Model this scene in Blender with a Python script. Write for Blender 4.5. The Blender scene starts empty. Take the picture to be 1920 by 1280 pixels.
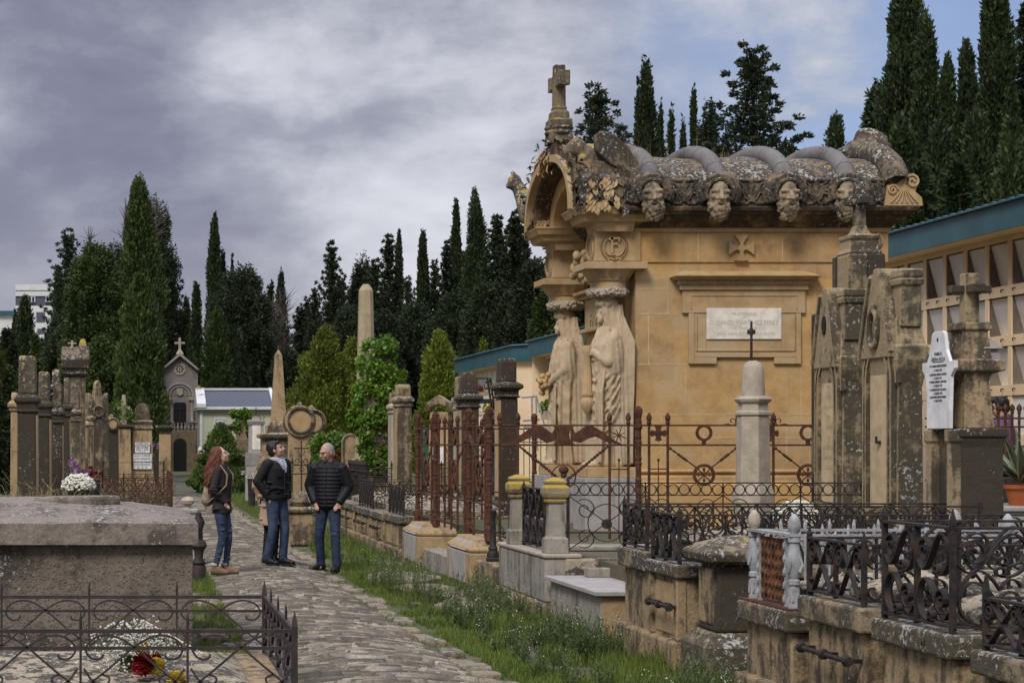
import bpy, bmesh, math, random
import numpy as np
from mathutils import Vector, Matrix, noise as mnoise
R = math.radians
random.seed(7); RNG = np.random.default_rng(7)
SC = bpy.context.scene
COL = SC.collection
F, CX, CY, EYE = 3600.0, 240.0, 830.0, 1.75      # lens (px of a 1920 px wide frame), eye height of the photographer
# ------------------------------------------------------------------ camera
cd = bpy.data.cameras.new('camera'); cam = bpy.data.objects.new('camera', cd); COL.objects.link(cam)
cam.location = (0, 0, EYE); cam.rotation_euler = (R(90), 0, 0)
cd.sensor_width = 36; cd.lens = 36*F/1920; cd.shift_x = (960-CX)/1920; cd.shift_y = (CY-640)/1920
cd.clip_end = 3000; cd.clip_start = 0.5
SC.camera = cam
# ------------------------------------------------------------------ node helper
class NT:
    def __init__(s, tree): s.t = tree; s.n = tree.nodes; s.l = tree.links
    def new(s, typ, **kw):
        nd = s.n.new(typ)
        for k, v in kw.items(): setattr(nd, k, v)
        return nd
    def put(s, sock, v):
        if v is None: return
        if hasattr(v, 'is_linked'): s.l.new(v, sock)
        else:
            if isinstance(v, (tuple, list)) and len(v) == 3 and sock.type == 'RGBA': v = (*v, 1)
            sock.default_value = v
    def math(s, op, a, b=None, c=None, clamp=False):
        nd = s.new('ShaderNodeMath', operation=op, use_clamp=clamp)
        for i, v in enumerate((a, b, c)): s.put(nd.inputs[i], v)
        return nd.outputs[0]
    def vmath(s, op, a, b=None):
        nd = s.new('ShaderNodeVectorMath', operation=op)
        s.put(nd.inputs[0], a); s.put(nd.inputs[1], b)
        return nd.outputs['Value'] if op in ('DOT_PRODUCT', 'LENGTH') else nd.outputs[0]
    def noise(s, vec, scale, detail=5, rough=.55, dist=0.):
        nd = s.new('ShaderNodeTexNoise'); s.put(nd.inputs['Vector'], vec)
        nd.inputs['Scale'].default_value = scale; nd.inputs['Detail'].default_value = detail
        nd.inputs['Roughness'].default_value = rough; nd.inputs['Distortion'].default_value = dist
        return nd.outputs['Fac']
    def vor(s, vec, scale, feature='F1'):
        nd = s.new('ShaderNodeTexVoronoi', feature=feature); s.put(nd.inputs['Vector'], vec); nd.inputs['Scale'].default_value = scale
        return nd.outputs[0]
    def step(s, v, lo, hi, a=0., b=1.):
        nd = s.new('ShaderNodeMapRange', interpolation_type='SMOOTHSTEP')
        s.put(nd.inputs[0], v); s.put(nd.inputs[1], lo); s.put(nd.inputs[2], hi); s.put(nd.inputs[3], a); s.put(nd.inputs[4], b)
        return nd.outputs[0]
    def mix(s, f, a, b, mode='MIX'):
        nd = s.new('ShaderNodeMix', data_type='RGBA', blend_type=mode)
        s.put(nd.inputs[0], f); s.put(nd.inputs[6], a); s.put(nd.inputs[7], b)
        return nd.outputs[2]
    def sep(s, v):
        nd = s.new('ShaderNodeSeparateXYZ'); s.put(nd.inputs[0], v); return nd.outputs
    def bump(s, h, strength=.5, dist=.01):
        nd = s.new('ShaderNodeBump'); s.put(nd.inputs['Height'], h)
        nd.inputs['Strength'].default_value = strength; nd.inputs['Distance'].default_value = dist
        return nd.outputs[0]
# ------------------------------------------------------------------ world: overcast sky with a torn cloud deck, blue to the right
W = bpy.data.worlds.new('World'); SC.world = W; W.use_nodes = True
nt = NT(W.node_tree); nt.n.clear()
SUN_EL, SUN_AZ = 46, 214           # azimuth clockwise from +Y: the light comes from behind the camera's left shoulder
sky = nt.new('ShaderNodeTexSky', sky_type='NISHITA', sun_disc=False)
sky.sun_elevation = R(SUN_EL); sky.sun_rotation = R(SUN_AZ)
bg1 = nt.new('ShaderNodeBackground'); nt.l.new(sky.outputs[0], bg1.inputs[0]); bg1.inputs[1].default_value = .1
tc = nt.new('ShaderNodeTexCoord'); D = nt.vmath('NORMALIZE', tc.outputs['Generated'])
def dirpx(x, y):
    v = Vector(((x-CX)/F, 1, (CY-y)/F)); return tuple(v.normalized())
def lobe(x, y, rad):               # 1 in that direction of the sky, fading over rad radians
    d = nt.vmath('DOT_PRODUCT', D, dirpx(x, y))
    return nt.step(d, math.cos(rad), 1.0)
dst = nt.vmath('MULTIPLY', D, (1, 1, 1.9))
n1 = nt.noise(dst, 5.5, 6, .52, .25); n2 = nt.noise(nt.vmath('ADD', dst, (3.1, 1.7, .4)), 19, 6, .6, .2)
nn = nt.math('ADD', nt.math('MULTIPLY', n1, .72), nt.math('MULTIPLY', n2, .28))
Dz = nt.sep(D)[2]
v = nt.math('ADD', nn, nt.math('MULTIPLY', lobe(720, 200, .12), .105))
v = nt.math('ADD', v, nt.math('MULTIPLY', lobe(1000, 330, .14), .09))
v = nt.math('ADD', v, nt.math('MULTIPLY', lobe(60, 30, .10), -.05))
v = nt.math('ADD', v, nt.math('MULTIPLY', lobe(330, 130, .09), -.02))
cl = nt.new('ShaderNodeValToRGB'); nt.l.new(v, cl.inputs[0])
e = cl.color_ramp.elements
e[0].position = .28; e[0].color = (.130, .138, .200, 1); e[1].position = .72; e[1].color = (.545, .555, .61, 1)
for p_, c_ in ((.42, (.176, .186, .252, 1)), (.53, (.275, .288, .350, 1)), (.62, (.425, .44, .495, 1))):
    q = e.new(p_); q.color = c_
low = nt.step(Dz, .16, .02); ccol = nt.mix(nt.math('MULTIPLY', low, .38), cl.outputs[0], (.40, .39, .42))
bg2 = nt.new('ShaderNodeBackground'); nt.put(bg2.inputs[0], ccol)
nt.put(bg2.inputs[1], nt.math('ADD', .86, nt.math('MULTIPLY', nt.step(Dz, .3, .95), 2.0)))    # an overcast zenith is about three times as bright as the horizon
hole = nt.math('MULTIPLY', nt.math('ADD', lobe(1640, 20, .150), nt.math('MULTIPLY', lobe(1900, 60, .15), .7)), nt.step(nt.math('ADD', n1, nt.math('MULTIPLY', n2, .3)), .86, .52), clamp=True)
bgb = nt.new('ShaderNodeBackground'); bgb.inputs[0].default_value = (.150, .205, .40, 1); bgb.inputs[1].default_value = .92
mixb = nt.new('ShaderNodeMixShader'); mixb.inputs[0].default_value = .35; nt.l.new(bgb.outputs[0], mixb.inputs[1]); nt.l.new(bg1.outputs[0], mixb.inputs[2])
mx = nt.new('ShaderNodeMixShader'); nt.put(mx.inputs[0], nt.math('MULTIPLY', hole, .80))
nt.l.new(bg2.outputs[0], mx.inputs[1]); nt.l.new(mixb.outputs[0], mx.inputs[2])
wo = nt.new('ShaderNodeOutputWorld'); nt.l.new(mx.outputs[0], wo.inputs[0])
# ------------------------------------------------------------------ sun behind thin cloud
ld = bpy.data.lights.new('sun', 'SUN'); ld.energy = 1.5; ld.angle = R(18); ld.color = (1, .945, .86)
sun = bpy.data.objects.new('sun', ld); COL.objects.link(sun)
sd = Vector((math.sin(R(SUN_AZ))*math.cos(R(SUN_EL)), math.cos(R(SUN_AZ))*math.cos(R(SUN_EL)), math.sin(R(SUN_EL))))
sun.rotation_euler = sd.to_track_quat('Z', 'Y').to_euler(); sun.location = (-20, -20, 30)
vs = SC.view_settings; vs.view_transform = 'Standard'; vs.look = 'None'; vs.gamma = 1; vs.exposure = 0.66
SC.cycles.max_bounces = 6; SC.cycles.diffuse_bounces = 3; SC.cycles.transparent_max_bounces = 4
# ------------------------------------------------------------------ photograph -> place
def X(px, Y): return (px-CX)*Y/F
def Z(py, Y): return EYE+(CY-py)*Y/F
def YX(px, x): return x*F/(px-CX)          # depth at which the plane X = x stands at that column
# ------------------------------------------------------------------ objects
def tag(o, label=None, cat=None, group=None, kind=None):
    if label: o['label'] = label
    if cat: o['category'] = cat
    if group: o['group'] = group
    if kind: o['kind'] = kind
    return o
def thing(name, label, cat, loc=(0, 0, 0), rz=0., group=None):
    o = bpy.data.objects.new(name, None); COL.objects.link(o); o.empty_display_size = .2
    o.location = loc; o.rotation_euler = (0, 0, rz)
    return tag(o, label, cat, group)
def copy_tree(o, parent=None):
    c = o.copy(); COL.objects.link(c)
    if parent: c.parent = parent
    for ch in list(o.children): copy_tree(ch, c)
    return c
def link_mesh(name, me, mat, parent=None, smooth=False):
    o = bpy.data.objects.new(name, me); COL.objects.link(o)
    if mat and not me.materials: me.materials.append(mat)
    if parent: o.parent = parent
    if smooth: me.polygons.foreach_set('use_smooth', [True]*len(me.polygons))
    return o
class MB:
    def __init__(s): s.v = []; s.f = []
    def add(s, vs, fs):
        b = len(s.v); s.v += [tuple(p) for p in vs]; s.f += [tuple(i+b for i in f) for f in fs]; return s
    def box(s, x0, x1, y0, y1, z0, z1):
        return s.add([(x0,y0,z0),(x1,y0,z0),(x1,y1,z0),(x0,y1,z0),(x0,y0,z1),(x1,y0,z1),(x1,y1,z1),(x0,y1,z1)],
                     [(0,3,2,1),(4,5,6,7),(0,1,5,4),(1,2,6,5),(2,3,7,6),(3,0,4,7)])
    def frus(s, cx, cy, z0, z1, a0, b0, a1, b1):       # tapered block, half sizes a (x), b (y)
        vs = []
        for z, a, b in ((z0, a0, b0), (z1, a1, b1)): vs += [(cx-a,cy-b,z),(cx+a,cy-b,z),(cx+a,cy+b,z),(cx-a,cy+b,z)]
        return s.add(vs, [(0,3,2,1),(4,5,6,7),(0,1,5,4),(1,2,6,5),(2,3,7,6),(3,0,4,7)])
    def stack(s, cx, cy, prof):                        # rectangular moulding: rings (z, a, b)
        vs = []; fs = []
        for z, a, b in prof: vs += [(cx-a,cy-b,z),(cx+a,cy-b,z),(cx+a,cy+b,z),(cx-a,cy+b,z)]
        n = len(prof)
        for i in range(n-1):
            for k in range(4): j = (k+1) % 4; fs.append((i*4+k, i*4+j, i*4+4+j, i*4+4+k))
        fs += [(3,2,1,0), tuple((n-1)*4+k for k in range(4))]
        return s.add(vs, fs)
    def lathe(s, prof, c=(0,0,0), n=16, sx=1., sy=1., ph=0.):
        vs = []; fs = []
        for r, z in prof:
            for k in range(n):
                a = 2*math.pi*k/n+ph; vs.append((c[0]+r*sx*math.cos(a), c[1]+r*sy*math.sin(a), c[2]+z))
        m = len(prof)
        for i in range(m-1):
            for k in range(n): j = (k+1) % n; fs.append((i*n+k, i*n+j, i*n+n+j, i*n+n+k))
        fs += [tuple(range(n-1,-1,-1)), tuple((m-1)*n+k for k in range(n))]
        return s.add(vs, fs)
    def prism(s, pts, fn, d0, d1):                     # outline pts (u,v) extruded d0..d1; fn(u,v,d) -> xyz
        n = len(pts); vs = [fn(u,v,d0) for u,v in pts]+[fn(u,v,d1) for u,v in pts]
        fs = [tuple(range(n-1,-1,-1)), tuple(range(n,2*n))]+[(i,(i+1)%n,n+(i+1)%n,n+i) for i in range(n)]
        return s.add(vs, fs)
    def tube(s, path, r, n=6, close=False, caps=True):
        P = [Vector(p) for p in path]; m = len(P); rr = r if isinstance(r, (list, tuple)) else [r]*m
        vs = []; fs = []; up = None
        for i in range(m):
            t = (P[(i+1)%m]-P[i-1]) if close else (P[min(i+1,m-1)]-P[max(i-1,0)])
            if t.length < 1e-9: t = Vector((0,0,1))
            t.normalize()
            if up is None: up = t.orthogonal().normalized()
            up = (up-t*up.dot(t)); up = up.normalized() if up.length > 1e-6 else t.orthogonal().normalized()
            w = t.cross(up)
            for k in range(n):
                a = 2*math.pi*k/n+math.pi/n; vs.append(P[i]+(up*math.cos(a)+w*math.sin(a))*rr[i])
        for i in range(m if close else m-1):
            for k in range(n): j = (k+1)%n; i2 = (i+1)%m; fs.append((i*n+k, i*n+j, i2*n+j, i2*n+k))
        if not close and caps: fs += [tuple(range(n-1,-1,-1)), tuple((m-1)*n+k for k in range(n))]
        return s.add(vs, fs)
    def strip(s, pts, fn, t=.006, w=.02, close=False): # flat bar swept along pts (u,v) in a panel: t in the plane, w across it
        n = len(pts); vs = []; fs = []
        for i in range(n):
            a = pts[(i+1)%n] if close else pts[min(i+1,n-1)]; b = pts[i-1] if close else pts[max(i-1,0)]
            tx, ty = a[0]-b[0], a[1]-b[1]; L = math.hypot(tx,ty) or 1; nx, ny = -ty/L*t/2, tx/L*t/2
            u, v = pts[i]
            vs += [fn(u+nx,v+ny,-w/2), fn(u-nx,v-ny,-w/2), fn(u-nx,v-ny,w/2), fn(u+nx,v+ny,w/2)]
        for i in range(n if close else n-1):
            j = (i+1)%n
            for k in range(4): q = (k+1)%4; fs.append((i*4+k, i*4+q, j*4+q, j*4+k))
        if not close: fs += [(3,2,1,0), tuple((n-1)*4+k for k in range(4))]
        return s.add(vs, fs)
    def ell(s, c, r, n=12, m=8, rot=None):
        vs = []; fs = []; c = Vector(c)
        for i in range(m+1):
            th = math.pi*i/m
            for k in range(n):
                a = 2*math.pi*k/n; p = Vector((r[0]*math.sin(th)*math.cos(a), r[1]*math.sin(th)*math.sin(a), r[2]*math.cos(th)))
                if rot is not None: p = rot @ p
                vs.append(c+p)
        for i in range(m):
            for k in range(n): j = (k+1)%n; fs.append((i*n+k, (i+1)*n+k, (i+1)*n+j, i*n+j))
        return s.add(vs, fs)
    def cap(s, p0, p1, r0, r1, n=10):                  # tapered limb with round ends
        p0 = Vector(p0); p1 = Vector(p1); d = (p1-p0); L = d.length or 1e-6; d /= L
        path = []; rad = []
        for a in (80, 50, 20): path.append(p0-d*r0*math.sin(R(a))); rad.append(r0*math.cos(R(a)))
        for k in range(4): t = k/3; path.append(p0+d*L*t); rad.append(r0+(r1-r0)*t)
        for a in (20, 50, 80): path.append(p1+d*r1*math.sin(R(a))); rad.append(r1*math.cos(R(a)))
        return s.tube(path, rad, n)
    def loft(s, rings):
        n = len(rings[0]); vs = [p for r in rings for p in r]; fs = []
        for i in range(len(rings)-1):
            for k in range(n): j = (k+1)%n; fs.append((i*n+k, i*n+j, i*n+n+j, i*n+n+k))
        fs += [tuple(range(n-1,-1,-1)), tuple((len(rings)-1)*n+k for k in range(n))]
        return s.add(vs, fs)
    def xf(s, M):
        s.v = [tuple(M @ Vector(p)) for p in s.v]; return s
    def mesh(s, name):
        me = bpy.data.meshes.new(name); me.from_pydata(s.v, [], s.f); me.update(); return me
    def build(s, name, mat, parent=None, smooth=False, bevel=0., seg=2, fix=True):
        me = s.mesh(name)
        if fix:
            bm = bmesh.new(); bm.from_mesh(me); bmesh.ops.recalc_face_normals(bm, faces=bm.faces); bm.to_mesh(me); bm.free()
        o = link_mesh(name, me, mat, parent, smooth)
        if smooth and hasattr(me, 'set_sharp_from_angle'): me.set_sharp_from_angle(angle=R(42))
        if bevel:
            b = o.modifiers.new('edge', 'BEVEL'); b.width = bevel; b.segments = seg; b.limit_method = 'ANGLE'; b.angle_limit = R(35)
        return o
    def fuse(s, name, mat, parent=None, voxel=.012, smooth=4):   # overlapping closed shapes melted into one continuous surface
        me = s.mesh(name+'_raw')
        o = bpy.data.objects.new(name, me); COL.objects.link(o)
        m = o.modifiers.new('r', 'REMESH'); m.mode = 'VOXEL'; m.voxel_size = voxel
        if smooth: q = o.modifiers.new('s', 'SMOOTH'); q.factor = .5; q.iterations = smooth
        dg = bpy.context.evaluated_depsgraph_get(); ev = o.evaluated_get(dg)
        nm = bpy.data.meshes.new_from_object(ev); nm.name = name
        o.modifiers.clear(); o.data = nm; bpy.data.meshes.remove(me)
        nm.materials.clear(); nm.materials.append(mat)
        nm.polygons.foreach_set('use_smooth', [True]*len(nm.polygons))
        if parent: o.parent = parent
        return o
def np_mesh(name, V, Fq, mat, parent=None, smooth=False):   # V (n,3), Fq (m,k) arrays
    V = np.asarray(V, dtype=np.float32); Fq = np.asarray(Fq, dtype=np.int32); k = Fq.shape[1]
    me = bpy.data.meshes.new(name); me.vertices.add(len(V)); me.vertices.foreach_set('co', V.ravel())
    me.loops.add(Fq.size); me.loops.foreach_set('vertex_index', Fq.ravel())
    me.polygons.add(len(Fq)); me.polygons.foreach_set('loop_start', np.arange(0, Fq.size, k, dtype=np.int32))
    me.polygons.foreach_set('loop_total', np.full(len(Fq), k, dtype=np.int32))
    me.update(calc_edges=True)
    return link_mesh(name, me, mat, parent, smooth)
def text(name, body, size, mat, parent, loc, rot, align='CENTER', ext=.0015, sx=1., bold=0.):
    cu = bpy.data.curves.new(name, 'FONT'); cu.body = body; cu.size = size; cu.align_x = align; cu.extrude = ext; cu.offset = bold
    cu.space_line = 1.05; cu.resolution_u = 2
    o = bpy.data.objects.new(name, cu); COL.objects.link(o)
    dg = bpy.context.evaluated_depsgraph_get(); me = bpy.data.meshes.new_from_object(o.evaluated_get(dg))
    bpy.data.objects.remove(o); bpy.data.curves.remove(cu)
    me.name = name; me.materials.clear(); q = link_mesh(name, me, mat, parent)
    q.location = loc; q.rotation_euler = rot; q.scale = (sx, 1, 1)
    return q
# ------------------------------------------------------------------ materials
def new_mat(name):
    m = bpy.data.materials.new(name); m.use_nodes = True; t = NT(m.node_tree); t.n.clear()
    b = t.new('ShaderNodeBsdfPrincipled'); o = t.new('ShaderNodeOutputMaterial'); t.l.new(b.outputs[0], o.inputs[0])
    return m, t, b
def stone(name, base, dark=(.06, .052, .04), amt=.35, north=0., white=0., yellow=0., streak=.6, bump=.5, scale=1., grain=.35, warm=None, pebble=0., sh=1.):
    m, t, b = new_mat(name); g = t.new('ShaderNodeNewGeometry'); P = g.outputs['Position']; Nn = t.sep(g.outputs['True Normal'])
    n1 = t.noise(P, 1.6*scale, 7, .62, .3); ns = t.noise(t.vmath('MULTIPLY', P, (1, 1, .13)), 7*scale, 6, .6)
    n3 = t.noise(P, 55, 4, .6); n4 = t.noise(P, 6*scale, 6, .65); n5 = t.noise(P, 22, 6, .7)
    c0 = t.mix(t.step(n4, .3, .7), tuple(x*.80 for x in base), tuple(min(1, x*1.12) for x in base))
    if warm: c0 = t.mix(t.step(t.noise(P, 2.3, 5, .6), .45, .65), c0, warm)
    c0 = t.mix(t.math('MULTIPLY', t.step(n3, .25, .75), grain), c0, tuple(x*.55 for x in base))
    mk = t.math('ADD', t.math('MULTIPLY', n1, 1-streak*.5), t.math('MULTIPLY', ns, streak*.5+.0))
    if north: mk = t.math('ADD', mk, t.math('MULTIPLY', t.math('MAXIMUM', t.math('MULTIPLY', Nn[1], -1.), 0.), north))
    mk = t.math('ADD', mk, t.math('ADD', t.math('MULTIPLY', t.math('SUBTRACT', n5, .5), .25), t.math('MULTIPLY', t.math('SUBTRACT', n4, .5), .34)))
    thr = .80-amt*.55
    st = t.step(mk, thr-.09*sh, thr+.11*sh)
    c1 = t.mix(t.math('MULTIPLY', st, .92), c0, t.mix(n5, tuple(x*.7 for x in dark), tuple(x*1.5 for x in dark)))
    if white:
        wl = t.math('ADD', t.noise(P, 26, 7, .72), t.math('MULTIPLY', t.math('SUBTRACT', n1, .5), .55))
        up = t.math('MULTIPLY', t.math('MAXIMUM', Nn[2], 0.), .06)
        c1 = t.mix(t.step(t.math('ADD', wl, up), .70-.13*white, .745-.13*white, 0., .85), c1, (.47, .45, .41))
    if yellow:
        yl = t.math('ADD', t.noise(P, 9, 6, .65), t.math('MULTIPLY', t.math('MAXIMUM', Nn[2], -.1), .22*min(yellow, 1.6)))
        c1 = t.mix(t.step(yl, .66-.1*yellow, .74-.1*yellow, 0., .9), c1, (.42, .29, .05))
    if pebble:
        vr = t.new('ShaderNodeTexVoronoi'); t.put(vr.inputs['Vector'], P); vr.inputs['Scale'].default_value = 42
        rnd = t.sep(vr.outputs['Color'])[0]; inn = t.math('MULTIPLY', t.step(vr.outputs['Distance'], .48, .30), t.step(rnd, .45, .75))
        c1 = t.mix(t.math('MULTIPLY', inn, pebble*.75), c1, t.mix(rnd, (.40, .32, .22), (.16, .13, .10)))
    t.put(b.inputs['Base Color'], c1); b.inputs['Roughness'].default_value = .92
    b.inputs['Specular IOR Level'].default_value = .25
    h = t.math('ADD', t.math('MULTIPLY', n3, .35), t.math('ADD', n5, t.math('MULTIPLY', n4, 1.4)))
    if pebble: h = t.math('ADD', h, t.math('MULTIPLY', inn, 1.6))
    t.put(b.inputs['Normal'], t.bump(h, bump, .012))
    return m
def ashlar(m):
    t = NT(m.node_tree); b = [n for n in t.n if n.type == 'BSDF_PRINCIPLED'][0]; lk = b.inputs['Base Color'].links[0]; src = lk.from_socket
    g = t.new('ShaderNodeNewGeometry'); P = t.sep(g.outputs['Position']); row = t.math('FLOOR', t.math('MULTIPLY', t.math('ADD', P[2], .13), 1.48))
    col = t.math('FLOOR', t.math('ADD', t.math('MULTIPLY', t.math('ADD', P[0], P[1]), .95), t.math('MULTIPLY', row, .47)))
    w = t.new('ShaderNodeTexWhiteNoise', noise_dimensions='2D'); cb = t.new('ShaderNodeCombineXYZ'); t.put(cb.inputs[0], row); t.put(cb.inputs[1], col); t.l.new(cb.outputs[0], w.inputs['Vector'])
    hs = t.new('ShaderNodeHueSaturation'); t.put(hs.inputs['Color'], src); t.put(hs.inputs['Value'], t.math('ADD', .86, t.math('MULTIPLY', w.outputs[0], .26))); t.put(hs.inputs['Saturation'], t.math('ADD', .90, t.math('MULTIPLY', w.outputs[0], .14)))
    t.l.new(hs.outputs[0], b.inputs['Base Color'])
def plain(name, col, rough=.7, var=.25, scale=8., bump=.0, metal=0., spec=.4, col2=None):
    m, t, b = new_mat(name); g = t.new('ShaderNodeNewGeometry'); n = t.noise(g.outputs['Position'], scale, 6, .6)
    c2 = col2 or tuple(x*(1-var) for x in col)
    t.put(b.inputs['Base Color'], t.mix(t.step(n, .32, .68), c2, col)); b.inputs['Roughness'].default_value = rough
    b.inputs['Metallic'].default_value = metal; b.inputs['Specular IOR Level'].default_value = spec
    if bump: t.put(b.inputs['Normal'], t.bump(t.noise(g.outputs['Position'], scale*5, 5, .6), bump, .006))
    return m
def leafy(name, a, bcol, c=None, trans=.25, rough=.65):
    m, t, b = new_mat(name); g = t.new('ShaderNodeNewGeometry'); oi = t.new('ShaderNodeObjectInfo')
    P = g.outputs['Position']; big = t.noise(P, .9, 4, .6)
    r = g.outputs['Random Per Island']; k = t.math('ADD', t.math('MULTIPLY', r, .55), t.math('MULTIPLY', t.step(big, .33, .67), .45))
    col = t.mix(k, a, bcol)
    if c: col = t.mix(t.step(r, .88, .93), col, c)
    hs = t.new('ShaderNodeHueSaturation'); t.put(hs.inputs['Value'], t.math('ADD', .82, t.math('MULTIPLY', oi.outputs['Random'], .4)))
    hs.inputs['Hue'].default_value = .5; t.put(hs.inputs['Color'], col)
    t.put(b.inputs['Base Color'], hs.outputs[0]); b.inputs['Roughness'].default_value = rough; b.inputs['Specular IOR Level'].default_value = .25
    if trans:
        tr = t.new('ShaderNodeBsdfTranslucent'); t.put(tr.inputs[0], hs.outputs[0]); ms = t.new('ShaderNodeMixShader'); ms.inputs[0].default_value = trans
        t.l.new(b.outputs[0], ms.inputs[1]); t.l.new(tr.outputs[0], ms.inputs[2])
        t.l.new(ms.outputs[0], [x for x in t.n if x.type == 'OUTPUT_MATERIAL'][0].inputs[0])
    return m
CREAM = (.44, .31, .17)
M = {}
M['wall'] = stone('warm_sandstone', (.52, .315, .122), dark=(.20, .115, .048), amt=.27, streak=.55, bump=.3, grain=.2, scale=.9, warm=(.525, .36, .175))
ashlar(M['wall'])
M['carve'] = stone('carved_sandstone', (.46, .31, .155), dark=(.15, .09, .045), amt=.2, streak=.4, bump=.2, grain=.15, warm=(.47, .35, .21))
M['statue'] = stone('statue_sandstone', (.51, .385, .25), dark=(.17, .11, .06), amt=.33, streak=1.1, bump=.25, grain=.2, warm=(.52, .425, .30))
M['cornice'] = stone('blackened_cornice', (.36, .24, .12), dark=(.035, .028, .022), amt=.72, streak=.35, white=.55, bump=.6, grain=.3)
M['lichen'] = stone('lichen_grown_stone', (.235, .178, .12), dark=(.045, .037, .029), amt=.64, streak=.15, white=.75, yellow=.2, bump=1.0, grain=.5, scale=2.6, sh=.6)
M['rib'] = stone('grey_lead_rib', (.20, .187, .18), dark=(.085, .078, .075), amt=.46, streak=.5, white=.15, bump=.3, grain=.2)
M['mortar'] = plain('pale_mortar', (.60, .44, .24), .95, .3, 9)
M['cream'] = stone('cream_tomb_stone', CREAM, dark=(.075, .062, .045), amt=.44, streak=.9, white=.15, bump=.6)
M['vault'] = stone('vault_sandstone', (.385, .28, .16), dark=(.055, .045, .033), amt=.54, streak=.9, white=.3, bump=.9, scale=1.6, sh=.75)
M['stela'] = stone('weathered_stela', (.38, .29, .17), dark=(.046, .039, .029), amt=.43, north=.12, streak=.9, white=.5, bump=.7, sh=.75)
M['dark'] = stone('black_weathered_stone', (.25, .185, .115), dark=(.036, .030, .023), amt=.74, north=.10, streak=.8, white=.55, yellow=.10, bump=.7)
M['darktop'] = stone('lichen_top_stone', (.24, .19, .125), dark=(.050, .042, .032), amt=.6, streak=.4, white=.8, yellow=.62, bump=.9)
M['cap'] = stone('mossy_cap_stone', (.33, .26, .165), dark=(.06, .050, .036), amt=.68, streak=.3, white=.85, yellow=.18, bump=.9, scale=1.9, sh=.6)
M['slab'] = stone('mottled_tomb_slab', (.43, .36, .26), dark=(.055, .047, .037), amt=.56, streak=0., white=.3, bump=1.0, scale=4.5, sh=.35)
M['grey'] = stone('grey_marble', (.37, .345, .32), dark=(.13, .12, .11), amt=.33, streak=1., bump=.15, grain=.15)
M['panel'] = stone('pale_sandstone_panel', (.54, .41, .25), dark=(.20, .15, .10), amt=.24, streak=.9, bump=.25, grain=.15)
M['obelisk'] = stone('streaked_obelisk_stone', (.44, .345, .225), dark=(.13, .105, .075), amt=.38, streak=1.1, white=.15, bump=.3)
M['streaked'] = stone('streaked_grey_render', (.36, .325, .27), dark=(.10, .09, .075), amt=.47, streak=1.2, white=.2, bump=.3)
M['tombgrey'] = stone('grey_granite_lid', (.29, .245, .205), dark=(.075, .060, .048), amt=.52, streak=.2, white=.55, bump=1., grain=.6, scale=1.6)
M['render'] = stone('pebbly_stained_render', (.235, .195, .155), dark=(.05, .043, .036), amt=.48, streak=.5, white=.45, bump=1.0, grain=.6, scale=1.1, pebble=.8)
M['marble'] = stone('white_marble', (.72, .71, .70), dark=(.36, .34, .33), amt=.15, streak=.8, bump=.08, grain=.05)
M['plaque'] = stone('pale_inscription_slab', (.76, .70, .60), dark=(.40, .34, .25), amt=.22, streak=.3, bump=.2, grain=.1)
M['pale'] = stone('pale_limestone', (.44, .375, .29), dark=(.10, .09, .075), amt=.30, streak=1., white=.35, yellow=.12, bump=.4)
M['yellowcap'] = stone('yellow_lichen_cap', (.33, .27, .16), dark=(.10, .085, .055), amt=.3, streak=.1, white=.2, yellow=1.35, bump=1.)
M['chapel'] = stone('grey_chapel_stone', (.29, .262, .245), dark=(.14, .122, .112), amt=.32, streak=.5, bump=.3)
M['rubble'] = stone('brown_rubble_stone', (.22, .165, .105), dark=(.07, .055, .04), amt=.4, streak=.1, bump=1., scale=2.5)
def iron(name, a, b_, rough=.55, bump=.4):
    m, t, bs = new_mat(name); g = t.new('ShaderNodeNewGeometry'); P = g.outputs['Position']
    n = t.noise(P, 14, 6, .65); n2 = t.noise(P, 70, 4, .6)
    t.put(bs.inputs['Base Color'], t.mix(t.step(n, .38, .66), a, b_)); t.put(bs.inputs['Roughness'], t.step(n, .3, .7, rough, rough+.25))
    bs.inputs['Specular IOR Level'].default_value = .35
    t.put(bs.inputs['Normal'], t.bump(t.math('ADD', n2, n), bump, .004)); return m
M['iron'] = iron('black_wrought_iron', (.012, .011, .012), (.048, .031, .023))
M['rust'] = iron('rusted_iron', (.052, .023, .014), (.125, .050, .024), .8)
M['rustpanel'] = iron('flaking_rust_sheet', (.05, .02, .01), (.20, .09, .04), .9, 1.)
M['silver'] = iron('silver_painted_iron', (.36, .37, .385), (.24, .23, .22), .42)
M['purple'] = iron('brown_painted_iron', (.030, .024, .024), (.052, .034, .031), .5)
M['green'] = plain('green_paint', (.035, .12, .075), .5)
M['teal'] = plain('teal_sheet_metal', (.040, .120, .140), .45, .3, 1.5)
M['ochre'] = plain('peach_render', (.90, .69, .45), .9, .12, 1.2, .1)
M['nichewhite'] = plain('white_niche_slab', (.84, .83, .81), .6, .15, 2.)
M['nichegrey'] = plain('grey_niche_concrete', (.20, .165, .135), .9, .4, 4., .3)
M['white'] = plain('white_paint', (.68, .68, .68), .7, .12, 1.)
M['palegreen'] = plain('pale_green_render', (.50, .51, .36), .85, .08, .6)
M['faintplaque'] = plain('weathered_incised_letters', (.56, .48, .37), .9, .25, 30)
M['kerb'] = stone('worn_kerb_stone', (.31, .255, .18), dark=(.08, .07, .045), amt=.50, streak=0., white=.3, bump=1., scale=2.5)
M['ink'] = plain('black_letters', (.02, .02, .022), .6, .1)
M['faint'] = plain('faded_letters', (.44, .34, .22), .9, .4, 30)
M['void'] = plain('dark_opening', (.012, .012, .012), .9, .1)
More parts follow.
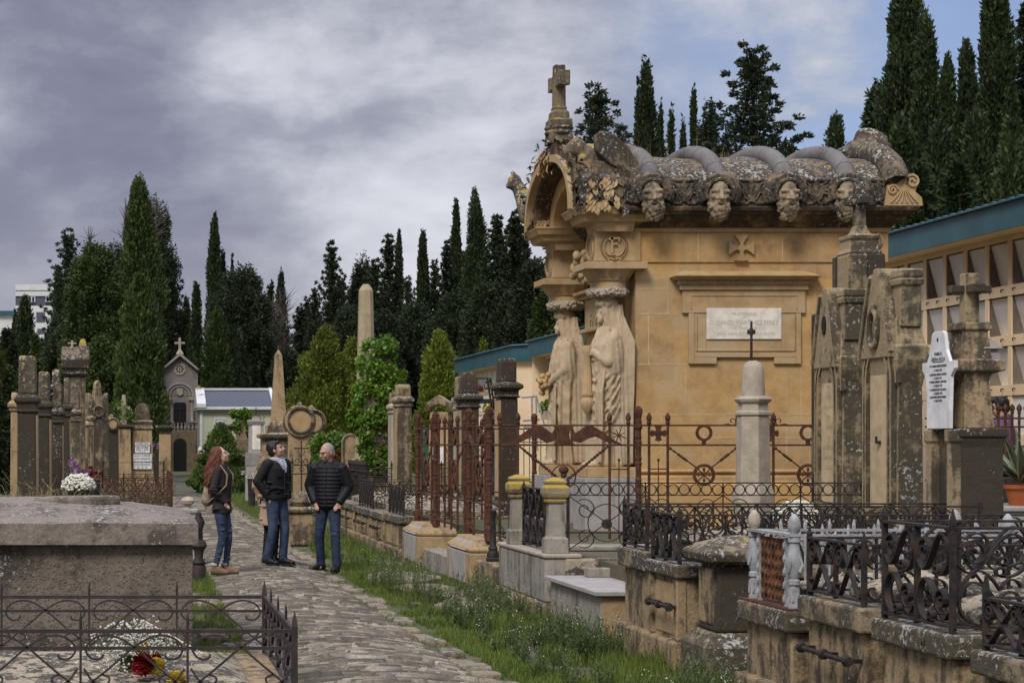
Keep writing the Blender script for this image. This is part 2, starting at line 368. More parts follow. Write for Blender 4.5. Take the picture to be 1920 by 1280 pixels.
M['glass'] = plain('dark_window_glass', (.03, .035, .05), .1, .3, .5, spec=.6)
M['terracotta'] = plain('orange_terracotta', (.40, .11, .03), .7, .2)
M['red'] = plain('dark_red_petals', (.30, .006, .010), .6, .6, 60)
M['yellowfl'] = plain('pale_yellow_petals', (.70, .55, .10), .6, .3, 60)
M['whitefl'] = plain('white_petals', (.72, .70, .60), .7, .3, 50)
M['pinkfl'] = plain('lilac_petals', (.50, .28, .52), .7, .4, 40)
M['stem'] = plain('green_stem', (.06, .10, .03), .7, .3)
M['skin'] = plain('skin', (.50, .29, .20), .55, .12, 12)
M['skin2'] = plain('pale_skin', (.60, .38, .29), .55, .10, 12)
M['redhair'] = plain('auburn_hair', (.17, .046, .018), .6, .7, 60, .8)
M['blackhair'] = plain('black_hair', (.012, .010, .009), .5, .3, 40, .5)
M['greyhair'] = plain('cropped_grey_hair', (.36, .33, .30), .7, .4, 60, .3)
M['blond'] = plain('light_brown_hair', (.30, .20, .11), .5, .5, 40, .5)
M['jacketbrown'] = plain('dark_brown_cloth', (.026, .018, .018), .8, .35, 20, .3)
M['jacketblack'] = plain('black_cloth', (.006, .006, .008), .75, .3, 20, .2)
M['jacketnavy'] = plain('black_quilted_nylon', (.007, .007, .010), .62, .3, 20, .1, spec=.3)
M['head'] = stone('carved_head_stone', (.38, .29, .19), dark=(.06, .05, .038), amt=.52, streak=.3, white=.5, bump=.6, scale=2.)
M['jeans'] = plain('blue_denim', (.048, .072, .125), .85, .5, 9, .3, col2=(.020, .032, .064))
M['jeansdark'] = plain('dark_blue_denim', (.028, .045, .088), .85, .5, 9, .3, col2=(.012, .020, .043))
M['shoe'] = plain('black_leather', (.010, .009, .009), .4, .2)
M['boot'] = plain('tan_suede', (.22, .125, .07), .9, .3, 20)
M['bag'] = plain('beige_leather', (.33, .25, .18), .6, .3, 12)
M['coat'] = plain('beige_wool', (.42, .30, .20), .9, .15, 10)
M['scarf'] = plain('pale_scarf', (.42, .46, .52), .9, .3, 40)
M['purplecloth'] = plain('mauve_cloth', (.16, .095, .17), .85, .35, 22, .4)
M['fur'] = plain('fur_trim', (.25, .14, .06), .95, .4, 40, .5)
M['knit'] = plain('pale_knit', (.55, .53, .52), .95, .2, 50, .5)
M['bark'] = plain('tree_bark', (.10, .075, .055), .95, .4, 9, .8)
M['drytwig'] = plain('dry_twigs', (.20, .15, .10), .95, .5, 20)
M['greytwig'] = plain('bare_grey_twigs', (.12, .095, .08), .95, .4, 10)
M['drygrass'] = leafy('dry_grass', (.25, .20, .10), (.35, .29, .16), None, .2)
M['cyp'] = leafy('cypress_foliage', (0.018, 0.028, 0.012), (0.058, 0.086, 0.030), (0.102, 0.119, 0.046))
M['cyplight'] = leafy('bright_cypress_foliage', (0.026, 0.045, 0.013), (0.083, 0.120, 0.030), (0.120, 0.154, 0.044))
M['fir'] = leafy('fir_foliage', (0.015, 0.024, 0.012), (0.048, 0.067, 0.030), (0.085, 0.096, 0.043))
M['gold'] = leafy('golden_thuja_foliage', (.060, .085, .012), (.185, .225, .030), (.25, .24, .04))
M['topiary'] = leafy('spruce_foliage', (.050, .090, .022), (.130, .195, .045), (.19, .23, .06))
M['ivy'] = leafy('ivy_leaves', (0.047, 0.111, 0.013), (0.162, 0.280, 0.033), (0.257, 0.364, 0.066), .3, .4)
M['grass'] = leafy('grass_blades', (.060, .105, .016), (.165, .225, .038), (.24, .22, .08), .35)
M['weed'] = leafy('weed_leaves', (.060, .095, .030), (.145, .185, .062), (.20, .20, .09), .3)
M['agave'] = plain('agave_leaf', (.12, .17, .10), .5, .3, 6)
M['agaveedge'] = plain('cream_leaf_margin', (.50, .46, .24), .5, .2, 6)
M['palm'] = leafy('palm_frond', (.05, .08, .02), (.13, .16, .04), (.5, .34, .04))
# ground: worn earth with grass patches
def ground_mat():
    m, t, b = new_mat('grassy_earth'); g = t.new('ShaderNodeNewGeometry'); P = g.outputs['Position']
    n = t.noise(P, .8, 6, .6); n2 = t.noise(P, 12, 6, .7)
    c = t.mix(t.step(t.math('ADD', t.math('MULTIPLY', n, .6), t.math('MULTIPLY', n2, .4)), .42, .55), (.14, .11, .075), (.080, .098, .032))
    t.put(b.inputs['Base Color'], t.mix(t.step(n2, .3, .7, 0., .5), c, (.05, .05, .025))); b.inputs['Roughness'].default_value = .95
    t.put(b.inputs['Normal'], t.bump(n2, .8, .03)); return m
M['ground'] = ground_mat()
def cobble_mat():
    m, t, b = new_mat('worn_path_stones'); g = t.new('ShaderNodeNewGeometry'); P = g.outputs['Position']; r = g.outputs['Random Per Island']
    c = t.new('ShaderNodeValToRGB'); t.l.new(r, c.inputs[0]); e = c.color_ramp.elements
    e[0].color = (.085, .070, .052, 1); e[1].color = (.46, .40, .32, 1)
    for p_, q in ((.35, (.165, .14, .108, 1)), (.7, (.285, .245, .192, 1))): k = e.new(p_); k.color = q
    n = t.noise(P, 3, 6, .65); n2 = t.noise(P, 45, 5, .65)
    col = t.mix(t.step(n, .44, .62, 0., .75), c.outputs[0], (.085, .072, .055))
    col = t.mix(t.step(t.noise(P, 9, 6, .7), .56, .68, 0., .6), col, (.27, .225, .12))
    t.put(b.inputs['Base Color'], t.mix(t.step(n2, .35, .7, 0., .5), col, (.10, .085, .065))); b.inputs['Roughness'].default_value = .85
    t.put(b.inputs['Normal'], t.bump(n2, .5, .01)); return m
M['cobble'] = cobble_mat()
M['bed'] = plain('path_bed', (.10, .088, .060), .95, .45, 6, .6, col2=(.06, .062, .032))
def slate_mat():
    m, t, b = new_mat('slate_scales'); g = t.new('ShaderNodeNewGeometry'); P = t.sep(g.outputs['Position'])
    u = t.math('MULTIPLY', P[0], 3.2); v_ = t.math('MULTIPLY', P[2], 5.2)
    a = t.math('ABSOLUTE', t.math('SUBTRACT', t.math('FRACT', t.math('ADD', u, v_)), .5)); c = t.math('ABSOLUTE', t.math('SUBTRACT', t.math('FRACT', t.math('SUBTRACT', u, v_)), .5))
    ln = t.math('MAXIMUM', t.step(a, .40, .46), t.step(c, .40, .46))
    t.put(b.inputs['Base Color'], t.mix(ln, (.085, .095, .125), (.035, .04, .055))); b.inputs['Roughness'].default_value = .6; return m
M['slate'] = slate_mat()
# ------------------------------------------------------------------ ground, terrace, path, grass
TER = .58                                   # the burial terrace on the right stands this high above the path
PX0, PX1, PM = .93, 2.56, 1.74
def path_z(x): return max(-.01, .075*(1-((x-PM)/.84)**2))
def make_ground():
    mb = MB(); mb.add([(-700,-40,-.02),(700,-40,-.02),(700,1400,-.02),(-700,1400,-.02)], [(0,1,2,3)])
    tag(mb.build('ground', M['ground']), kind='structure')
    mb = MB(); mb.box(4.7, 60, 3, 118, -.02, TER)
    tag(mb.build('terrace', M['ground']), kind='structure')
    # path: a low barrel of stones set on edge, in a bed
    nx = 12; ys = np.linspace(6, 128, 160); V = []; Fq = []
    for y in ys:
        for i in range(nx+1):
            x = PX0+(PX1-PX0)*i/nx; V.append((x, y, path_z(x)-.018+.008*mnoise.noise((x*3, y*3, 0))))
    for j in range(len(ys)-1):
        for i in range(nx): a = j*(nx+1)+i; Fq.append((a, a+1, a+nx+2, a+nx+1))
    path = np_mesh('path', V, Fq, M['bed'], None, True); tag(path, kind='structure')
    V = []; Fq = []; y = 10.5
    while y < 60:
        w = .031*(1+max(0, (y-30)/30)); x = PX0+random.uniform(0, .05)
        while x < PX1:
            L = random.uniform(.07, .34)*(1+max(0, (y-30)/40)); x1 = min(x+L, PX1+.03)
            wv = .10*math.sin(x*3.1+y*.55)+.09*mnoise.noise((x*1.3, y*.9, 3))
            cxm = (x+x1)/2; sl = .30*math.cos(cxm*3.1+y*.55)+random.uniform(-.14, .14)
            z = path_z(cxm)+random.gauss(0, .009)+.026*mnoise.noise((cxm*2, y*2, 7)); dz0 = path_z(x)-path_z(cxm); dz1 = path_z(x1)-path_z(cxm)
            if mnoise.noise((cxm*1.1, y*.8, 11)) > .22 and random.random() < .55: x = x1+.01; continue
            h = w*random.uniform(.20, .50); b = len(V); g = .016
            for (xx, yy, zz) in ((x,-h,-.04),(x1,-h,-.04),(x1,h,-.04),(x,h,-.04),(x+g,-h*.5,0),(x1-g,-h*.5,0),(x1-g,h*.45,.002),(x+g,h*.45,.002)):
                dz = dz0+(dz1-dz0)*(xx-x)/(x1-x+1e-6); V.append((xx, y+wv+yy+sl*(xx-cxm), z+zz+dz))
            Fq += [(b+4,b+5,b+6,b+7),(b,b+1,b+5,b+4),(b+1,b+2,b+6,b+5),(b+2,b+3,b+7,b+6),(b+3,b,b+4,b+7)]
            x = x1+random.uniform(.003, .014)
        y += w*.93
    st = np_mesh('path_stones', V, Fq, M['cobble'], path)
    # kerb of flat irregular stones along the right edge, and the stepping slabs in the grass
    mb = MB(); y = 9.
    while y < 60:
        L = random.uniform(.22, .62); w = random.uniform(.12, .30)
        a = PX1+.02+random.uniform(-.02, .03)
        pts = [(a,y),(a+w*random.uniform(.8,1),y+.02),(a+w,y+L*.55),(a+w*random.uniform(.75,1),y+L-.03),(a+.01,y+L-.02)]
        zz = .0+random.uniform(0, .03)
        if random.random() < .12: y += L; continue
        mb.prism(pts, lambda u, v, d: (u, v, d), -.05, zz); y += L
    for (x, y, a, b, r) in ((3.55,24.6,.52,.85,.2),(3.5,22.8,.40,.5,-.2),(3.78,21.9,.34,.5,.1),(3.75,20.9,.36,.45,.3),(3.55,20.3,.3,.35,0),(.86,22.6,.22,.35,.2),(.84,21.7,.2,.3,0),(.85,20.6,.2,.4,.1),(.83,24.9,.2,.3,.1),(.8,17.2,.2,.35,0)):
        pts = []
        for k in range(8):
            t = 2*math.pi*k/8+random.uniform(-.2, .2); q = random.uniform(.85, 1.1)
            pts.append((x+a*q*math.cos(t+r), y+b*q*math.sin(t+r)))
        mb.prism(pts, lambda u, v, d: (u, v, d), -.05, .035+random.uniform(0, .02))
    for _ in range(70):                       # left margin stones
        y = random.uniform(15, 45); x = .88+random.uniform(-.05, .05); a = random.uniform(.05, .12)
        mb.prism([(x+a*math.cos(t+random.random()*.3), y+1.7*a*math.sin(t)) for t in [k*math.pi/3 for k in range(6)]], lambda u, v, d: (u, v, d), -.05, random.uniform(.0, .03))
    tag(mb.build('kerb', M['kerb'], bevel=.022), kind='structure')
def blades(name, pts, h, w, mat, lean=.5, parent=None):
    n = len(pts); P = np.asarray(pts); a = RNG.uniform(0, 2*np.pi, n); hh = h*RNG.uniform(.45, 1.15, n) if np.isscalar(h) else np.asarray(h)*RNG.uniform(.5, 1.1, n)
    d = np.stack([np.cos(a), np.sin(a), np.zeros(n)], 1); e = np.stack([-np.sin(a), np.cos(a), np.zeros(n)], 1)
    l = lean*hh*RNG.uniform(.1, 1, n); ww = (w*RNG.uniform(.6, 1.3, n))[:, None]
    V = np.concatenate([P-e*ww, P+e*ww, P+d*(l*.35)[:, None]+e*ww*.7+np.array([0,0,1])*(hh*.6)[:, None], P+d*(l*.35)[:, None]-e*ww*.7+np.array([0,0,1])*(hh*.6)[:, None], P+d*l[:, None]+np.array([0,0,1])*hh[:, None]])
    i = np.arange(n)
    T = np.concatenate([np.stack([i, i+n, i+2*n], 1), np.stack([i, i+2*n, i+3*n], 1), np.stack([i+3*n, i+2*n, i+4*n], 1)])
    return np_mesh(name, V, T, mat, parent)
def make_grass():
    pts = []; hs = []
    def strip(x0, x1, y0, y1, n, h, cond=None):
        for _ in range(n):
            t = random.random(); y = y0*(y1/y0)**t; x = random.uniform(x0, x1)
            if mnoise.noise((x*2.2, y*1.3, 5)) < -.22: continue
            pts.append((x, y, path_z(x)-.03)); hs.append(h*(1+.5*mnoise.noise((x*3, y*2, 1))))
    strip(2.84, 4.25, 11, 26, 56000, .085)
    strip(2.98, 4.1, 26, 75, 26000, .13)
    strip(3.4, 4.25, 11, 19, 14000, .17)
    strip(.62, 1.0, 12, 21, 9000, .11)
    strip(.70, 1.05, 21, 60, 9000, .12)
    strip(.75, .98, 21.2, 24.6, 4500, .16)
    strip(2.54, 2.96, 12, 40, 5200, .06)
    strip(1.0, 2.7, 12, 40, 900, .05)
    strip(-3, .7, 23.5, 60, 9000, .2)
    strip(-.3, .72, 15.2, 20.6, 9000, .12)
    strip(4.8, 9, 30, 60, 6000, .15)
    o = blades('grass', pts, hs, .0045, M['grass']); tag(o, 'short green grass growing along both edges of the stone path', 'grass', kind='stuff')
    V = []; T = []; FV = []; FT = []
    def tri(Vl, Tl, a, b, c): n = len(Vl); Vl += [a, b, c]; Tl.append((n, n+1, n+2))
    def plant(x, y, H, flower, z0=0.):
        for s in range(random.randint(4, 8)):
            a = random.uniform(0, 6.28); ln = random.uniform(.05, .45)*H; h = H*random.uniform(.55, 1.1)
            tip = Vector((x+ln*math.cos(a), y+ln*math.sin(a), z0+h)); base = Vector((x, y, z0-.02)); e = Vector((.003, .001, 0))
            mid = base.lerp(tip, .5)+Vector((0, 0, .06*h))
            tri(V, T, base-e, base+e, mid); tri(V, T, mid-e*.8, mid+e*.8, tip)
            for k in range(13):
                t = random.uniform(.12, 1); p = (base.lerp(mid, t*2) if t < .5 else mid.lerp(tip, t*2-1)); b_ = random.uniform(0, 6.28); L = random.uniform(.018, .05)
                d = Vector((math.cos(b_), math.sin(b_), random.uniform(.0, 1.0)))*L; q = Vector((-math.sin(b_), math.cos(b_), 0))*.0045
                tri(V, T, p-q, p+q, p+d)
            if flower and random.random() < .09:
                for k in range(random.randint(1, 4)):
                    c = tip+Vector((random.gauss(0, .02), random.gauss(0, .02), random.uniform(-.04, .02))); r = random.uniform(.0035, .007)
                    b = len(FV); FV.extend([c+Vector((r,0,0)), c+Vector((0,r,0)), c+Vector((-r,0,0)), c+Vector((0,-r,0)), c+Vector((0,0,r)), c+Vector((0,0,-r))])
                    FT.extend([(b,b+1,b+4),(b+1,b+2,b+4),(b+2,b+3,b+4),(b+3,b,b+4),(b+1,b,b+5),(b+2,b+1,b+5),(b+3,b+2,b+5),(b,b+3,b+5)])
    for _ in range(620):
        t = random.random(); y = 12*(25/12)**t; x = random.triangular(2.95, 4.15, 3.75)
        if mnoise.noise((x*1.5, y*.8, 9)) < -.2 or (22.5 < y < 25.2 and x > 3.2): continue
        plant(x, y, random.uniform(.14, .30)*(1.25 if x > 3.5 else .85), mnoise.noise((x, y*.7, 2)) > -.15)
    for _ in range(46): plant(random.gauss(3.2, .16), random.gauss(22.6, .8), random.uniform(.3, .48), True)     # the tall bushy clump
    for _ in range(60): plant(random.uniform(3.0, 4.1), random.uniform(26, 40), random.uniform(.1, .25), random.random() < .4)
    for _ in range(40): plant(random.uniform(3.0, 3.6), random.uniform(36, 70), random.uniform(.2, .45), True)
    for _ in range(30): plant(random.uniform(.75, 1.1), random.uniform(19, 40), random.uniform(.1, .22), False)
    o = np_mesh('weeds', V, T, M['weed']); tag(o, 'tall feathery grey green weeds growing below the tomb walls', 'weeds', kind='stuff')
    o = np_mesh('wildflowers', FV, FT, M['whitefl']); tag(o, 'tiny white wildflowers on the weeds beside the path', 'wildflowers', kind='stuff')
make_ground(); make_grass()
# ------------------------------------------------------------------ the mausoleum
def mausoleum():
    YN, YF = 25.5, 28.35; XL, XR = 6.74, 10.06; YC = (YN+YF)/2
    t = thing('mausoleum', 'large ochre sandstone mausoleum with barrel roof, veiled statues and bearded stone heads', 'mausoleum', (XL, YN, TER))
    def L(mb): return mb.xf(Matrix.Translation((-XL, -YN, -TER)))
    def B(mb, name, mat, parent=t, **k): return L(mb).build(name, M[mat], parent, **k)
    zx = lambda py: Z(py, YN); xx = lambda px: X(px, YN)
    # walls and base courses
    mb = MB(); mb.box(XL, XR, YN, YF, TER, 4.66); B(mb, 'wall', 'wall', bevel=.012)
    zb = zx(886)
    mb = MB(); mb.stack((XL+XR)/2, YC, [(TER, (XR-XL)/2+.10, (YF-YN)/2+.10), (zb-.16, (XR-XL)/2+.10, (YF-YN)/2+.10), (zb-.11, (XR-XL)/2+.05, (YF-YN)/2+.05), (zb-.05, (XR-XL)/2+.05, (YF-YN)/2+.05), (zb-.04, (XR-XL)/2+.025, (YF-YN)/2+.025), (zb+.03, (XR-XL)/2+.02, (YF-YN)/2+.02)]); B(mb, 'base_course', 'wall', bevel=.008)
    mb = MB(); mb.tube([(XL-.03, YN-.03, zb+.02), (XR+.03, YN-.03, zb+.02)], .028, 10); mb.tube([(XL-.03, YN-.03, zb+.02), (XL-.03, YF, zb+.02)], .028, 10); B(mb, 'torus_moulding', 'wall', smooth=True)
    # projecting frieze course
    mb = MB(); z0 = zx(492)
    mb.box(XL-.03, XR+.03, YN-.022, YF+.02, z0, zx(436)); mb.box(XL-.05, XR+.05, YN-.05, YF+.04, zx(436)+.002, zx(428)); B(mb, 'frieze_course', 'wall', bevel=.006)
    # mortar joints of the ashlar, standing just proud
    mb = MB()
    def hj(y, x0, x1, e=.0025): mb.box(xx(x0), xx(x1), YN-e, YN+.01, zx(y)-.008, zx(y)+.008)
    def vj(x, y0, y1, e=.0029): mb.box(xx(x)-.007, xx(x)+.007, YN-e, YN+.01, zx(y1), zx(y0))
    for y, a, b in ((541,1197,1251),(588,1197,1290),(683,1197,1290),(587,1500,1531),(683,1500,1531),(541,1531,1655),(588,1531,1655),(683,1531,1655),(777,1197,1655),(820,1320,1655)): hj(y, a, b)
    for x, a, b in ((1252,495,588),(1216,590,683),(1286,685,777),(1528,495,683),(1502,685,777),(1320,779,868),(1475,779,868),(1590,541,588),(1570,588,683),(1240,779,868)): vj(x, a, b)
    for x in (1308, 1466): mb.box(xx(x)-.007, xx(x)+.007, YN-.0252, YN, zx(491), zx(438))
    B(mb, 'mortar_joint', 'mortar')
    # cornice
    mb = MB(); Y0 = YN
    def ring(z, o): return (z, (XR-XL)/2+o, (YF-YN)/2+o)
    zc = Z(411, 25.25); zt = Z(388, 25.2)
    mb.stack((XL+XR)/2, YC, [ring(zx(428)+.002, .055), ring(zc-.04, .10), ring(zc, .20), ring(zc+.06, .22), ring(zc+.065, .27), ring(zc+.10, .28), ring(zc+.105, .31), ring(zt, .33), ring(zt+.012, .28)])
    B(mb, 'cornice', 'cornice', bevel=.006)
    # front porch: corner cornice blocks over the statues and the big arch between them
    XP = 5.88
    for nm, ya, yb in (('cornice_block', 25.2, 26.08), ('cornice_block', 27.66, 28.62)):
        mb = MB(); c = ((XP+7.0)/2, (ya+yb)/2); a = (7.0-XP)/2; b = (yb-ya)/2
        mb.stack(c[0], c[1], [(zx(436), a-.33, b-.16), (zc-.03, a-.30, b-.14), (zc-.02, a-.13, b-.10), (zc+.06, a-.10, b-.07), (zc+.065, a-.05, b-.04), (zt-.03, a-.02, b-.02), (zt+.004, a, b), (zt+.016, a-.02, b-.02)])
        B(mb, nm, 'carve', bevel=.005)
        mb = MB(); fy0, fy1 = ya+.33, yb-.22            # frieze block with a wreath on its faces
        if ya < 26: fy0, fy1 = ya+.25, yb-.2
        mb.box(6.19, 6.80, fy0, fy1, Z(492, 25.6), zx(436)+.01); fb = B(mb, 'frieze_block', 'carve', bevel=.01)
        mb = MB(); mb.box(6.03, 6.86, fy0-.13, fy1+.13, Z(506, 25.5), Z(493, 25.5)); B(mb, 'abacus', 'carve', bevel=.008)
        cy = (fy0+fy1)/2; cx0 = 6.42; mb = MB()
        n = 40; zA, zB, zC2, zD = Z(524, 25.5), Z(506, 25.5), Z(527, 25.5), Z(540, 25.5)
        rings = []
        for z, r in ((zD-.02, .235), (zC2, .235), (zC2+.005, .255), (zA, .265), (zA+.004, .27), ((zA+zB)/2, .32), (zB-.005, .36), (zB, .36)):
            rg = []
            for k in range(n*2):
                th = math.pi*k/n; egg = .018*abs(math.sin(th*7)) if zA < z < zB else 0
                rg.append((cx0+(r-egg)*math.cos(th), cy+(r-egg)*math.sin(th), z))
            rings.append(rg)
        mb.loft(rings); B(mb, 'capital', 'carve', smooth=True)
        # laurel wreath with the letter, on the near face and on the front face
        for face in ((0,) if ya < 26 else ()) + (1,):
            if face == 0: fn = lambda u, v, d: (6.44+u, fy0-d, Z(463, 25.5)+v)
            else: fn = lambda u, v, d: (6.19-d, cy-u, Z(463, 25.5)+v)
            mb = MB()
            for k in range(54):
                th = 2*math.pi*k/54+.1; r = .155
                for s in (-1, 1):
                    u, v = r*math.cos(th)+s*.02*math.cos(th), r*math.sin(th)+s*.02*math.sin(th)
                    a2 = th+math.pi/2*(1 if math.cos(th) > 0 else -1)+s*.6; du, dv = .028*math.cos(a2), .028*math.sin(a2); pu, pv = -.3*dv, .3*du
                    mb.add([fn(u-du, v-dv, .002), fn(u+pu, v+pv, .018), fn(u+du, v+dv, .026), fn(u-pu, v-pv, .010), fn(u, v, .03)], [(0,3,4),(3,2,4),(2,1,4),(1,0,4)])
            for s in (-1, 1):
                mb.strip([(.01*s,-.165),(.05*s,-.15),(.085*s,-.17),(.06*s,-.20),(.02*s,-.185),(.06*s,-.215),(.11*s,-.205)], fn, .018, .05)
            L(mb).build('wreath', M['carve'], fb)
            if face == 0:
                for pts in ([(-.045,-.10),(-.015,-.10),(-.015,.12),(-.045,.12)], [(-.075,.08),(.075,.10),(.075,.125),(-.075,.12)], [(-.012,.02),(.04,.02),(.04,.045),(-.012,.045)], [(.055,.06),(.075,.06),(.075,.1),(.055,.1)], [(-.075,-.115),(.01,-.115),(.01,-.09),(-.075,-.09)]):
                    mb = MB(); mb.prism(pts, fn, .001, .03+.001*len(pts)); 
                    L(mb).build('letter', M['carve'], fb)
    # arch over the front: outer voussoir ring with mouldings, soffit, and the recessed lunette
    YA = 26.91; HW, zS, RISE = 1.62, zt+.01, Z(275, 26.91)-zt
    def arc(hw, rise, x, n=28): return [(x, YA-hw*math.cos(math.pi*k/n), zS+rise*math.sin(math.pi*k/n)**.86) for k in range(n+1)]
    def arch(name, mat, x0, x1, hw0, r0, hw1, r1):
        mb = MB(); A = arc(hw0, r0, x0); Bq = arc(hw1, r1, x0); C = arc(hw1, r1, x1); Dq = arc(hw0, r0, x1); n = len(A)
        fs = []
        for i in range(n-1):
            for p, q in ((0,1),(1,2),(2,3),(3,0)): fs.append((p*n+i, p*n+i+1, q*n+i+1, q*n+i))
        fs += [(0, n, 2*n, 3*n), (n-1, 2*n-1, 3*n-1, 4*n-1)]
        mb.add(A+Bq+C+Dq, fs); return B(mb, name, mat, smooth=True)
    arch('arch', 'cornice', XP+.02, 6.9, HW, RISE, HW-.17, RISE-.15)
    arch('arch_moulding', 'carve', XP-.03, 6.6, HW-.171, RISE-.151, HW-.27, RISE-.25)
    arch('arch_moulding', 'cornice', XP+.08, 6.5, HW-.271, RISE-.251, HW-.36, RISE-.34)
    arch('arch_soffit', 'wall', XP+.30, 6.75, HW-.361, RISE-.341, HW-.62, RISE-.55)
    mb = MB(); A = arc(HW-.60, RISE-.53, 6.70); mb.add(A, [tuple(range(len(A)))]); B(mb, 'lunette', 'wall')
    # leaves clambering up the arch edge
    mb = MB()
    def leaf(p, d, up, s):
        d = Vector(d).normalized(); up = Vector(up).normalized(); w = d.cross(up); p = Vector(p)
        a = [p, p+d*s*.35+w*s*.30+up*s*.16, p+d*s*.75+w*s*.22+up*s*.24, p+d*s+up*s*.10, p+d*s*.75-w*s*.22+up*s*.24, p+d*s*.35-w*s*.30+up*s*.16, p+d*s*.5+up*s*.10]
        mb.add(a, [(0,1,6),(1,2,6),(2,3,6),(3,4,6),(4,5,6),(5,0,6)])
    A = arc(HW+.02, RISE+.02, XP)
    for i, p in enumerate(A):
        if i < 2 or i > 26: continue
        for k in range(5):
            q = Vector(p)+Vector((random.uniform(-.04, .2), random.uniform(-.06, .06), random.uniform(-.05, .04)))
            leaf(q, (random.uniform(-1, .2), random.uniform(-.6, .6), random.uniform(-.6, .8)), (-.5, 0, 1), random.uniform(.07, .13))
    B(mb, 'arch_foliage', 'lichen', fix=False)
    mb = MB()
    for k in range(26):
        q = Vector((XP-.02+random.uniform(-.04, .12), YA+random.uniform(-.2, .2), zS+RISE-.12+random.uniform(-.2, .08)))
        leaf(q, (random.uniform(-.5, .1), random.uniform(-.3, .3), -1), (-1, 0, .2), random.uniform(.12, .22))
    B(mb, 'keystone_leaves', 'carve', fix=False)
    # acanthus corner block near the viewer and at the far front corner
    for cy, mat in ((25.42, 'lichen'), (28.42, 'lichen')):
        mb = MB(); mb.stack(6.28, cy, [(zt+.01, .30, .20), (zt+.2, .36, .24), (zt+.38, .36, .25), (zt+.44, .26, .18)]); blk = B(mb, 'corner_block', 'lichen', bevel=.03)
        mb = MB()
        for k in range(190):
            f = random.random(); z = zt+random.uniform(.0, .46)
            if f < .55: q = (random.uniform(5.93, 6.66), cy-.22-.05*(z-zt), z); o_ = (0, -1, .1)
            elif f < .85: q = (5.94, cy+random.uniform(-.24, .24), z); o_ = (-1, 0, .1)
            else: q = (random.uniform(5.95, 6.6), cy+random.uniform(-.2, .2), zt+.44); o_ = (0, -.2, 1)
            leaf(q, (random.uniform(-.6, .6), random.uniform(-.2, .1), random.choice((-1, -1, -.8, .6))), o_, random.uniform(.09, .15))
        L(mb).build('acanthus', M['lichen'], blk, fix=False)
        mb = MB()
        for k in range(34):
            q = (random.uniform(6.0, 6.4), cy-.25, zt+random.uniform(.02, .4)); leaf(q, (random.uniform(-.5, .5), 0, -1), (0, -1, .1), random.uniform(.10, .15))
        L(mb).build('pale_acanthus', M['carve'], blk, fix=False)
    # roof: lichened barrel with grey ribs
    ze = zt+.26; zr = Z(303, YA); hwr = YA-25.22
    def roofz(yy, add=0.): return ze+(zr-ze+add)*max(0, 1-((yy-YA)/(hwr+add))**2)**.5
    rings = []; n = 36
    for x in np.linspace(6.55, XR+.12, 30):
        rg = []
        for k in range(n+1):
            yy = YA-hwr*math.cos(math.pi*k/n); rg.append((x, yy, roofz(yy)+.03*mnoise.noise((x*2, yy*2, 0))))
        rg += [(x, YA+hwr, zt), (x, YA-hwr, zt)]
        rings.append(rg)
    mb = MB(); mb.loft(rings); B(mb, 'roof', 'lichen', smooth=True)
    HX = [X(p, 25.3) for p in (1217, 1341, 1467, 1583)]
    for x in HX:
        path = []
        for k in range(25):
            yy = YA-(hwr+.03)*math.cos(math.pi*k/24); path.append((x, yy, roofz(min(max(yy, YA-hwr), YA+hwr), .0)+.045))
        mb = MB(); mb.tube(path, .118, 16)
        for q in (4, 8, 12, 16): mb.tube([path[q-1], Vector(path[q-1]).lerp(Vector(path[q]), .12)], .123, 16)
        B(mb, 'roof_rib', 'rib', smooth=True)
    # eaves frieze: low parapet with scrolls and palmettes between the heads
    mb = MB(); zf = zt+.36
    mb.box(6.5, XR+.24, 25.24, 25.42, zt+.01, zf-.03); mb.box(6.5, XR+.2, 25.20, 25.46, zf-.03, zf+.02); B(mb, 'eaves_parapet', 'lichen', bevel=.03)
    mb = MB(); fn = lambda u, v, d: (u, 25.215-d, zt+.02+v)
    def spiral(cx, cy, r, turns, a0, sgn): return [(cx+r*(1-.82*k/26)*math.cos(a0+sgn*turns*2*math.pi*k/26), cy+r*(1-.82*k/26)*math.sin(a0+sgn*turns*2*math.pi*k/26)) for k in range(27)]
    edges = [6.55]+HX+[XR+.2]
    for a, b in zip(edges[:-1], edges[1:]):
        a2, b2 = a+.2, b-.2
        if b2-a2 < .25: continue
        m = (a2+b2)/2; w = (b2-a2)/2
        for s in (-1, 1):
            mb.strip(spiral(m+s*w*.72, .22, .085, 1.7, math.pi/2, s), fn, .022, .05)
            mb.strip([(m+s*w*1.0, .18), (m+s*w*.9, .08), (m+s*w*.6, .03), (m+s*w*.25, .03), (m, .08)], fn, .024, .05)
            mb.strip([(m+s*w*.05, .06), (m+s*w*.3, .10), (m+s*w*.5, .2)], fn, .02, .045)
            for k in range(3): mb.strip([(m, .08), (m+s*.04*(k+.3), .2), (m+s*.075*(k+.5), .29-.03*k)], fn, .03, .04+.004*k)
        mb.strip([(m, .05), (m, .32)], fn, .035, .055)
    B(mb, 'scroll_relief', 'lichen')
    # right corner scroll acroterion
    mb = MB(); fn = lambda u, v, d: (XR+.02+u, 25.2-d, zt+v)
    mb.prism([(-.16,.012),(.34,.012),(.33,.12),(.24,.2),(.30,.34),(.22,.44),(.10,.38),(.0,.30),(-.12,.28)], fn, -.22, .03)
    mb.strip(spiral(-.06, .22, .07, 1.6, 0, 1), fn, .025, .11); mb.strip(spiral(.2, .33, .10, 1.6, 3.4, -1), fn, .03, .11)
    for k in range(6): mb.strip([(.09, .30), (.03+.025*k, .18), (-.08+.07*k, .05)], fn, .018, .09+.003*k)
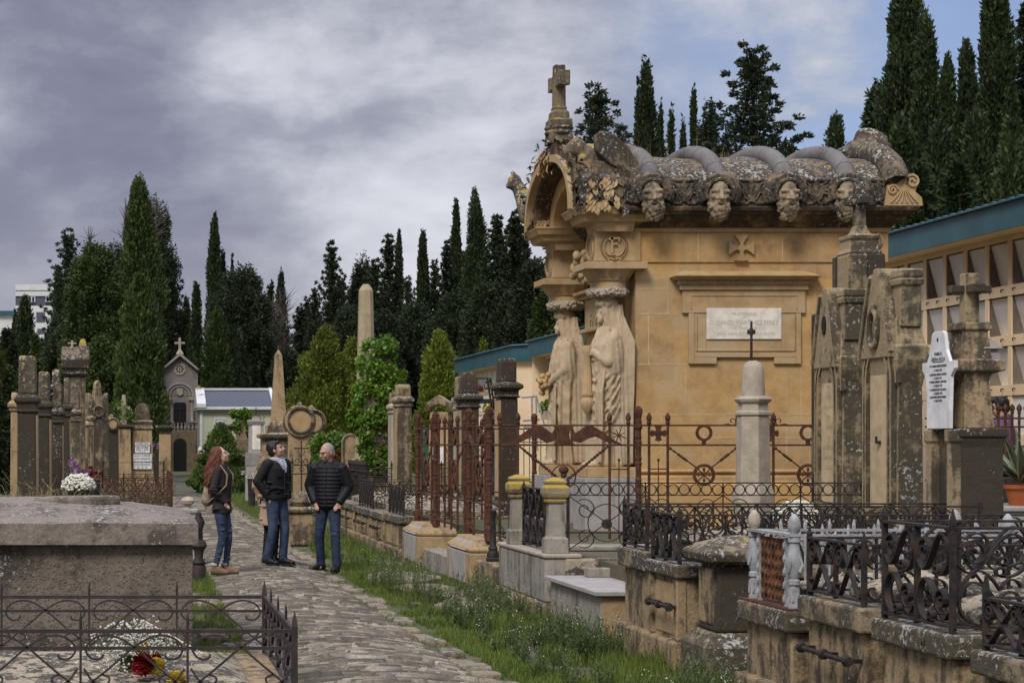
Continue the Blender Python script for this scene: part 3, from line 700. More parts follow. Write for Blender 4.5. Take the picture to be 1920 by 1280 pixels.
    B(mb, 'corner_scroll', 'carve', bevel=.006)
    # weathered finial and gable rib at the right-hand end
    bx = X(1626, 26.6); zf_ = lambda p: Z(p, 26.6); rings = []
    for i, (p, a, c) in enumerate(((352, .58, .60), (335, .50, .54), (318, .40, .46), (305, .33, .40), (295, .27, .34), (286, .30, .34), (276, .27, .30), (264, .21, .25), (252, .19, .20), (245, .13, .15), (241, .05, .06))):
        rings.append([(bx+.03*math.sin(i*1.1)+(a*(1+.28*mnoise.noise((math.cos(q)*1.6, math.sin(q)*1.6, i*.45))))*math.cos(q), 26.6+(c*(1+.28*mnoise.noise((math.cos(q)*1.6, math.sin(q)*1.6, i*.45+9))))*math.sin(q), zf_(p)) for q in [2*math.pi*k/30 for k in range(30)]])
    mb = MB(); mb.loft(rings)
    for k in range(26): q = random.uniform(0, 6.28); h = random.uniform(262, 330); r = np.interp(h, [262, 330], [.20, .46]); mb.ell((bx+r*math.cos(q), 26.6+r*math.sin(q), zf_(h)), (.07, .07, random.uniform(.06, .12)), 8, 6)
    L(mb).fuse('end_finial', M['lichen'], t, .022, 2)
    mb = MB(); path = []
    for k in range(25): yy = YA-(hwr+.03)*math.cos(math.pi*k/24); path.append((XR+.02, yy, roofz(min(max(yy, YA-hwr), YA+hwr), .0)+.05))
    mb.tube(path, .17, 14); B(mb, 'gable_rib', 'lichen', smooth=True)
    # winged beasts crouching on the haunches of the arch
    def beast(y, s):
        mb = MB(); x0 = 6.05; z0 = zS+(.68 if s > 0 else .35); yy = y
        mb.ell((x0+.20, yy, z0+.05), (.26, .17, .17)); mb.ell((x0-.04, yy-.02*s, z0+.16), (.14, .12, .13)); mb.ell((x0-.15, yy, z0+.12), (.08, .075, .065))
        mb.cap((x0-.03, yy-.07, z0+.24), (x0-.06, yy-.08, z0+.33), .04, .01); mb.cap((x0-.03, yy+.07, z0+.24), (x0-.06, yy+.08, z0+.33), .04, .01)
        mb.cap((x0+.02, yy-.1, z0), (x0-.14, yy-.1, z0-.18), .07, .06); mb.cap((x0+.02, yy+.1, z0), (x0-.14, yy+.1, z0-.18), .07, .06)
        mb.cap((x0+.12, yy, z0-.08), (x0+.16, yy, z0-.32), .16, .14)
        L(mb).fuse('winged_beast', M['darktop'], t, .018, 3)
        mb = MB(); pts = []
        out = [(0, .10), (-.02, .30), (.08, .36), (.24, .30), (.42, .12), (.56, -.10), (.62, -.28), (.42, -.20), (.2, -.1)]
        mb.prism([(u, v) for u, v in out], lambda u, v, d: (x0+.16+u, yy-.19*s-d*s-.10*s*math.sin(u*3), z0+v), -.03, .06)
        B(mb, 'beast_wing', 'lichen', bevel=.02)
    beast(25.75, 1); 
    mb = MB(); x0, y0, z0 = 5.86, 29.0, Z(345, 29.0)
    mb.ell((x0-.02, y0, z0+.02), (.11, .10, .13)); mb.ell((x0-.10, y0-.01, z0-.03), (.06, .055, .05)); mb.cap((x0+.03, y0, z0-.04), (x0+.10, y0-.08, z0-.22), .10, .13); mb.cap((x0+.10, y0-.08, z0-.22), (x0+.16, y0-.2, z0-.5), .13, .16)
    for s in (-1, 1): mb.cap((x0-.02, y0+.06*s, z0+.12), (x0-.07, y0+.07*s, z0+.2), .03, .008)
    L(mb).fuse('gargoyle_head', M['darktop'], t, .016, 3)
    # stone cross on the ridge of the arch
    Yc = YA; xc = X(1048, Yc); zz = lambda py: Z(py, Yc)
    mb = MB(); mb.stack(xc, Yc, [(zz(272), .17, .17), (zz(252), .16, .16)]); mb.lathe([(.19, zz(254)), (.205, zz(250)), (.18, zz(246)), (.205, zz(242)), (.20, zz(239)), (.17, zz(238))], (xc, Yc, 0), 20)
    mb.stack(xc, Yc, [(zz(240), .16, .16), (zz(226), .155, .155), (zz(225), .125, .125), (zz(212), .12, .12), (zz(207), .085, .085), (zz(204), .10, .10), (zz(201), .082, .082), (zz(123), .075, .075)])
    mb.box(xc-.07, xc+.07, Yc-.30, Yc+.30, zz(165), zz(141)); 
    for s in (-1, 1): mb.box(xc-.082, xc+.082, Yc+s*.30-.045, Yc+s*.30+.045, zz(167), zz(139.5))
    B(mb, 'roof_cross', 'darktop', bevel=.012)
    # heads under the ribs
    mb = MB(); V3 = Vector
    mb.ell((0, 0, .05), (.125, .15, .21), 16, 12); mb.ell((0, -.05, -.03), (.10, .12, .13))
    mb.cap((-.09, -.125, .075), (.09, -.125, .075), .028, .028); mb.cap((0, -.15, .07), (0, -.19, -.03), .020, .036); mb.ell((-.035, -.16, -.03), (.025, .03, .02)); mb.ell((.035, -.16, -.03), (.025, .03, .02))
    for s in (-1, 1):
        mb.ell((s*.075, -.11, -.005), (.035, .04, .045)); mb.ell((s*.05, -.125, .045), (.022, .022, .013))
        for k in range(5): mb.cap((s*.02, -.165, -.065), (s*(.06+.015*k), -.13, -.10-.02*k), .022, .014)
    for k in range(46):
        a = random.uniform(-1.3, 1.3); z = random.uniform(-.34, -.11); r = .125*(1-.9*((-.10-z)/.34)**2)
        mb.ell((r*math.sin(a), -.02-r*1.15*math.cos(a), z), (random.uniform(.018, .032), .03, random.uniform(.028, .05)), 7, 5)
    mb.ell((0, -.175, -.098), (.022, .02, .012)); mb.ell((0, -.045, -.16), (.108, .105, .15))
    for s in (-1, 1): mb.cap((s*.105, -.05, .07), (s*.085, -.085, -.2), .035, .04); mb.cap((s*.012, -.175, -.07), (s*.085, -.135, -.125), .026, .016)
    L2 = mb.fuse('bearded_head', M['head'], None, .0085, 0)
    hood = MB(); 
    for r_, y_, w_ in ((.160, -.06, .030), (.205, -.01, .05), (.22, .06, .06)):
        hood.tube([(r_*math.cos(a), y_-.02, .06+r_*1.1*math.sin(a)) for a in np.linspace(-.6, math.pi+.6, 22)], w_, 8)
    for k in range(60):
        a = random.uniform(-.3, math.pi+.3); r_ = random.uniform(.14, .20); hood.ell((r_*math.cos(a), random.uniform(-.09, .04), .05+r_*1.1*math.sin(a)), (.022, .02, .03), 6, 4)
    hd = hood.build('head_hood', M['lichen'], None, smooth=True)
    zH = Z(368, 25.15)
    for i, x in enumerate(HX):
        o = L2 if i == 0 else L2.copy(); h = hd if i == 0 else hd.copy()
        if i: COL.objects.link(o); COL.objects.link(h)
        o.parent = t; o.location = (x-XL, 25.17-YN, zH-TER); o.rotation_euler = (R(6), R((-4, 3, 0, 5)[i]), R((-6, -4, 6, -26)[i])); o.scale = (1.10, 1.1, .93); h.parent = o
        if i == 2: h2 = 0
    # blind window with the inscription slab on the side wall
    mb = MB(); fy = lambda e: YN-e
    def bx(x0, x1, y0, y1, e, mb): mb.box(xx(x0), xx(x1), fy(e), YN+.01, zx(y1), zx(y0))
    def profile(x0, x1, y0, y1, e0, e1, mb):
        a, b = xx(x0), xx(x1); mb.add([(a-e1+e0,fy(e1),zx(y0)),(b+e1-e0,fy(e1),zx(y0)),(b,fy(e0),zx(y1)),(a,fy(e0),zx(y1)),(a-e1+e0,YN+.01,zx(y0)),(b+e1-e0,YN+.01,zx(y0)),(b,YN+.01,zx(y1)),(a,YN+.01,zx(y1))], [(0,1,2,3),(4,7,6,5),(0,4,5,1),(2,6,7,3),(0,3,7,4),(1,5,6,2)])
    a, b = xx(1260), xx(1527); mb.add([(a,fy(.20),zx(518)),(b,fy(.20),zx(518)),(b-.12,fy(.02),zx(508)),(a+.12,fy(.02),zx(508)),(a,YN+.01,zx(518)),(b,YN+.01,zx(518)),(b-.12,YN+.01,zx(508)),(a+.12,YN+.01,zx(508))], [(0,1,2,3),(4,7,6,5),(0,4,5,1),(2,6,7,3),(0,3,7,4),(1,5,6,2)])
    mb.box(a, b, fy(.20), YN, zx(520), zx(518)-.001); profile(1264, 1523, 520.3, 526, .10, .17, mb); bx(1268, 1520, 526.3, 535, .085, mb); bx(1272, 1513, 535.3, 544, .07, mb)
    B(mb, 'window_hood', 'carve', bevel=.006)
    mb = MB()
    for k in range(60):
        x = xx(1270)+(xx(1518)-xx(1270))*k/59; mb.ell((x, fy(.09), zx(530.5)+.006*math.sin(k*1.7)), (.017, .014, .018+.006*(k%4 == 0)), 8, 5)
    B(mb, 'bead_moulding', 'carve', smooth=True)
    mb = MB()
    def frame(x0, x1, y0, y1, w, e):
        bx(x0, x0+w, y0, y1, e, mb); bx(x1-w, x1, y0, y1, e, mb)
    bx(1278, 1508, 544.3, 587, .045, mb); bx(1290, 1300, 587.3, 682, .043, mb); bx(1491, 1500, 587.3, 682, .043, mb)
    bx(1300.3, 1342, 670, 682, .043, mb); bx(1450, 1490.7, 670, 682, .043, mb); bx(1300.3, 1490.7, 660, 669.8, .045, mb)
    bx(1300.3, 1323, 587.3, 659.8, .034, mb); bx(1463.3, 1490.7, 587.3, 659.8, .034, mb); bx(1323.3, 1463, 636.3, 659.8, .030, mb)
    for q in ((1293, 1493, 553, 555.5), (1293, 1295.5, 555.8, 580), (1490.5, 1493, 555.8, 580), (1303, 1305, 590, 658), (1487, 1489, 590, 658), (1306, 1486, 656, 658.5)): bx(q[0], q[1], q[2], q[3], .055, mb)
    B(mb, 'window_frame', 'carve', bevel=.004)
    mb = MB(); bx(1323, 1463, 578, 636, .05, mb); pq = B(mb, 'inscription_slab', 'plaque', bevel=.003)
    for s, py, sz in (('PROPIEDAD', 589, .062), ('DE', 595, .045), ('D. DANIEL MARTINEZ PEREZ', 605, .085), ('DE PINILLOS', 615, .06), ('Y DE SU FAMILIA Y DESCENDIENTES', 626, .065)):
        o = text('lettering', s, sz, M['faintplaque'], pq, (xx(1393)-XL, fy(.0508)-YN, zx(py)-sz*.35-TER), (R(90), 0, 0), ext=.001)
        if len(s) > 20: o.scale = ((.93 if s[0] == 'D' else .86)*.9, 1, 1)
    # splayed cross in relief
    mb = MB(); r = .165
    def arm(a):
        pts = [(.018, .02)]; outl = []
        for k in range(7): th = .52*(k/6); outl.append((r*.22+ (r-r*.22)*(k/6), .018+.075*(k/6)**1.7))
        pts = [(p[0], p[1]) for p in outl]+[(r*1.03, .04), (r*1.03, -.04)]+[(p[0], -p[1]) for p in outl[::-1]]
        c, s_ = math.cos(a), math.sin(a); return [(p[0]*c-p[1]*s_, p[0]*s_+p[1]*c) for p in pts]
    cxx, czz = xx(1388), zx(466)
    for i in range(4): mb.prism(arm(i*math.pi/2), lambda u, v, d: (cxx+u, YN-.0215-d, czz+v), 0, .045+.0015*i)
    mb.lathe([(.05, 0), (.05, .0495)], (0,0,0), 12); 
    mb.v[-24:] = [(cxx+p[0], YN-.0215-p[2], czz+p[1]) for p in mb.v[-24:]]
    B(mb, 'relief_cross', 'carve', bevel=.004)
    # doorcase between the statues on the front
    mb = MB(); xf_ = XL
    mb.box(xf_-.14, xf_+.02, 26.08, 27.74, Z(612, 26.9), Z(555, 26.9)); mb.box(xf_-.22, xf_+.02, 26.03, 27.79, Z(555, 26.9)+.002, Z(548, 26.9)); mb.box(xf_-.30, xf_+.02, 26.0, 27.82, Z(548, 26.9)+.004, Z(541, 26.9)); mb.box(xf_-.22, xf_+.02, 26.04, 27.78, Z(620, 26.9), Z(612, 26.9)-.002); mb.box(xf_-.10, xf_+.02, 26.06, 27.76, Z(650, 26.9), Z(620, 26.9)-.002); mb.box(xf_-.17, xf_+.02, 26.05, 27.77, Z(656, 26.9), Z(650, 26.9)-.002)
    for y in (26.12, 27.52): mb.box(xf_-.09, xf_+.02, y, y+.18, TER+.3, Z(656, 26.9)-.002); mb.box(xf_-.12, xf_-.088, y+.03, y+.15, TER+.5, Z(670, 26.9))
    B(mb, 'doorcase', 'carve', bevel=.01)
    tx = text('front_inscription', 'FAMILIA', .26, M['faint'], t, (xf_-.142-XL, 26.9-YN, Z(608, 26.9)-TER), (R(90), 0, R(-90)), ext=.006, sx=1.15)
    mb = MB(); mb.box(xf_-.012, xf_+.02, 26.32, 27.5, TER+.3, Z(660, 26.9)); B(mb, 'door', 'void')
    mb = MB()
    for k in range(60):
        mb.ell((6.42+random.uniform(-.1, .1), 26.9+random.uniform(-.5, .5)*(1), Z(520, 26.9)+random.uniform(-.05, .35)), (.06, .06, .06), 7, 5)
    B(mb, 'flower_urn_relief', 'carve', smooth=True)
    # statue pedestals and bodies
    zS1 = Z(875, 25.65)
    for cy in (25.66, 28.14):
        mb = MB(); mb.box(6.08, 6.72, cy-.31, cy+.31, Z(895, 25.5), zS1); B(mb, 'statue_pedestal', 'carve', bevel=.01)
        mb = MB(); mb.box(6.03, 6.76, cy-.35, cy+.35, TER, Z(895, 25.5)-.002); B(mb, 'marble_plinth', 'grey', bevel=.01)
    HS = Z(556, 25.6)-zS1
    def statue(kind):
        mb = MB(); rings = []; N = 128; ks = HS/2.28
        prof = [(0,.30,.28),(.04,.315,.30),(.2,.30,.27),(.5,.29,.25),(.8,.295,.25),(1.05,.30,.25),(1.25,.30,.245),(1.42,.29,.235),(1.6,.285,.225),(1.75,.27,.20),(1.84,.20,.16),(1.90,.12,.12),(1.97,.085,.095)]
        hs = np.linspace(0, 1.95, 120)
        for h in hs:
            a = np.interp(h, [p[0] for p in prof], [p[1] for p in prof]); b = np.interp(h, [p[0] for p in prof], [p[2] for p in prof]); rg = []
            for k in range(N):
                th = 2*math.pi*k/N; fr = max(0, -math.sin(th))     # front = -y
                w = mnoise.noise((math.cos(th)*1.2, math.sin(th)*1.2, h*.55+kind*7)); 
                f = .040*math.sin(11*th+3.5*w+h*1.3)*(1-.6*max(0, (h-1.2)/.7))
                f += .014*math.sin(25*th+6*w)*(1 if h < 1.0 else .5)
                if .45 < h < 1.42:                                   # swags of the mantle
                    sw = math.sin((h+.42*math.cos(th+.25)**2+.10*math.sin(th*2+1))*27); f = f*.55+.018*max(-.6, sw)*min(1, (h-.45)*5, (1.42-h)*6)*(.35+.65*fr)
                if 1.42 <= h < 1.85: f = f*.5+.014*math.sin((h*1.0+.45*math.cos(th+.6))*30)
                f += .02*w
                taper = 1 if h > .1 else 1-.0*h
                rg.append(((a+f)*math.cos(th)*taper, (b+f)*math.sin(th)-.02*math.sin(h*2.4), h))
            rings.append(rg)
        mb.loft(rings)
        # head bowed forward, hair roll and veil
        mb.ell((0, -.05, 2.06), (.095, .115, .135)); mb.ell((0, -.12, 1.99), (.062, .06, .07)); mb.cap((0, -.155, 2.07), (0, -.185, 2.015), .012, .022); mb.ell((0, -.165, 1.975), (.028, .022, .014)); mb.ell((0, -.155, 1.945), (.03, .03, .025))
        mb.cap((-.05, -.145, 2.085), (.05, -.145, 2.085), .018, .018)
        for k in range(22):
            a = math.pi*2*k/22; mb.ell((.125*math.cos(a), -.03+.14*math.sin(a), 2.19+.012*math.sin(k*2.3)), (.04, .04, .045), 8, 6)
        mb.cap((0, -.03, 2.1), (0, -.02, 2.27), .13, .12)
        for s in (-1, 1):                                           # pleats of the veil down the cheeks and shoulders
            for k in range(7):
                x0 = s*(.085+.012*k)*(1.10 if k % 2 else .95); y0 = -.13+.045*k
                mb.tube([(x0, y0, 2.17), (x0*1.12, y0+.01, 2.02), (s*(.12+.022*k), y0+.05, 1.86), (s*(.16+.028*k), .02+.04*k, 1.66), (s*(.2+.02*k), .08+.03*k, 1.2), (s*(.23+.012*k), .10+.025*k, .65), (s*(.25+.01*k), .12+.02*k, .05)], [.022, .026, .026, .026, .024, .02, .02], 8)
        for k in range(11):                                         # veil hanging down the back
            a = math.pi*(.08+.84*k/10); g_ = 1.06 if k % 2 else .93; mb.tube([(.10*math.cos(a), -.02+.11*math.sin(a), 2.17), (.2*g_*math.cos(a), .02+.15*g_*math.sin(a), 1.85), (.285*g_*math.cos(a), .03+.22*g_*math.sin(a), 1.4), (.30*g_*math.cos(a), .04+.25*g_*math.sin(a), .8), (.31*g_*math.cos(a), .05+.27*g_*math.sin(a), .03)], [.03, .04, .035, .035, .04], 8)
        # the mantle over shoulders and upper arms
        rg_ = []
        for z, a, b, yo in ((1.87, .13, .115, 0), (1.82, .22, .155, 0), (1.75, .295, .19, -.005), (1.66, .33, .215, -.01), (1.55, .35, .23, -.02), (1.44, .355, .24, -.02), (1.34, .345, .24, -.015), (1.26, .325, .235, -.01), (1.20, .29, .22, 0)):
            r_ = []
            for k in range(96):
                th = 2*math.pi*k/96; fr = max(0, -math.sin(th)); e = .014*math.sin((z+.30*math.cos(th+.5))*46)*(.3+.7*fr)+.008*math.sin(17*th+z*9)
                r_.append(((a+e)*math.cos(th), (b+e)*math.sin(th)+yo+.03*fr*math.cos(th), z-.06*fr))
            rg_.append(r_)
        mb.loft(rg_)
        # arms wrapped in it
        def wrap(p, q, r0, r1, n=0):
            p = Vector(p); q = Vector(q); mb.cap(p, q, r0, r1, 14)
            d = (q-p).normalized(); u = d.orthogonal().normalized(); w = d.cross(u)
            for k in range(n):
                c = p.lerp(q, (k+.5)/n); r = r0+(r1-r0)*(k+.5)/n; tl = random.uniform(-.3, .3)
                mb.tube([c+u*r*math.cos(a_)+w*r*math.sin(a_)+d*(.05*math.sin(a_+tl)) for a_ in np.linspace(0, 6.2832, 15)[:-1]], .009, 6, close=True)
        if kind == 0:
            wrap((.23, -.02, 1.72), (.26, -.12, 1.40), .095, .09); wrap((.26, -.12, 1.40), (.06, -.25, 1.52), .085, .055); wrap((-.23, -.02, 1.72), (-.25, -.12, 1.43), .10, .09); wrap((-.25, -.12, 1.43), (-.05, -.26, 1.50), .08, .05)
            for k in range(7): mb.tube([(.33, .04, 1.60-.13*k), (.27, -.14, 1.34-.14*k), (.08, -.255, 1.14-.13*k), (-.14, -.235, 1.20-.12*k), (-.31, -.02, 1.56-.115*k)], [.008, .022, .027, .022, .008], 8)
            for s in (-1, 1):
                for k in range(6): mb.tube([(s*(.10+.02*k), -.12+.01*k, 1.86), (s*(.05+.035*k), -.235+.012*k, 1.62), (s*(.0+.045*k), -.27+.01*k, 1.42)], [.018, .024, .014], 8)
            for k in range(9): mb.tube([(.24-.02*k, -.16, 1.36), (.27-.055*k, -.24, 1.0), (.28-.065*k, -.24, .55), (.26-.06*k, -.26, .06)], [.016, .028, .024, .026], 8)
            hp = (.0, -.28, 1.54)
        else:
            wrap((.23, -.02, 1.72), (.27, -.08, 1.38), .095, .085); wrap((.27, -.08, 1.38), (.09, -.27, 1.22), .08, .055); wrap((-.23, -.02, 1.72), (-.27, -.08, 1.38), .095, .085); wrap((-.27, -.08, 1.38), (-.08, -.28, 1.22), .08, .055)
            for s in (-1, 1):
                for k in range(8): mb.tube([(s*(.20-.015*k), -.08, 1.82), (s*(.15-.012*k), -.21, 1.55-.01*k), (s*(.07-.008*k), -.26, 1.28)], .022, 8)
            for k in range(9): mb.tube([(.22-.05*k, -.22, 1.18), (.24-.055*k, -.24, .8), (.26-.06*k, -.25, .06)], [.016, .028, .026], 8)
            for k in range(6): mb.tube([(.27, -.02, 1.15-.11*k), (.1, -.25, .95-.12*k), (-.12, -.24, .98-.12*k), (-.27, -.02, 1.2-.11*k)], [.012, .022, .022, .012], 8)
            hp = (0, -.29, 1.2)
        for k in range(4): mb.cap((hp[0]-.045+.026*k, hp[1], hp[2]+.02), (hp[0]-.05+.027*k, hp[1]-.035, hp[2]-.05), .013, .010)
        mb.ell(hp, (.055, .035, .05))
        for s in (-1, 1): mb.ell((s*.12, -.27, .035), (.055, .12, .045)); 
        for s in (-1, 1):
            for k in range(5): mb.ell((s*.12-.04+.02*k, -.375+.01*abs(k-1), .022), (.012, .025, .016), 7, 5)
        mb.xf(Matrix.Diagonal((ks*.86, ks*.88, ks, 1)))
        return mb.fuse('caryatid', M['statue'], t, .0105, 2), hp, ks
    for kind, cy in ((0, 25.66), (1, 28.14)):
        o, hp, ks = statue(kind); o.location = (6.42-XL, cy-YN, zS1-TER); o.rotation_euler = (0, 0, R(-90) if kind else R(-78))
        o['label'] = 'veiled woman statue holding a downturned torch' if kind == 0 else 'veiled woman statue clasping a bunch of fruit'
        mb = MB()
        for k in range(260):
            a = random.uniform(0, 6.28); b = random.uniform(0, 6.28); mb.ell(((.205+.055*math.cos(b))*math.cos(a), (.205+.055*math.cos(b))*math.sin(a)-.01, HS+.055+.05*math.sin(b)), (.026, .026, .022), 6, 4)
        mb.lathe([(.12, HS+.01), (.25, HS+.015), (.262, HS+.055), (.25, HS+.10), (.12, HS+.105)], (0, -.01, 0), 28)
        mb.build('flower_garland', M['pale'], o, smooth=True)
        mb = MB()
        if kind == 0:
            for z, r in ((1.5, .03), (1.2, .052)): pass
            rings = []
            for z, r in ((1.62, .045), (1.58, .06), (1.5, .045), (1.46, .04), (1.0, .062), (.98, .075), (.95, .075), (.93, .06), (.90, .085), (.84, .095), (.76, .06), (.70, .02)):
                rings.append([((r-(.006*abs(math.sin(th*6)) if .98 > z or z > 1.0 else .010*abs(math.sin(th*6))))*math.cos(th), (r-.008*abs(math.sin(th*6)))*math.sin(th), z) for th in [2*math.pi*k/36 for k in range(36)]])
            mb.loft(rings); mb.xf(Matrix.Translation((-.03, -.29*ks, 0))); mb.build('torch', M['carve'], o, smooth=True)
        else:
            for k in range(40): mb.ell((random.gauss(0, .07), -.33+random.gauss(0, .04), 1.2+random.gauss(0, .055)), (.04, .04, .04), 8, 6)
            mb.build('fruit_bunch', M['carve'], o, smooth=True)
    return t
mausoleum()
# ------------------------------------------------------------------ ironwork
def spiralpts(c, r, a0, a1, inner=.22, n=20):           # from the eye outwards
    return [(c[0]+r*(inner+(1-inner)*k/n)*math.cos(a0+(a1-a0)*k/n), c[1]+r*(inner+(1-inner)*k/n)*math.sin(a0+(a1-a0)*k/n)) for k in range(n+1)]
def smooth(pts, it=1):
    for _ in range(it):
        q = [pts[0]]
        for a, b in zip(pts[:-1], pts[1:]): q += [(a[0]*.75+b[0]*.25, a[1]*.75+b[1]*.25), (a[0]*.25+b[0]*.75, a[1]*.25+b[1]*.75)]
        pts = q+[pts[-1]]
    return pts
def S_scroll(w, h, r0, r1, flip=False):                 # S bar: eye low, diagonal, eye high
    c0 = (r0*1.05, r0*1.02); c1 = (w-r1*1.05, h-r1*1.02)
    d = math.atan2(c1[1]-c0[1], c1[0]-c0[0])
    p = spiralpts(c0, r0, d+math.pi/2-2*math.pi*1.15-math.pi*.0, d-math.pi/2+0, n=26)
    q = spiralpts(c1, r1, d-math.pi/2-2*math.pi*1.15, d+math.pi/2-2*math.pi*0-math.pi*0, n=26)[::-1]
    pts = p+q
    return [((w-x) if flip else x, y) for x, y in pts]
def pattern(style, w, h):
    if style == 'cross': return [S_scroll(w, h, .17*h, .24*h), S_scroll(w, h, .17*h, .24*h, True)]
    if style == 'arches':
        a = smooth([(0, .02*h), (.30*w, .45*h), (.52*w, .80*h), (.70*w, .97*h), (.88*w, .93*h), (.97*w, .72*h), (.90*w, .55*h), (.80*w, .56*h), (.79*w, .64*h)], 3)
        return [a, [(w-x, y) for x, y in a], smooth([(.03*w, .40*h), (.12*w, .15*h), (.25*w, .12*h), (.28*w, .25*h), (.20*w, .30*h)], 2), [(w-x, y) for x, y in smooth([(.03*w, .40*h), (.12*w, .15*h), (.25*w, .12*h), (.28*w, .25*h), (.20*w, .30*h)], 2)]]
    if style == 'tiers':
        H = h/2; out = []
        for k in (0, 1):
            for f in (False, True):
                a = smooth([(.50*w, .06*H), (.36*w, .03*H), (.36*w, .22*H), (.47*w, .22*H), (.47*w, .06*H), (.30*w, .0*H), (.10*w, .2*H), (.06*w, .6*H), (.20*w, .95*H), (.40*w, .85*H), (.62*w, .3*H), (.80*w, .05*H), (.95*w, .3*H)], 2)
                out.append([((w-x) if f else x, y+k*H) for x, y in a])
        return out[:1]+out[3:]+[spiralpts((.25*w, 1.5*H), .3*H, 0, 9), spiralpts((.72*w, .5*H), .3*H, 2, 11)]
    if style == 'circles':
        out = []; 
        for (cx, cy, r, a, b) in ((.25*w, .70*h, .25*h, -1.5, 8), (.75*w, .70*h, .25*h, 4.6, -5), (.25*w, .24*h, .22*h, 1.5, -7), (.75*w, .24*h, .22*h, 1.6, 10)): out.append(spiralpts((cx, cy), r, a, b, .25, 28))
        out += [smooth([(0, 0), (.3*w, .42*h), (.5*w, .5*h), (.7*w, .58*h), (w, h)], 2), smooth([(0, h), (.3*w, .58*h), (.5*w, .5*h), (.7*w, .42*h), (w, 0)], 2)]
        return out
    if style == 'rings':
        t = .17*h; out = []
        n = max(1, round(w/t/1.0))
        for k in range(n): c = w*(k+.5)/n; out.append([(c+.46*w/n*math.cos(a), h-t/2+.46*t*math.sin(a)) for a in np.linspace(0, 6.284, 17)])
        H = h-t
        for (cx, cy, r, a, b) in ((.22*w, .74*H, .20*H, 0, 8.5), (.78*w, .74*H, .20*H, 3.14, -5.4), (.22*w, .24*H, .20*H, 0, -8.5), (.78*w, .24*H, .20*H, 3.14, 11.6), (.5*w, .5*H, .34*H, 0, 6.284)): out.append(spiralpts((cx, cy), r, a, b, .25 if r < .3*H else 1., 26))
        out += [[(0, 0), (w, H)], [(0, H), (w, 0)], [(0, H), (w, H)]]
        return out
    return []
def railing(name, label, sides, z0, z1, style, mat, loc, group=None, bay=.45, bar=.010, flat=.022, post=.028, spike=.07, rails=(), cat='railing', knob=False, midspike=False, railt=.014):
    t = thing(name, label, cat, loc, group=group); T = Matrix.Translation(-Vector(loc)); h = z1-z0; done = set()
    for (p, q) in sides:
        P = Vector((*p, 0)); Q = Vector((*q, 0)); U = (Q-P); Lg = U.length; U.normalize(); N = Vector((-U.y, U.x, 0))
        fn = lambda u, v, d, P=P, U=U, N=N: P+U*u+N*d+Vector((0, 0, z0+v))
        mb = MB(); fl = flat*1.3
        mb.strip([(0, h), (Lg, h)], fn, railt, fl); mb.xf(T).build('top_rail', mat, t)
        mb = MB(); mb.strip([(0, .02), (Lg, .02)], fn, .012, fl)
        for r in rails: mb.strip([(0, h*r), (Lg, h*r)], fn, railt*.8, flat*.8)
        mb.xf(T).build('rail', mat, t, fix=False)
        mb = MB(); n = max(1, round(Lg/bay)); w = Lg/n
        for k in range(n):
            for pl in pattern(style, w, h-.035): mb.strip([(x+k*w, y+.025) for x, y in pl], fn, bar, flat)
            if k: mb.strip([(k*w, .0), (k*w, h)], fn, bar*1.2, flat)
            if style == 'cross' or style == 'circles': mb.ell(fn((k+.5)*w, h*.5, 0), (.022, .022, .022), 6, 4)
            if style == 'rings':
                c = fn((k+.5)*w, (h-.17*h)*.5, 0); mb.lathe([(.05, -.02), (.05, .02)], c, 12); mb.v[-24:] = [tuple(c+U*(x-c.x)+Vector((0, 0, y-c.y))+N*(z-c.z)) for x, y, z in mb.v[-24:]]
            if midspike and k: mb.tube([fn(k*w, h, 0), fn(k*w, h+spike*.55, 0), fn(k*w, h+spike, 0)], [.009, .009, .001], 4)
        mb.xf(T).build('scrollwork', mat, t, fix=False)
        for u in (0, Lg):
            c = fn(u, 0, 0); key = (round(c.x, 2), round(c.y, 2))
            if key in done: continue
            done.add(key); mb = MB(); a = post/2
            mb.stack(c.x, c.y, [(z0-.02, a, a), (z1+.03, a, a), (z1+spike*.5, a*.8, a*.8), (z1+spike, .002, .002)])
            if knob: mb.ell((c.x, c.y, z1+spike*.6), (.028, .028, .035), 8, 6)
            mb.xf(T).build('post', mat, t)
    return t
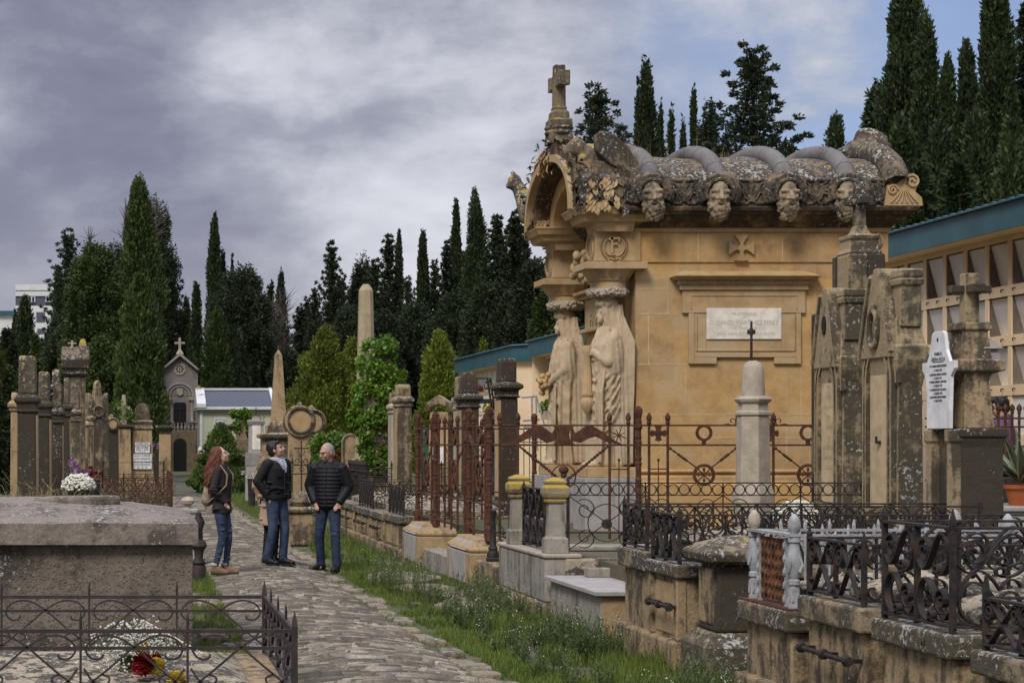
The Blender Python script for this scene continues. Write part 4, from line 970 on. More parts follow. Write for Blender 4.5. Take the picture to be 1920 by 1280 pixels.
# ------------------------------------------------------------------ burial vaults lining the path on the right
XW = 4.15
def vault(label, y0, y1, zt, ct, mat='vault', xb=7.35, handle=None, lid=None, plinth=.3, number=None, doors=0, capmat='cap', back=.0, group='burial vaults lining the path'):
    t = thing('burial_vault', label, 'tomb', (XW, (y0+y1)/2, 0), group=group); T = Matrix.Translation((-XW, -(y0+y1)/2, 0)); zc = zt-ct
    mb = MB(); mb.box(XW+.055, xb, y0+.05, y1-.05, -.05, zc-.002); w = mb.xf(T).build('wall', M[mat], t, bevel=.015)
    mb = MB(); mb.box(XW-.02, XW+.30, y0+.0, y1-.0, -.05, plinth); mb.xf(T).build('plinth', M[mat], t, bevel=.02)
    mb = MB(); mb.box(XW, xb+.04, y0+.004, y1-.004, zc, zt); cp = mb.xf(T).build('cap_slab', M[capmat], t, bevel=.018)
    if doors:
        n = doors; L = (y1-y0-.16)/n
        for k in range(n+1): yy = y0+.08+L*k; mb = MB(); mb.box(XW+.02, XW+.10, yy-.045, yy+.045, plinth+.002, zc-.003); mb.xf(T).build('pilaster', M[mat], t, bevel=.012)
        mb = MB(); mb.box(XW+.045, XW+.09, y0+.14, y1-.14, plinth+.03, zc-.05); mb.xf(T).build('door_slab', M['cream'], t, bevel=.012)
    if handle:
        hz, a, b = handle; mb = MB(); mb.tube([(XW-.03, a, hz), (XW-.03, b, hz)], .016, 8)
        for yy in (a, (a+b)/2, b): mb.lathe([(.028, -.025), (.034, 0), (.028, .025)], (0, 0, 0), 10); mb.v[-30:] = [(XW-.03+p[0], yy+p[2], hz+p[1]) for p in mb.v[-30:]]; mb.box(XW-.03, XW+.06, yy-.012, yy+.012, hz-.012, hz+.012)
        mb.xf(T).build('handle_bar', M['iron'], t)
    if lid:
        lz, lr, lm = lid; mb = MB(); a, b = y0+.13, y1-.13; ym = (a+b)/2; x0, x1 = XW+.28, xb-.4
        mb.add([(x0,a,zt+.002),(x1,a,zt+.002),(x1,b,zt+.002),(x0,b,zt+.002),(x0,a,lz),(x1,a,lz),(x1,b,lz),(x0,b,lz),(x0+.3,ym,lr),(x1-.1,ym,lr)], [(3,2,1,0),(0,1,5,4),(1,2,6,5),(2,3,7,6),(3,0,4,7),(4,5,9,8),(6,7,8,9),(5,6,9),(7,4,8)])
        mb.xf(T).build('lid', M[lm], t, bevel=.012)
    if number:
        o = text('number', number, .055, M['ink'], cp, (-.002, y0+.30-(y0+y1)/2, zc+.045), (R(90), 0, R(-90)), ext=.002)
    return t
vault('sandstone vault numbered 13 under the tall double tiered scroll railing', 9.72, 10.74, .775, .125, number='13', lid=(.86, .98, 'slab'), plinth=.25)
vault('sandstone vault with an iron bar, under the black cross scroll railing', 10.90, 11.92, .81, .145, handle=(.50, 11.0, 11.75), lid=(.88, 1.0, 'slab'), plinth=.22)
vault('sandstone vault nearest the camera at the right edge', 7.7, 9.48, .735, .12, lid=(.80, .86, 'tombgrey'), plinth=.2)
vault('plain sandstone vault with white streaked cap under the silver railing', 12.12, 13.1, .685, .135, lid=(.80, .9, 'slab'), plinth=.2)
vault('sandstone vault with iron bar beside the pyramid capped pedestal', 14.56, 15.42, .825, .105, handle=(.50, 14.62, 15.2), lid=(.92, 1.02, 'slab'), plinth=.24, doors=1)
vault('sandstone vault beside the grey marble table tomb', 15.46, 16.3, .875, .16, lid=(.96, 1.04, 'slab'), plinth=.24)
# pedestal with the pyramid cap
def pedestal():
    c = (4.50, 14.16); t = thing('tomb_pedestal', 'squat panelled stone pedestal with mossy pyramid cap between two vaults', 'pedestal', (*c, 0)); T = Matrix.Translation((-c[0], -c[1], 0)); x, y = c
    mb = MB(); mb.stack(x, y, [(-.05, .33, .33), (.27, .33, .33), (.30, .31, .31), (.335, .28, .28), (.35, .28, .28), (.37, .255, .255)]); mb.xf(T).build('plinth', M['cap'], t, bevel=.02)
    mb = MB(); mb.stack(x, y, [(.371, .235, .235), (.865, .215, .215)]); mb.xf(T).build('shaft', M['dark'], t, bevel=.025)
    mb = MB(); mb.box(x-.246, x-.20, y-.17, y+.17, .42, .83); mb.xf(T).build('front_panel', M['vault'], t, bevel=.02)
    mb = MB(); mb.stack(x, y, [(.866, .25, .25), (.89, .31, .31), (.945, .325, .325), (.965, .31, .31), (.985, .27, .27), (1.0, .255, .255), (1.065, .06, .06), (1.07, .03, .03)]); mb.xf(T).build('pyramid_cap', M['cap'], t, bevel=.008)
pedestal()
# grey marble table tomb and the streaked retaining wall with its two yellow-capped pillars
def table_tomb():
    t = thing('table_tomb', 'low grey marble table tomb with streaked sides', 'tomb', (XW, 18, 0)); T = Matrix.Translation((-XW, -18, 0))
    mb = MB(); mb.box(XW+.03, 6.4, 16.98, 18.98, -.05, .395); mb.xf(T).build('marble_side', M['streaked'], t, bevel=.01)
    mb = MB(); mb.box(XW+.045, 6.2, 16.972, 16.99, .02, .38); mb.xf(T).build('end_slab', M['cream'], t)
    mb = MB(); mb.box(XW-.03, 6.5, 16.92, 19.02, .40, .44); mb.xf(T).build('table_slab', M['grey'], t, bevel=.006)
    mb = MB(); mb.box(XW+.33, 6.3, 18.72, 18.86, .442, .53); mb.xf(T).build('kerb_stone', M['streaked'], t, bevel=.008)
table_tomb()
def ret_wall():
    t = thing('retaining_wall', 'grey streaked low wall carrying two yellow capped pillars', 'wall', (XW, 20.2, 0)); T = Matrix.Translation((-XW, -20.2, 0))
    mb = MB(); mb.box(XW, XW+.34, 19.12, 21.5, .16, .60); mb.box(XW+.342, 7.4, 21.1, 21.5, 0, .62); mb.xf(T).build('wall', M['streaked'], t, bevel=.02)
    mb = MB(); mb.box(XW-.03, XW+.4, 19.05, 21.55, -.05, .157); mb.xf(T).build('footing', M['vault'], t, bevel=.03)
    mb = MB(); mb.box(XW-.015, XW+.37, 19.10, 21.52, .602, .645); mb.xf(T).build('coping', M['pale'], t, bevel=.015)
    mb = MB(); mb.box(4.35, 7.3, 19.1, 19.3, -.05, .60); mb.box(4.4, 7.3, 19.32, 21.08, -.05, .56); mb.xf(T).build('side_kerb', M['slab'], t, bevel=.02)
ret_wall()
def pillar(y, x, zb, lab):
    t = thing('stone_pillar', lab, 'pillar', (x, y, zb)); k = 1.0
    mb = MB(); mb.stack(0, 0, [(0, .115, .115), (.15, .11, .11), (.155, .095, .095), (.17, .085, .085), (.50, .075, .075)]); mb.build('shaft', M['streaked'], t, bevel=.012)
    mb = MB(); mb.stack(0, 0, [(.501, .088, .088), (.53, .10, .10), (.545, .085, .085), (.56, .11, .11), (.60, .122, .122), (.66, .122, .122), (.69, .085, .085), (.70, .10, .10), (.725, .10, .10), (.76, .03, .03)]); mb.build('capital', M['yellowcap'], t, bevel=.012)
pillar(21.0, 4.27, .645, 'grey stone pillar with yellow lichen cap, the one nearer the rusty fence')
pillar(19.28, 4.29, .645, 'grey stone pillar with yellow lichen cap, the one beside the marble table tomb')
G = 'black iron railings round the vaults'
I = M['iron']
railing('iron_railing', 'black railing of twisted flat bars between two yellow capped pillars', [((4.30, 20.86), (4.30, 19.42))], .66, 1.27, 'tiers', M['iron'], (4.30, 20.1, .65), G, bay=.36, flat=.045)
railing('iron_railing', 'black railing with a row of rings and round rosettes behind the marble table tomb', [((4.40, 19.2), (7.5, 19.2)), ((7.5, 19.2), (7.5, 21.0))], .65, 1.35, 'rings', I, (4.4, 19.2, .62), G, bay=.78, bar=.009, flat=.012)
railing('iron_railing', 'black railing of fine circles on the vault beside the marble table', [((4.20, 16.24), (4.20, 15.54)), ((4.20, 16.24), (7.2, 16.24)), ((4.20, 15.54), (6.9, 15.54))], .885, 1.235, 'circles', I, (4.2, 15.9, .875), G, bay=.40, flat=.022, bar=.009)
railing('iron_railing', 'black railing of broad flat bars on the vault behind the pedestal', [((4.20, 15.36), (4.20, 14.62)), ((4.20, 14.62), (7.0, 14.62))], .835, 1.20, 'cross', I, (4.2, 15.0, .825), G, bay=.36, flat=.034, bar=.009)
railing('iron_railing', 'black cross scroll railing on the vault with an iron bar', [((4.21, 11.86), (4.21, 10.98)), ((4.21, 10.98), (7.1, 10.98)), ((4.21, 11.86), (7.1, 11.86))], .825, 1.165, 'cross', I, (4.2, 11.4, .81), G, bay=.44, flat=.030, bar=.009)
railing('iron_railing', 'tall double tiered black scroll railing on the vault numbered 13', [((4.21, 10.68), (4.21, 9.80)), ((4.21, 9.80), (7.1, 9.80)), ((4.21, 10.68), (7.1, 10.68))], .79, 1.315, 'tiers', I, (4.2, 10.2, .775), G, bay=.44, flat=.034, bar=.011, spike=.10)
railing('iron_railing', 'black cross scroll railing at the right edge nearest the camera', [((4.21, 9.42), (4.21, 7.9)), ((4.21, 9.42), (7.1, 9.42))], .745, .99, 'cross', I, (4.2, 8.6, .735), G, bay=.42, flat=.030, bar=.010, spike=.13)
# silver painted cast iron enclosure
def silver():
    t = thing('silver_railing', 'silver painted cast iron enclosure with a rusted panel', 'railing', (4.22, 12.6, .685)); T = Matrix.Translation((-4.22, -12.6, -.685)); S = M['silver']
    prof = [(.036, 0), (.036, .03), (.026, .05), (.030, .12), (.024, .15), (.036, .16), (.036, .185), (.025, .195), (.045, .25), (.05, .30), (.036, .38), (.03, .42), (.04, .43), (.04, .46)]
    fin = [(.018, .46), (.018, .48), (.036, .50), (.042, .53), (.036, .57), (.018, .60), (.006, .61)]
    for (x, y) in ((4.24, 13.0), (4.24, 12.22), (5.6, 13.0), (7.0, 13.0), (5.6, 12.22), (7.0, 12.22)):
        mb = MB(); mb.lathe(prof, (x, y, .69), 14)
        for k in range(6): a = k*math.pi/3; mb.tube([(x+.034*math.cos(a), y+.034*math.sin(a), .74), (x+.028*math.cos(a), y+.028*math.sin(a), .83)], .008, 5)
        for k in range(4): a = k*math.pi/2+.4; mb.tube([(x+.047*math.cos(a), y+.047*math.sin(a), .93), (x+.055*math.cos(a+.4), y+.055*math.sin(a+.4), .98), (x+.035*math.cos(a), y+.035*math.sin(a), 1.05)], .01, 5)
        b = mb.xf(T).build('baluster', S, t, smooth=True)
        mb = MB(); mb.lathe(fin, (x, y, .69), 12); mb.xf(T).build('finial', M['pale'] if y > 12.9 and x < 5 else S, b, smooth=True)
    mb = MB(); mb.box(4.235, 4.245, 12.36, 12.84, .72, 1.13)
    for k in range(7):
        for j in range(6): mb.ell((4.232, 12.40+.068*k, .76+.066*j), (.012, .024, .024), 6, 4)
    mb.xf(T).build('rust_panel', M['rustpanel'], t)
    for y in (12.34, 12.86):
        mb = MB(); mb.box(4.222, 4.258, y-.018, y+.018, .70, 1.14)
        for k in range(5): mb.ell((4.22, y, .75+.085*k), (.014, .02, .03), 6, 4)
        mb.xf(T).build('panel_frame', S, t)
    mb = MB(); mb.box(4.20, 4.28, 12.18, 13.04, 1.155, 1.172); mb.box(4.28, 7.05, 12.20, 12.24, 1.152, 1.169); mb.box(4.28, 7.05, 12.98, 13.02, 1.152, 1.169); mb.xf(T).build('top_rail', S, t)
    for yy in (12.22, 13.0):
        mb = MB()
        for k in range(16): x = 4.42+.165*k; mb.tube([(x, yy, .70), (x, yy, 1.15)], .008, 6); mb.tube([(x, yy, 1.15), (x, yy, 1.20), (x, yy, 1.235)], [.011, .013, .003], 6)
        mb.xf(T).build('bars', S, t, fix=False)
    mb = MB(); mb.box(4.17, 4.32, 12.14, 13.08, .686, .70); mb.xf(T).build('base_plate', M['rust'], t)
silver()
# ------------------------------------------------------------------ tall rusted fence in front of the mausoleum
def rusty_fence():
    x0, yn, yf = 4.42, 23.4, 29.3; zb = TER+.02
    t = thing('rusty_fence', 'tall rusted iron fence with crosses, rings, wheels and a winged emblem', 'fence', (x0, yn, zb)); T = Matrix.Translation((-x0, -yn, -zb)); m = M['rust']
    zt, zm = Z(797, yn), Z(834, yn)
    def stout(x, y, h=0.):
        mb = MB(); p = [(.055, zb-.05), (.055, zb+.10), (.04, zb+.13)]; z = zb+.13
        while z < zt-.1: p += [(.034, z+.02), (.042, z+.05), (.034, z+.08), (.036, z+.22), (.044, z+.25)]; z += .26
        p += [(.036, zt-.05), (.05, zt-.03), (.05, zt+.0), (.03, zt+.03), (.036, zt+.08), (.05, zt+.15), (.052, zt+.19), (.04, zt+.21), (.02, zt+.235)]
        mb.lathe(p, (x, y, 0), 8); mb.xf(T).build('stout_post', m, t)
    def rod(x, y):
        mb = MB(); mb.tube([(x, y, zb-.03), (x, y, zt+.02)], .0165, 8); mb.lathe([(.022, zt+.01), (.03, zt+.03), (.022, zt+.05), (.034, zt+.08), (.032, zt+.11), (.012, zt+.15), (.002, zt+.155)], (x, y, 0), 8); mb.xf(T).build('rod', m, t)
    xs = lambda px: X(px, yn)
    # near run, seen square on
    for px in (917, 1197): stout(xs(px), yn)
    for px in (937, 971, 1143, 1178, 1217, 1252, 1384, 1450, 1590, 1625): rod(xs(px), yn)
    xe = xs(1640)
    mb = MB()
    for z in (zt, zm, zb+.06): mb.tube([(x0, yn, z), (xe, yn, z)], .0115, 6)
    for a, b in ((1143, 1178), (1217, 1252), (937, 971)): mb.tube([(xs(a), yn, Z(879, yn)), (xs(b), yn, Z(879, yn))], .009, 6); c = xs((a+b)/2); mb.tube([(c, yn, zb), (c, yn, Z(864, yn))], .008, 6); mb.ell((c, yn, Z(862, yn)), (.018, .018, .02), 8, 6)
    mb.xf(T).build('rail', m, t, fix=False)
    fn = lambda u, v, d: (u, yn+d, v)
    def ring(px, py, r, w, name, wheel=False):
        c = (xs(px), Z(py, yn)); mb = MB()
        mb.strip([(c[0]+r*math.cos(a), c[1]+r*math.sin(a)) for a in np.linspace(0, 2*math.pi, 33)[:-1]], fn, w, .028, close=True)
        if wheel:
            for k in range(8):
                a = k*math.pi/4; mb.tube([fn(c[0], c[1], 0), fn(c[0]+r*math.cos(a), c[1]+r*math.sin(a), 0)], .008 if k % 2 else .007, 6)
                if k % 2 == 0: mb.ell(fn(c[0]+r*.55*math.cos(a), c[1]+r*.55*math.sin(a), 0), (.02, .012, .02), 8, 5)
            mb.lathe([(.018, -.02), (.018, .02)], (0, 0, 0), 10); mb.v[-20:] = [fn(c[0]+p[0], c[1]+p[1], p[2]) for p in mb.v[-20:]]
        else: mb.strip([(c[0], c[1]+r), (c[0], zt)], fn, .05, .02); mb.strip([(c[0], c[1]-r), (c[0], zm)], fn, .05, .02)
        mb.xf(T).build(name, m, t, fix=False)
    for px in (1320, 1515): ring(px, 811, .085, .032, 'ring'); ring(px, 890, .118, .034, 'wheel', True)
    for a, b, c in ((1252, 1384, 1320), (1450, 1590, 1515)):
        for e, s in ((a, 1), (b, -1)):
            p0 = Vector((xs(e), yn, zm-.02)); p1 = Vector((xs(c)-s*.085, yn, Z(877, yn))); mb = MB(); mb.tube([p0, p1], .0095, 6); mid = p0.lerp(p1, .5)
            d = (p1-p0).normalized()
            for k in (-2, -1, 0, 1, 2): q = mid+d*.028*k; mb.ell(q, (.019, .019, .019), 8, 5)
            mb.ell(p0.lerp(p1, .08), (.02, .02, .02)); mb.ell(p0.lerp(p1, .22), (.016, .016, .016)); mb.xf(T).build('strut', m, t, fix=False)
    def maltese(px, py):
        c = (xs(px), Z(py, yn)); mb = MB()
        for k in range(4):
            a = k*math.pi/2; o = [(.012, .0), (.02, .02), (.085, .042), (.10, .0), (.085, -.042), (.02, -.02)]
            mb.prism([(c[0]+u*math.cos(a)-v*math.sin(a), c[1]+u*math.sin(a)+v*math.cos(a)) for u, v in o], fn, -.008-.001*k, .008)
        for k in range(4): a = k*math.pi/2+math.pi/4; mb.tube([fn(*c, 0), fn(c[0]+.06*math.cos(a), c[1]+.06*math.sin(a), 0)], [.012, .002], 5)
        mb.xf(T).build('iron_cross', m, t, fix=False)
    maltese(1234.5, 812); maltese(1445, 812)
    for px in (1160, 954):                               # eight-point star in the narrow panel
        mb = MB(); c = (xs(px), (zt+zm)/2)
        for k in range(8): a = k*math.pi/4+.4; L_ = .13 if k % 2 else .08; mb.tube([fn(*c, 0), fn(c[0]+L_*math.cos(a), c[1]+L_*math.sin(a), 0)], [.009, .004], 5)
        mb.xf(T).build('star', m, t, fix=False)
    # winged hourglass and skull in the wide panel
    c = xs(1057); mb = MB(); s = 1/154.
    for sg in (-1, 1):
        w = [(15, 800), (22, 812), (38, 800), (52, 797), (68, 806), (90, 822), (112, 834), (80, 828), (60, 818), (46, 822), (32, 830), (15, 826)]
        mb.prism([(c+sg*u*s, Z(v, yn)) for u, v in w], fn, -.012, .012+.001*sg)
    mb.xf(T).build('wing', m, t)
    mb = MB(); mb.prism([(c+u*s, Z(v, yn)) for u, v in [(-17, 797), (17, 797), (17, 801), (11, 806), (9, 815), (11, 824), (17, 829), (17, 834), (-17, 834), (-17, 829), (-11, 824), (-9, 815), (-11, 806), (-17, 801)]], fn, -.03, .03); mb.xf(T).build('hourglass', m, t)
    mb = MB(); zc = Z(882, yn); mb.strip([(c+.145*math.cos(a), Z(893, yn)+.145*math.sin(a)) for a in np.linspace(0, 6.2832, 29)[:-1]], fn, .014, .02, close=True)
    for sg in (-1, 1):
        p0 = Vector((xs(971 if sg < 0 else 1143), yn, zm)); p1 = Vector((c+sg*.02, yn, Z(902, yn))); mb.tube([p0, p1], .0125, 6)
        for k in np.linspace(.15, .95, 14): mb.ell(p0.lerp(p1, k), (.021, .021, .021), 6, 4)
    mb.xf(T).build('crossed_bones', m, t, fix=False)
    mb = MB(); mb.ell((c, yn, zc+.01), (.062, .04, .055)); mb.ell((c, yn, zc-.055), (.04, .03, .035)); mb.xf(T).build('skull', m, t, smooth=True)
    # scrolls on the top rail
    for px in (1384, 1450):
        mb = MB()
        for sg in (-1, 1): mb.strip([(xs(px)+sg*u, zt+v) for u, v in spiralpts((.07, .05), .05, -1.6, 4.7)], fn, .01, .012); mb.strip([(xs(px)+sg*.07, zt+.002), (xs(px)+sg*.13, zt+.02), (xs(px)+sg*.2, zt+.002)], fn, .01, .012)
        mb.xf(T).build('top_scroll', m, t, fix=False)
    # run along the path
    ys = [yn, 24.85, 25.1, 27.5, 27.75, yf]
    for y in (24.9, 27.6, yf): stout(x0, y)
    for y in (23.75, 24.55, 25.2, 25.75, 26.25, 26.8, 27.3, 27.95, 28.9): rod(x0, y)
    mb = MB()
    for z in (zt, zm, zb+.40, zb+.06):
        for a, b in ((yn, 24.9), (24.9, 27.6), (27.6, yf)): mb.tube([(x0, a, z), (x0, (a+b)/2, z-.008), (x0, b, z)], .0115, 6)
    mb.xf(T).build('rail', m, t, fix=False)
    gn = lambda u, v, d: (x0+d, u, v)
    def ringy(y, z, r, w, nm, wheel=False):
        mb = MB(); mb.strip([(y+r*math.cos(a), z+r*math.sin(a)) for a in np.linspace(0, 6.2832, 29)[:-1]], gn, w, .028, close=True)
        if wheel:
            for k in range(8): a = k*math.pi/4; mb.tube([gn(y, z, 0), gn(y+r*math.cos(a), z+r*math.sin(a), 0)], .009, 5)
        mb.xf(T).build(nm, m, t, fix=False)
    for y in (26.0, 28.4, 24.15): ringy(y, (zt+zm)/2, .10, .03, 'ring'); ringy(y, zb+.72, .19, .035, 'wheel', True)
    for y, a, b in ((26.0, 25.2, 26.8), (28.4, 27.95, 28.9), (24.15, 23.75, 24.55)):
        mb = MB()
        for e in (a, b): mb.tube([gn(e, zm, 0), gn(y+(.15 if e > y else -.15), zb+.85, 0)], .010, 5); mb.tube([gn(e, zb+.4, 0), gn(y+(.15 if e > y else -.15), zb+.6, 0)], .010, 5); mb.ell(gn((e+y)/2, (zm+zb+.85)/2, 0), (.022, .03, .03), 7, 5)
        mb.xf(T).build('strut', m, t, fix=False)
    for sg, yc in ((-1, 25.0), (1, 27.7)):
        mb = MB(); mb.prism([(yc+u, v) for u, v in [(-.35, zm+.01), (-.15, zm+.15), (0, zt-.02), (.15, zm+.15), (.35, zm+.01), (.1, zm+.06), (-.1, zm+.06)]], gn, -.012, .012); mb.xf(T).build('wing', m, t)
    # far side back to the mausoleum
    for x in (4.9, 5.4, 5.95): rod(x, yf)
    stout(6.2, yf)
    mb = MB()
    for z in (zt, zm, zb+.4): mb.tube([(x0, yf, z), (6.25, yf, z)], .0115, 6)
    mb.xf(T).build('rail', m, t, fix=False)
rusty_fence()
def fence_block(y0, y1, lab):
    t = thing('fence_pedestal', lab, 'pedestal', (XW, (y0+y1)/2, 0), group='fence pedestals'); ym = (y0+y1)/2; T = Matrix.Translation((-XW, -ym, 0)); x1 = XW+.62
    mb = MB(); mb.stack((XW+x1)/2, ym, [(-.05, (x1-XW)/2, (y1-y0)/2), (.41, (x1-XW)/2, (y1-y0)/2)]); mb.xf(T).build('block', M['cream'], t, bevel=.02)
    mb = MB(); mb.stack((XW+x1)/2, ym, [(.412, (x1-XW)/2-.015, (y1-y0)/2-.015), (.43, (x1-XW)/2, (y1-y0)/2), (.46, (x1-XW)/2, (y1-y0)/2), (.54, (x1-XW)/2-.10, (y1-y0)/2-.12), (.575, (x1-XW)/2-.12, (y1-y0)/2-.14)]); mb.xf(T).build('bevelled_cap', M['cream'], t, bevel=.012)
    a, b = y0+.28*(y1-y0)/1.7, y1-.30*(y1-y0)/1.7
    mb = MB(); mb.box(XW-.018, XW+.02, a, b, .03, .405)
    mb.add([(XW-.014,a,.432),(XW-.014,b,.432),(XW+.095,b,.545),(XW+.095,a,.545),(XW+.02,a,.432),(XW+.02,b,.432),(XW+.12,b,.53),(XW+.12,a,.53)], [(0,3,2,1),(4,5,6,7),(0,1,5,4),(1,2,6,5),(2,3,7,6),(3,0,4,7)])
    mb.xf(T).build('marble_plate', M['grey'], t, bevel=.006)
fence_block(23.32, 25.0, 'stone pedestal with grey marble plate at the rusty fence corner nearer the bollard')
fence_block(27.45, 29.05, 'stone pedestal with grey marble plate at the far corner of the rusty fence')
mb = MB(); mb.box(4.22, 4.7, 25.02, 27.43, -.05, .25); o = mb.build('marble_step', M['streaked'], bevel=.015); tag(o, 'low streaked marble step between the two fence pedestals', 'step')
# bollard with chain on its corner stones
def bollard():
    t = thing('bollard', 'small black cast iron bollard holding a chain on a corner stone', 'bollard', (4.30, 22.62, .36))
    mb = MB(); mb.lathe([(.085, 0), (.085, .03), (.07, .045), (.075, .075), (.055, .11), (.05, .13), (.058, .15), (.04, .18), (.03, .50), (.036, .52), (.03, .55), (.038, .57), (.038, .595), (.02, .61)], (0,0,0), 16); mb.build('post', M['iron'], t, smooth=True)
    mb = MB()
    for k in range(17):
        u = k/16; p = Vector((.02+.26*u, -.02-.6*u+.3*u, .56-.08*u-.30*math.sin(math.pi*u)*.8)); a = k*math.pi/2
        mb.tube([p+Vector((.018*math.cos(q), .010*math.cos(q)*math.cos(a)-.0, .018*math.sin(q)*abs(math.cos(a))+.014*math.sin(q))) for q in np.linspace(0, 6.28, 9)[:-1]], .0055, 5, close=True)
    mb.build('chain', M['iron'], t, fix=False)
    mb = MB(); mb.box(4.16, 4.62, 22.35, 23.0, .05, .355); o = mb.build('corner_stone', M['vault'], bevel=.03); tag(o, 'rough corner stone under the black bollard', 'stone')
    mb = MB(); mb.box(4.16, 4.45, 21.72, 21.98, -.05, .35); o = mb.build('boundary_stone', M['vault'], bevel=.03); tag(o, 'small upright boundary stone against the streaked wall', 'stone')
    mb = MB(); mb.box(4.2, 4.6, 21.99, 22.33, -.05, .13); o = mb.build('stone_step', M['vault'], bevel=.02); tag(o, 'low stone step between boundary stone and bollard', 'step')
bollard()
# farther vaults along the path, with spiked railings
for i, (a, b, zt, lab, hd) in enumerate(((29.45, 31.3, .62, 'pale kerbed vault just beyond the rusty fence', 0), (31.35, 33.1, .60, 'sandstone vault with iron ring handle beyond the rusty fence', 1), (33.2, 35.4, .60, 'far sandstone vault with two iron bars behind the man in the puffy jacket', 1), (35.5, 38.2, .62, 'far sandstone vault half hidden by the man in the puffy jacket', 1))):
    vault(lab, a, b, zt, .12, mat='vault', xb=6.2, handle=(.34, a+.5, b-.5) if hd else None, lid=(.70, .82, 'slab'), plinth=.12, doors=2)
railing('iron_railing', 'black spiked railing with scrolls on the vaults just beyond the rusty fence', [((4.25, 31.2), (4.25, 29.6)), ((4.25, 31.2), (6.0, 31.2))], .63, 1.06, 'circles', I, (4.25, 30.4, .62), G, bay=.4, bar=.012, flat=.016)
railing('iron_railing', 'tall black spiked railing behind the puffy jacket man', [((4.25, 35.2), (4.25, 33.3)), ((4.25, 35.2), (6.1, 35.2)), ((4.25, 33.3), (6.1, 33.3))], .61, 1.08, 'circles', I, (4.25, 34.2, .6), G, bay=.42, bar=.013, flat=.018)
def spear_fence(lab, sides, z0, z1, step, loc):
    t = thing('spear_fence', lab, 'fence', loc, group='spear topped iron fences'); T = Matrix.Translation(-Vector(loc))
    for p, q in sides:
        P = Vector((*p, 0)); Q = Vector((*q, 0)); n = max(2, int((Q-P).length/step)); mb = MB()
        for k in range(n+1):
            c = P.lerp(Q, k/n); mb.tube([(c.x, c.y, z0), (c.x, c.y, z1)], .011, 5); mb.tube([(c.x, c.y, z1), (c.x, c.y, z1+.05), (c.x, c.y, z1+.13)], [.012, .026, .002], 5)
            for s in (-1, 1): e = (Q-P).normalized()*.05; mb.tube([(c.x, c.y, z1-.04), (c.x+e.x*s, c.y+e.y*s, z1-.09), (c.x, c.y, z1-.15)], .006, 4)
        mb.xf(T).build('bars', I, t, fix=False)
        mb = MB()
        for z in (z1-.02, z1-.18, z0+.1, z0+.32): mb.tube([(P.x, P.y, z), (Q.x, Q.y, z)], .012, 5)
        mb.xf(T).build('rail', I, t, fix=False)
    return t
spear_fence('spear topped black fence in front of the ivy covered tomb', [((4.6, 37.0), (7.0, 37.0)), ((4.6, 37.0), (4.6, 40.0))], .6, 1.28, .16, (4.6, 37, .6))
spear_fence('black fence of fine spears along the far part of the path', [((4.3, 38.6), (4.3, 46)), ((4.3, 38.6), (5.4, 38.6))], .55, 1.15, .2, (4.3, 42, .5))
spear_fence('green painted fence along the columbarium walk', [((6.9, 45), (10.6, 45)), ((6.9, 45), (6.9, 38))], TER, 1.95, .13, (7, 45, TER))
for o in COL.objects['spear_fence.002'].children: o.data.materials[0] = M['green']
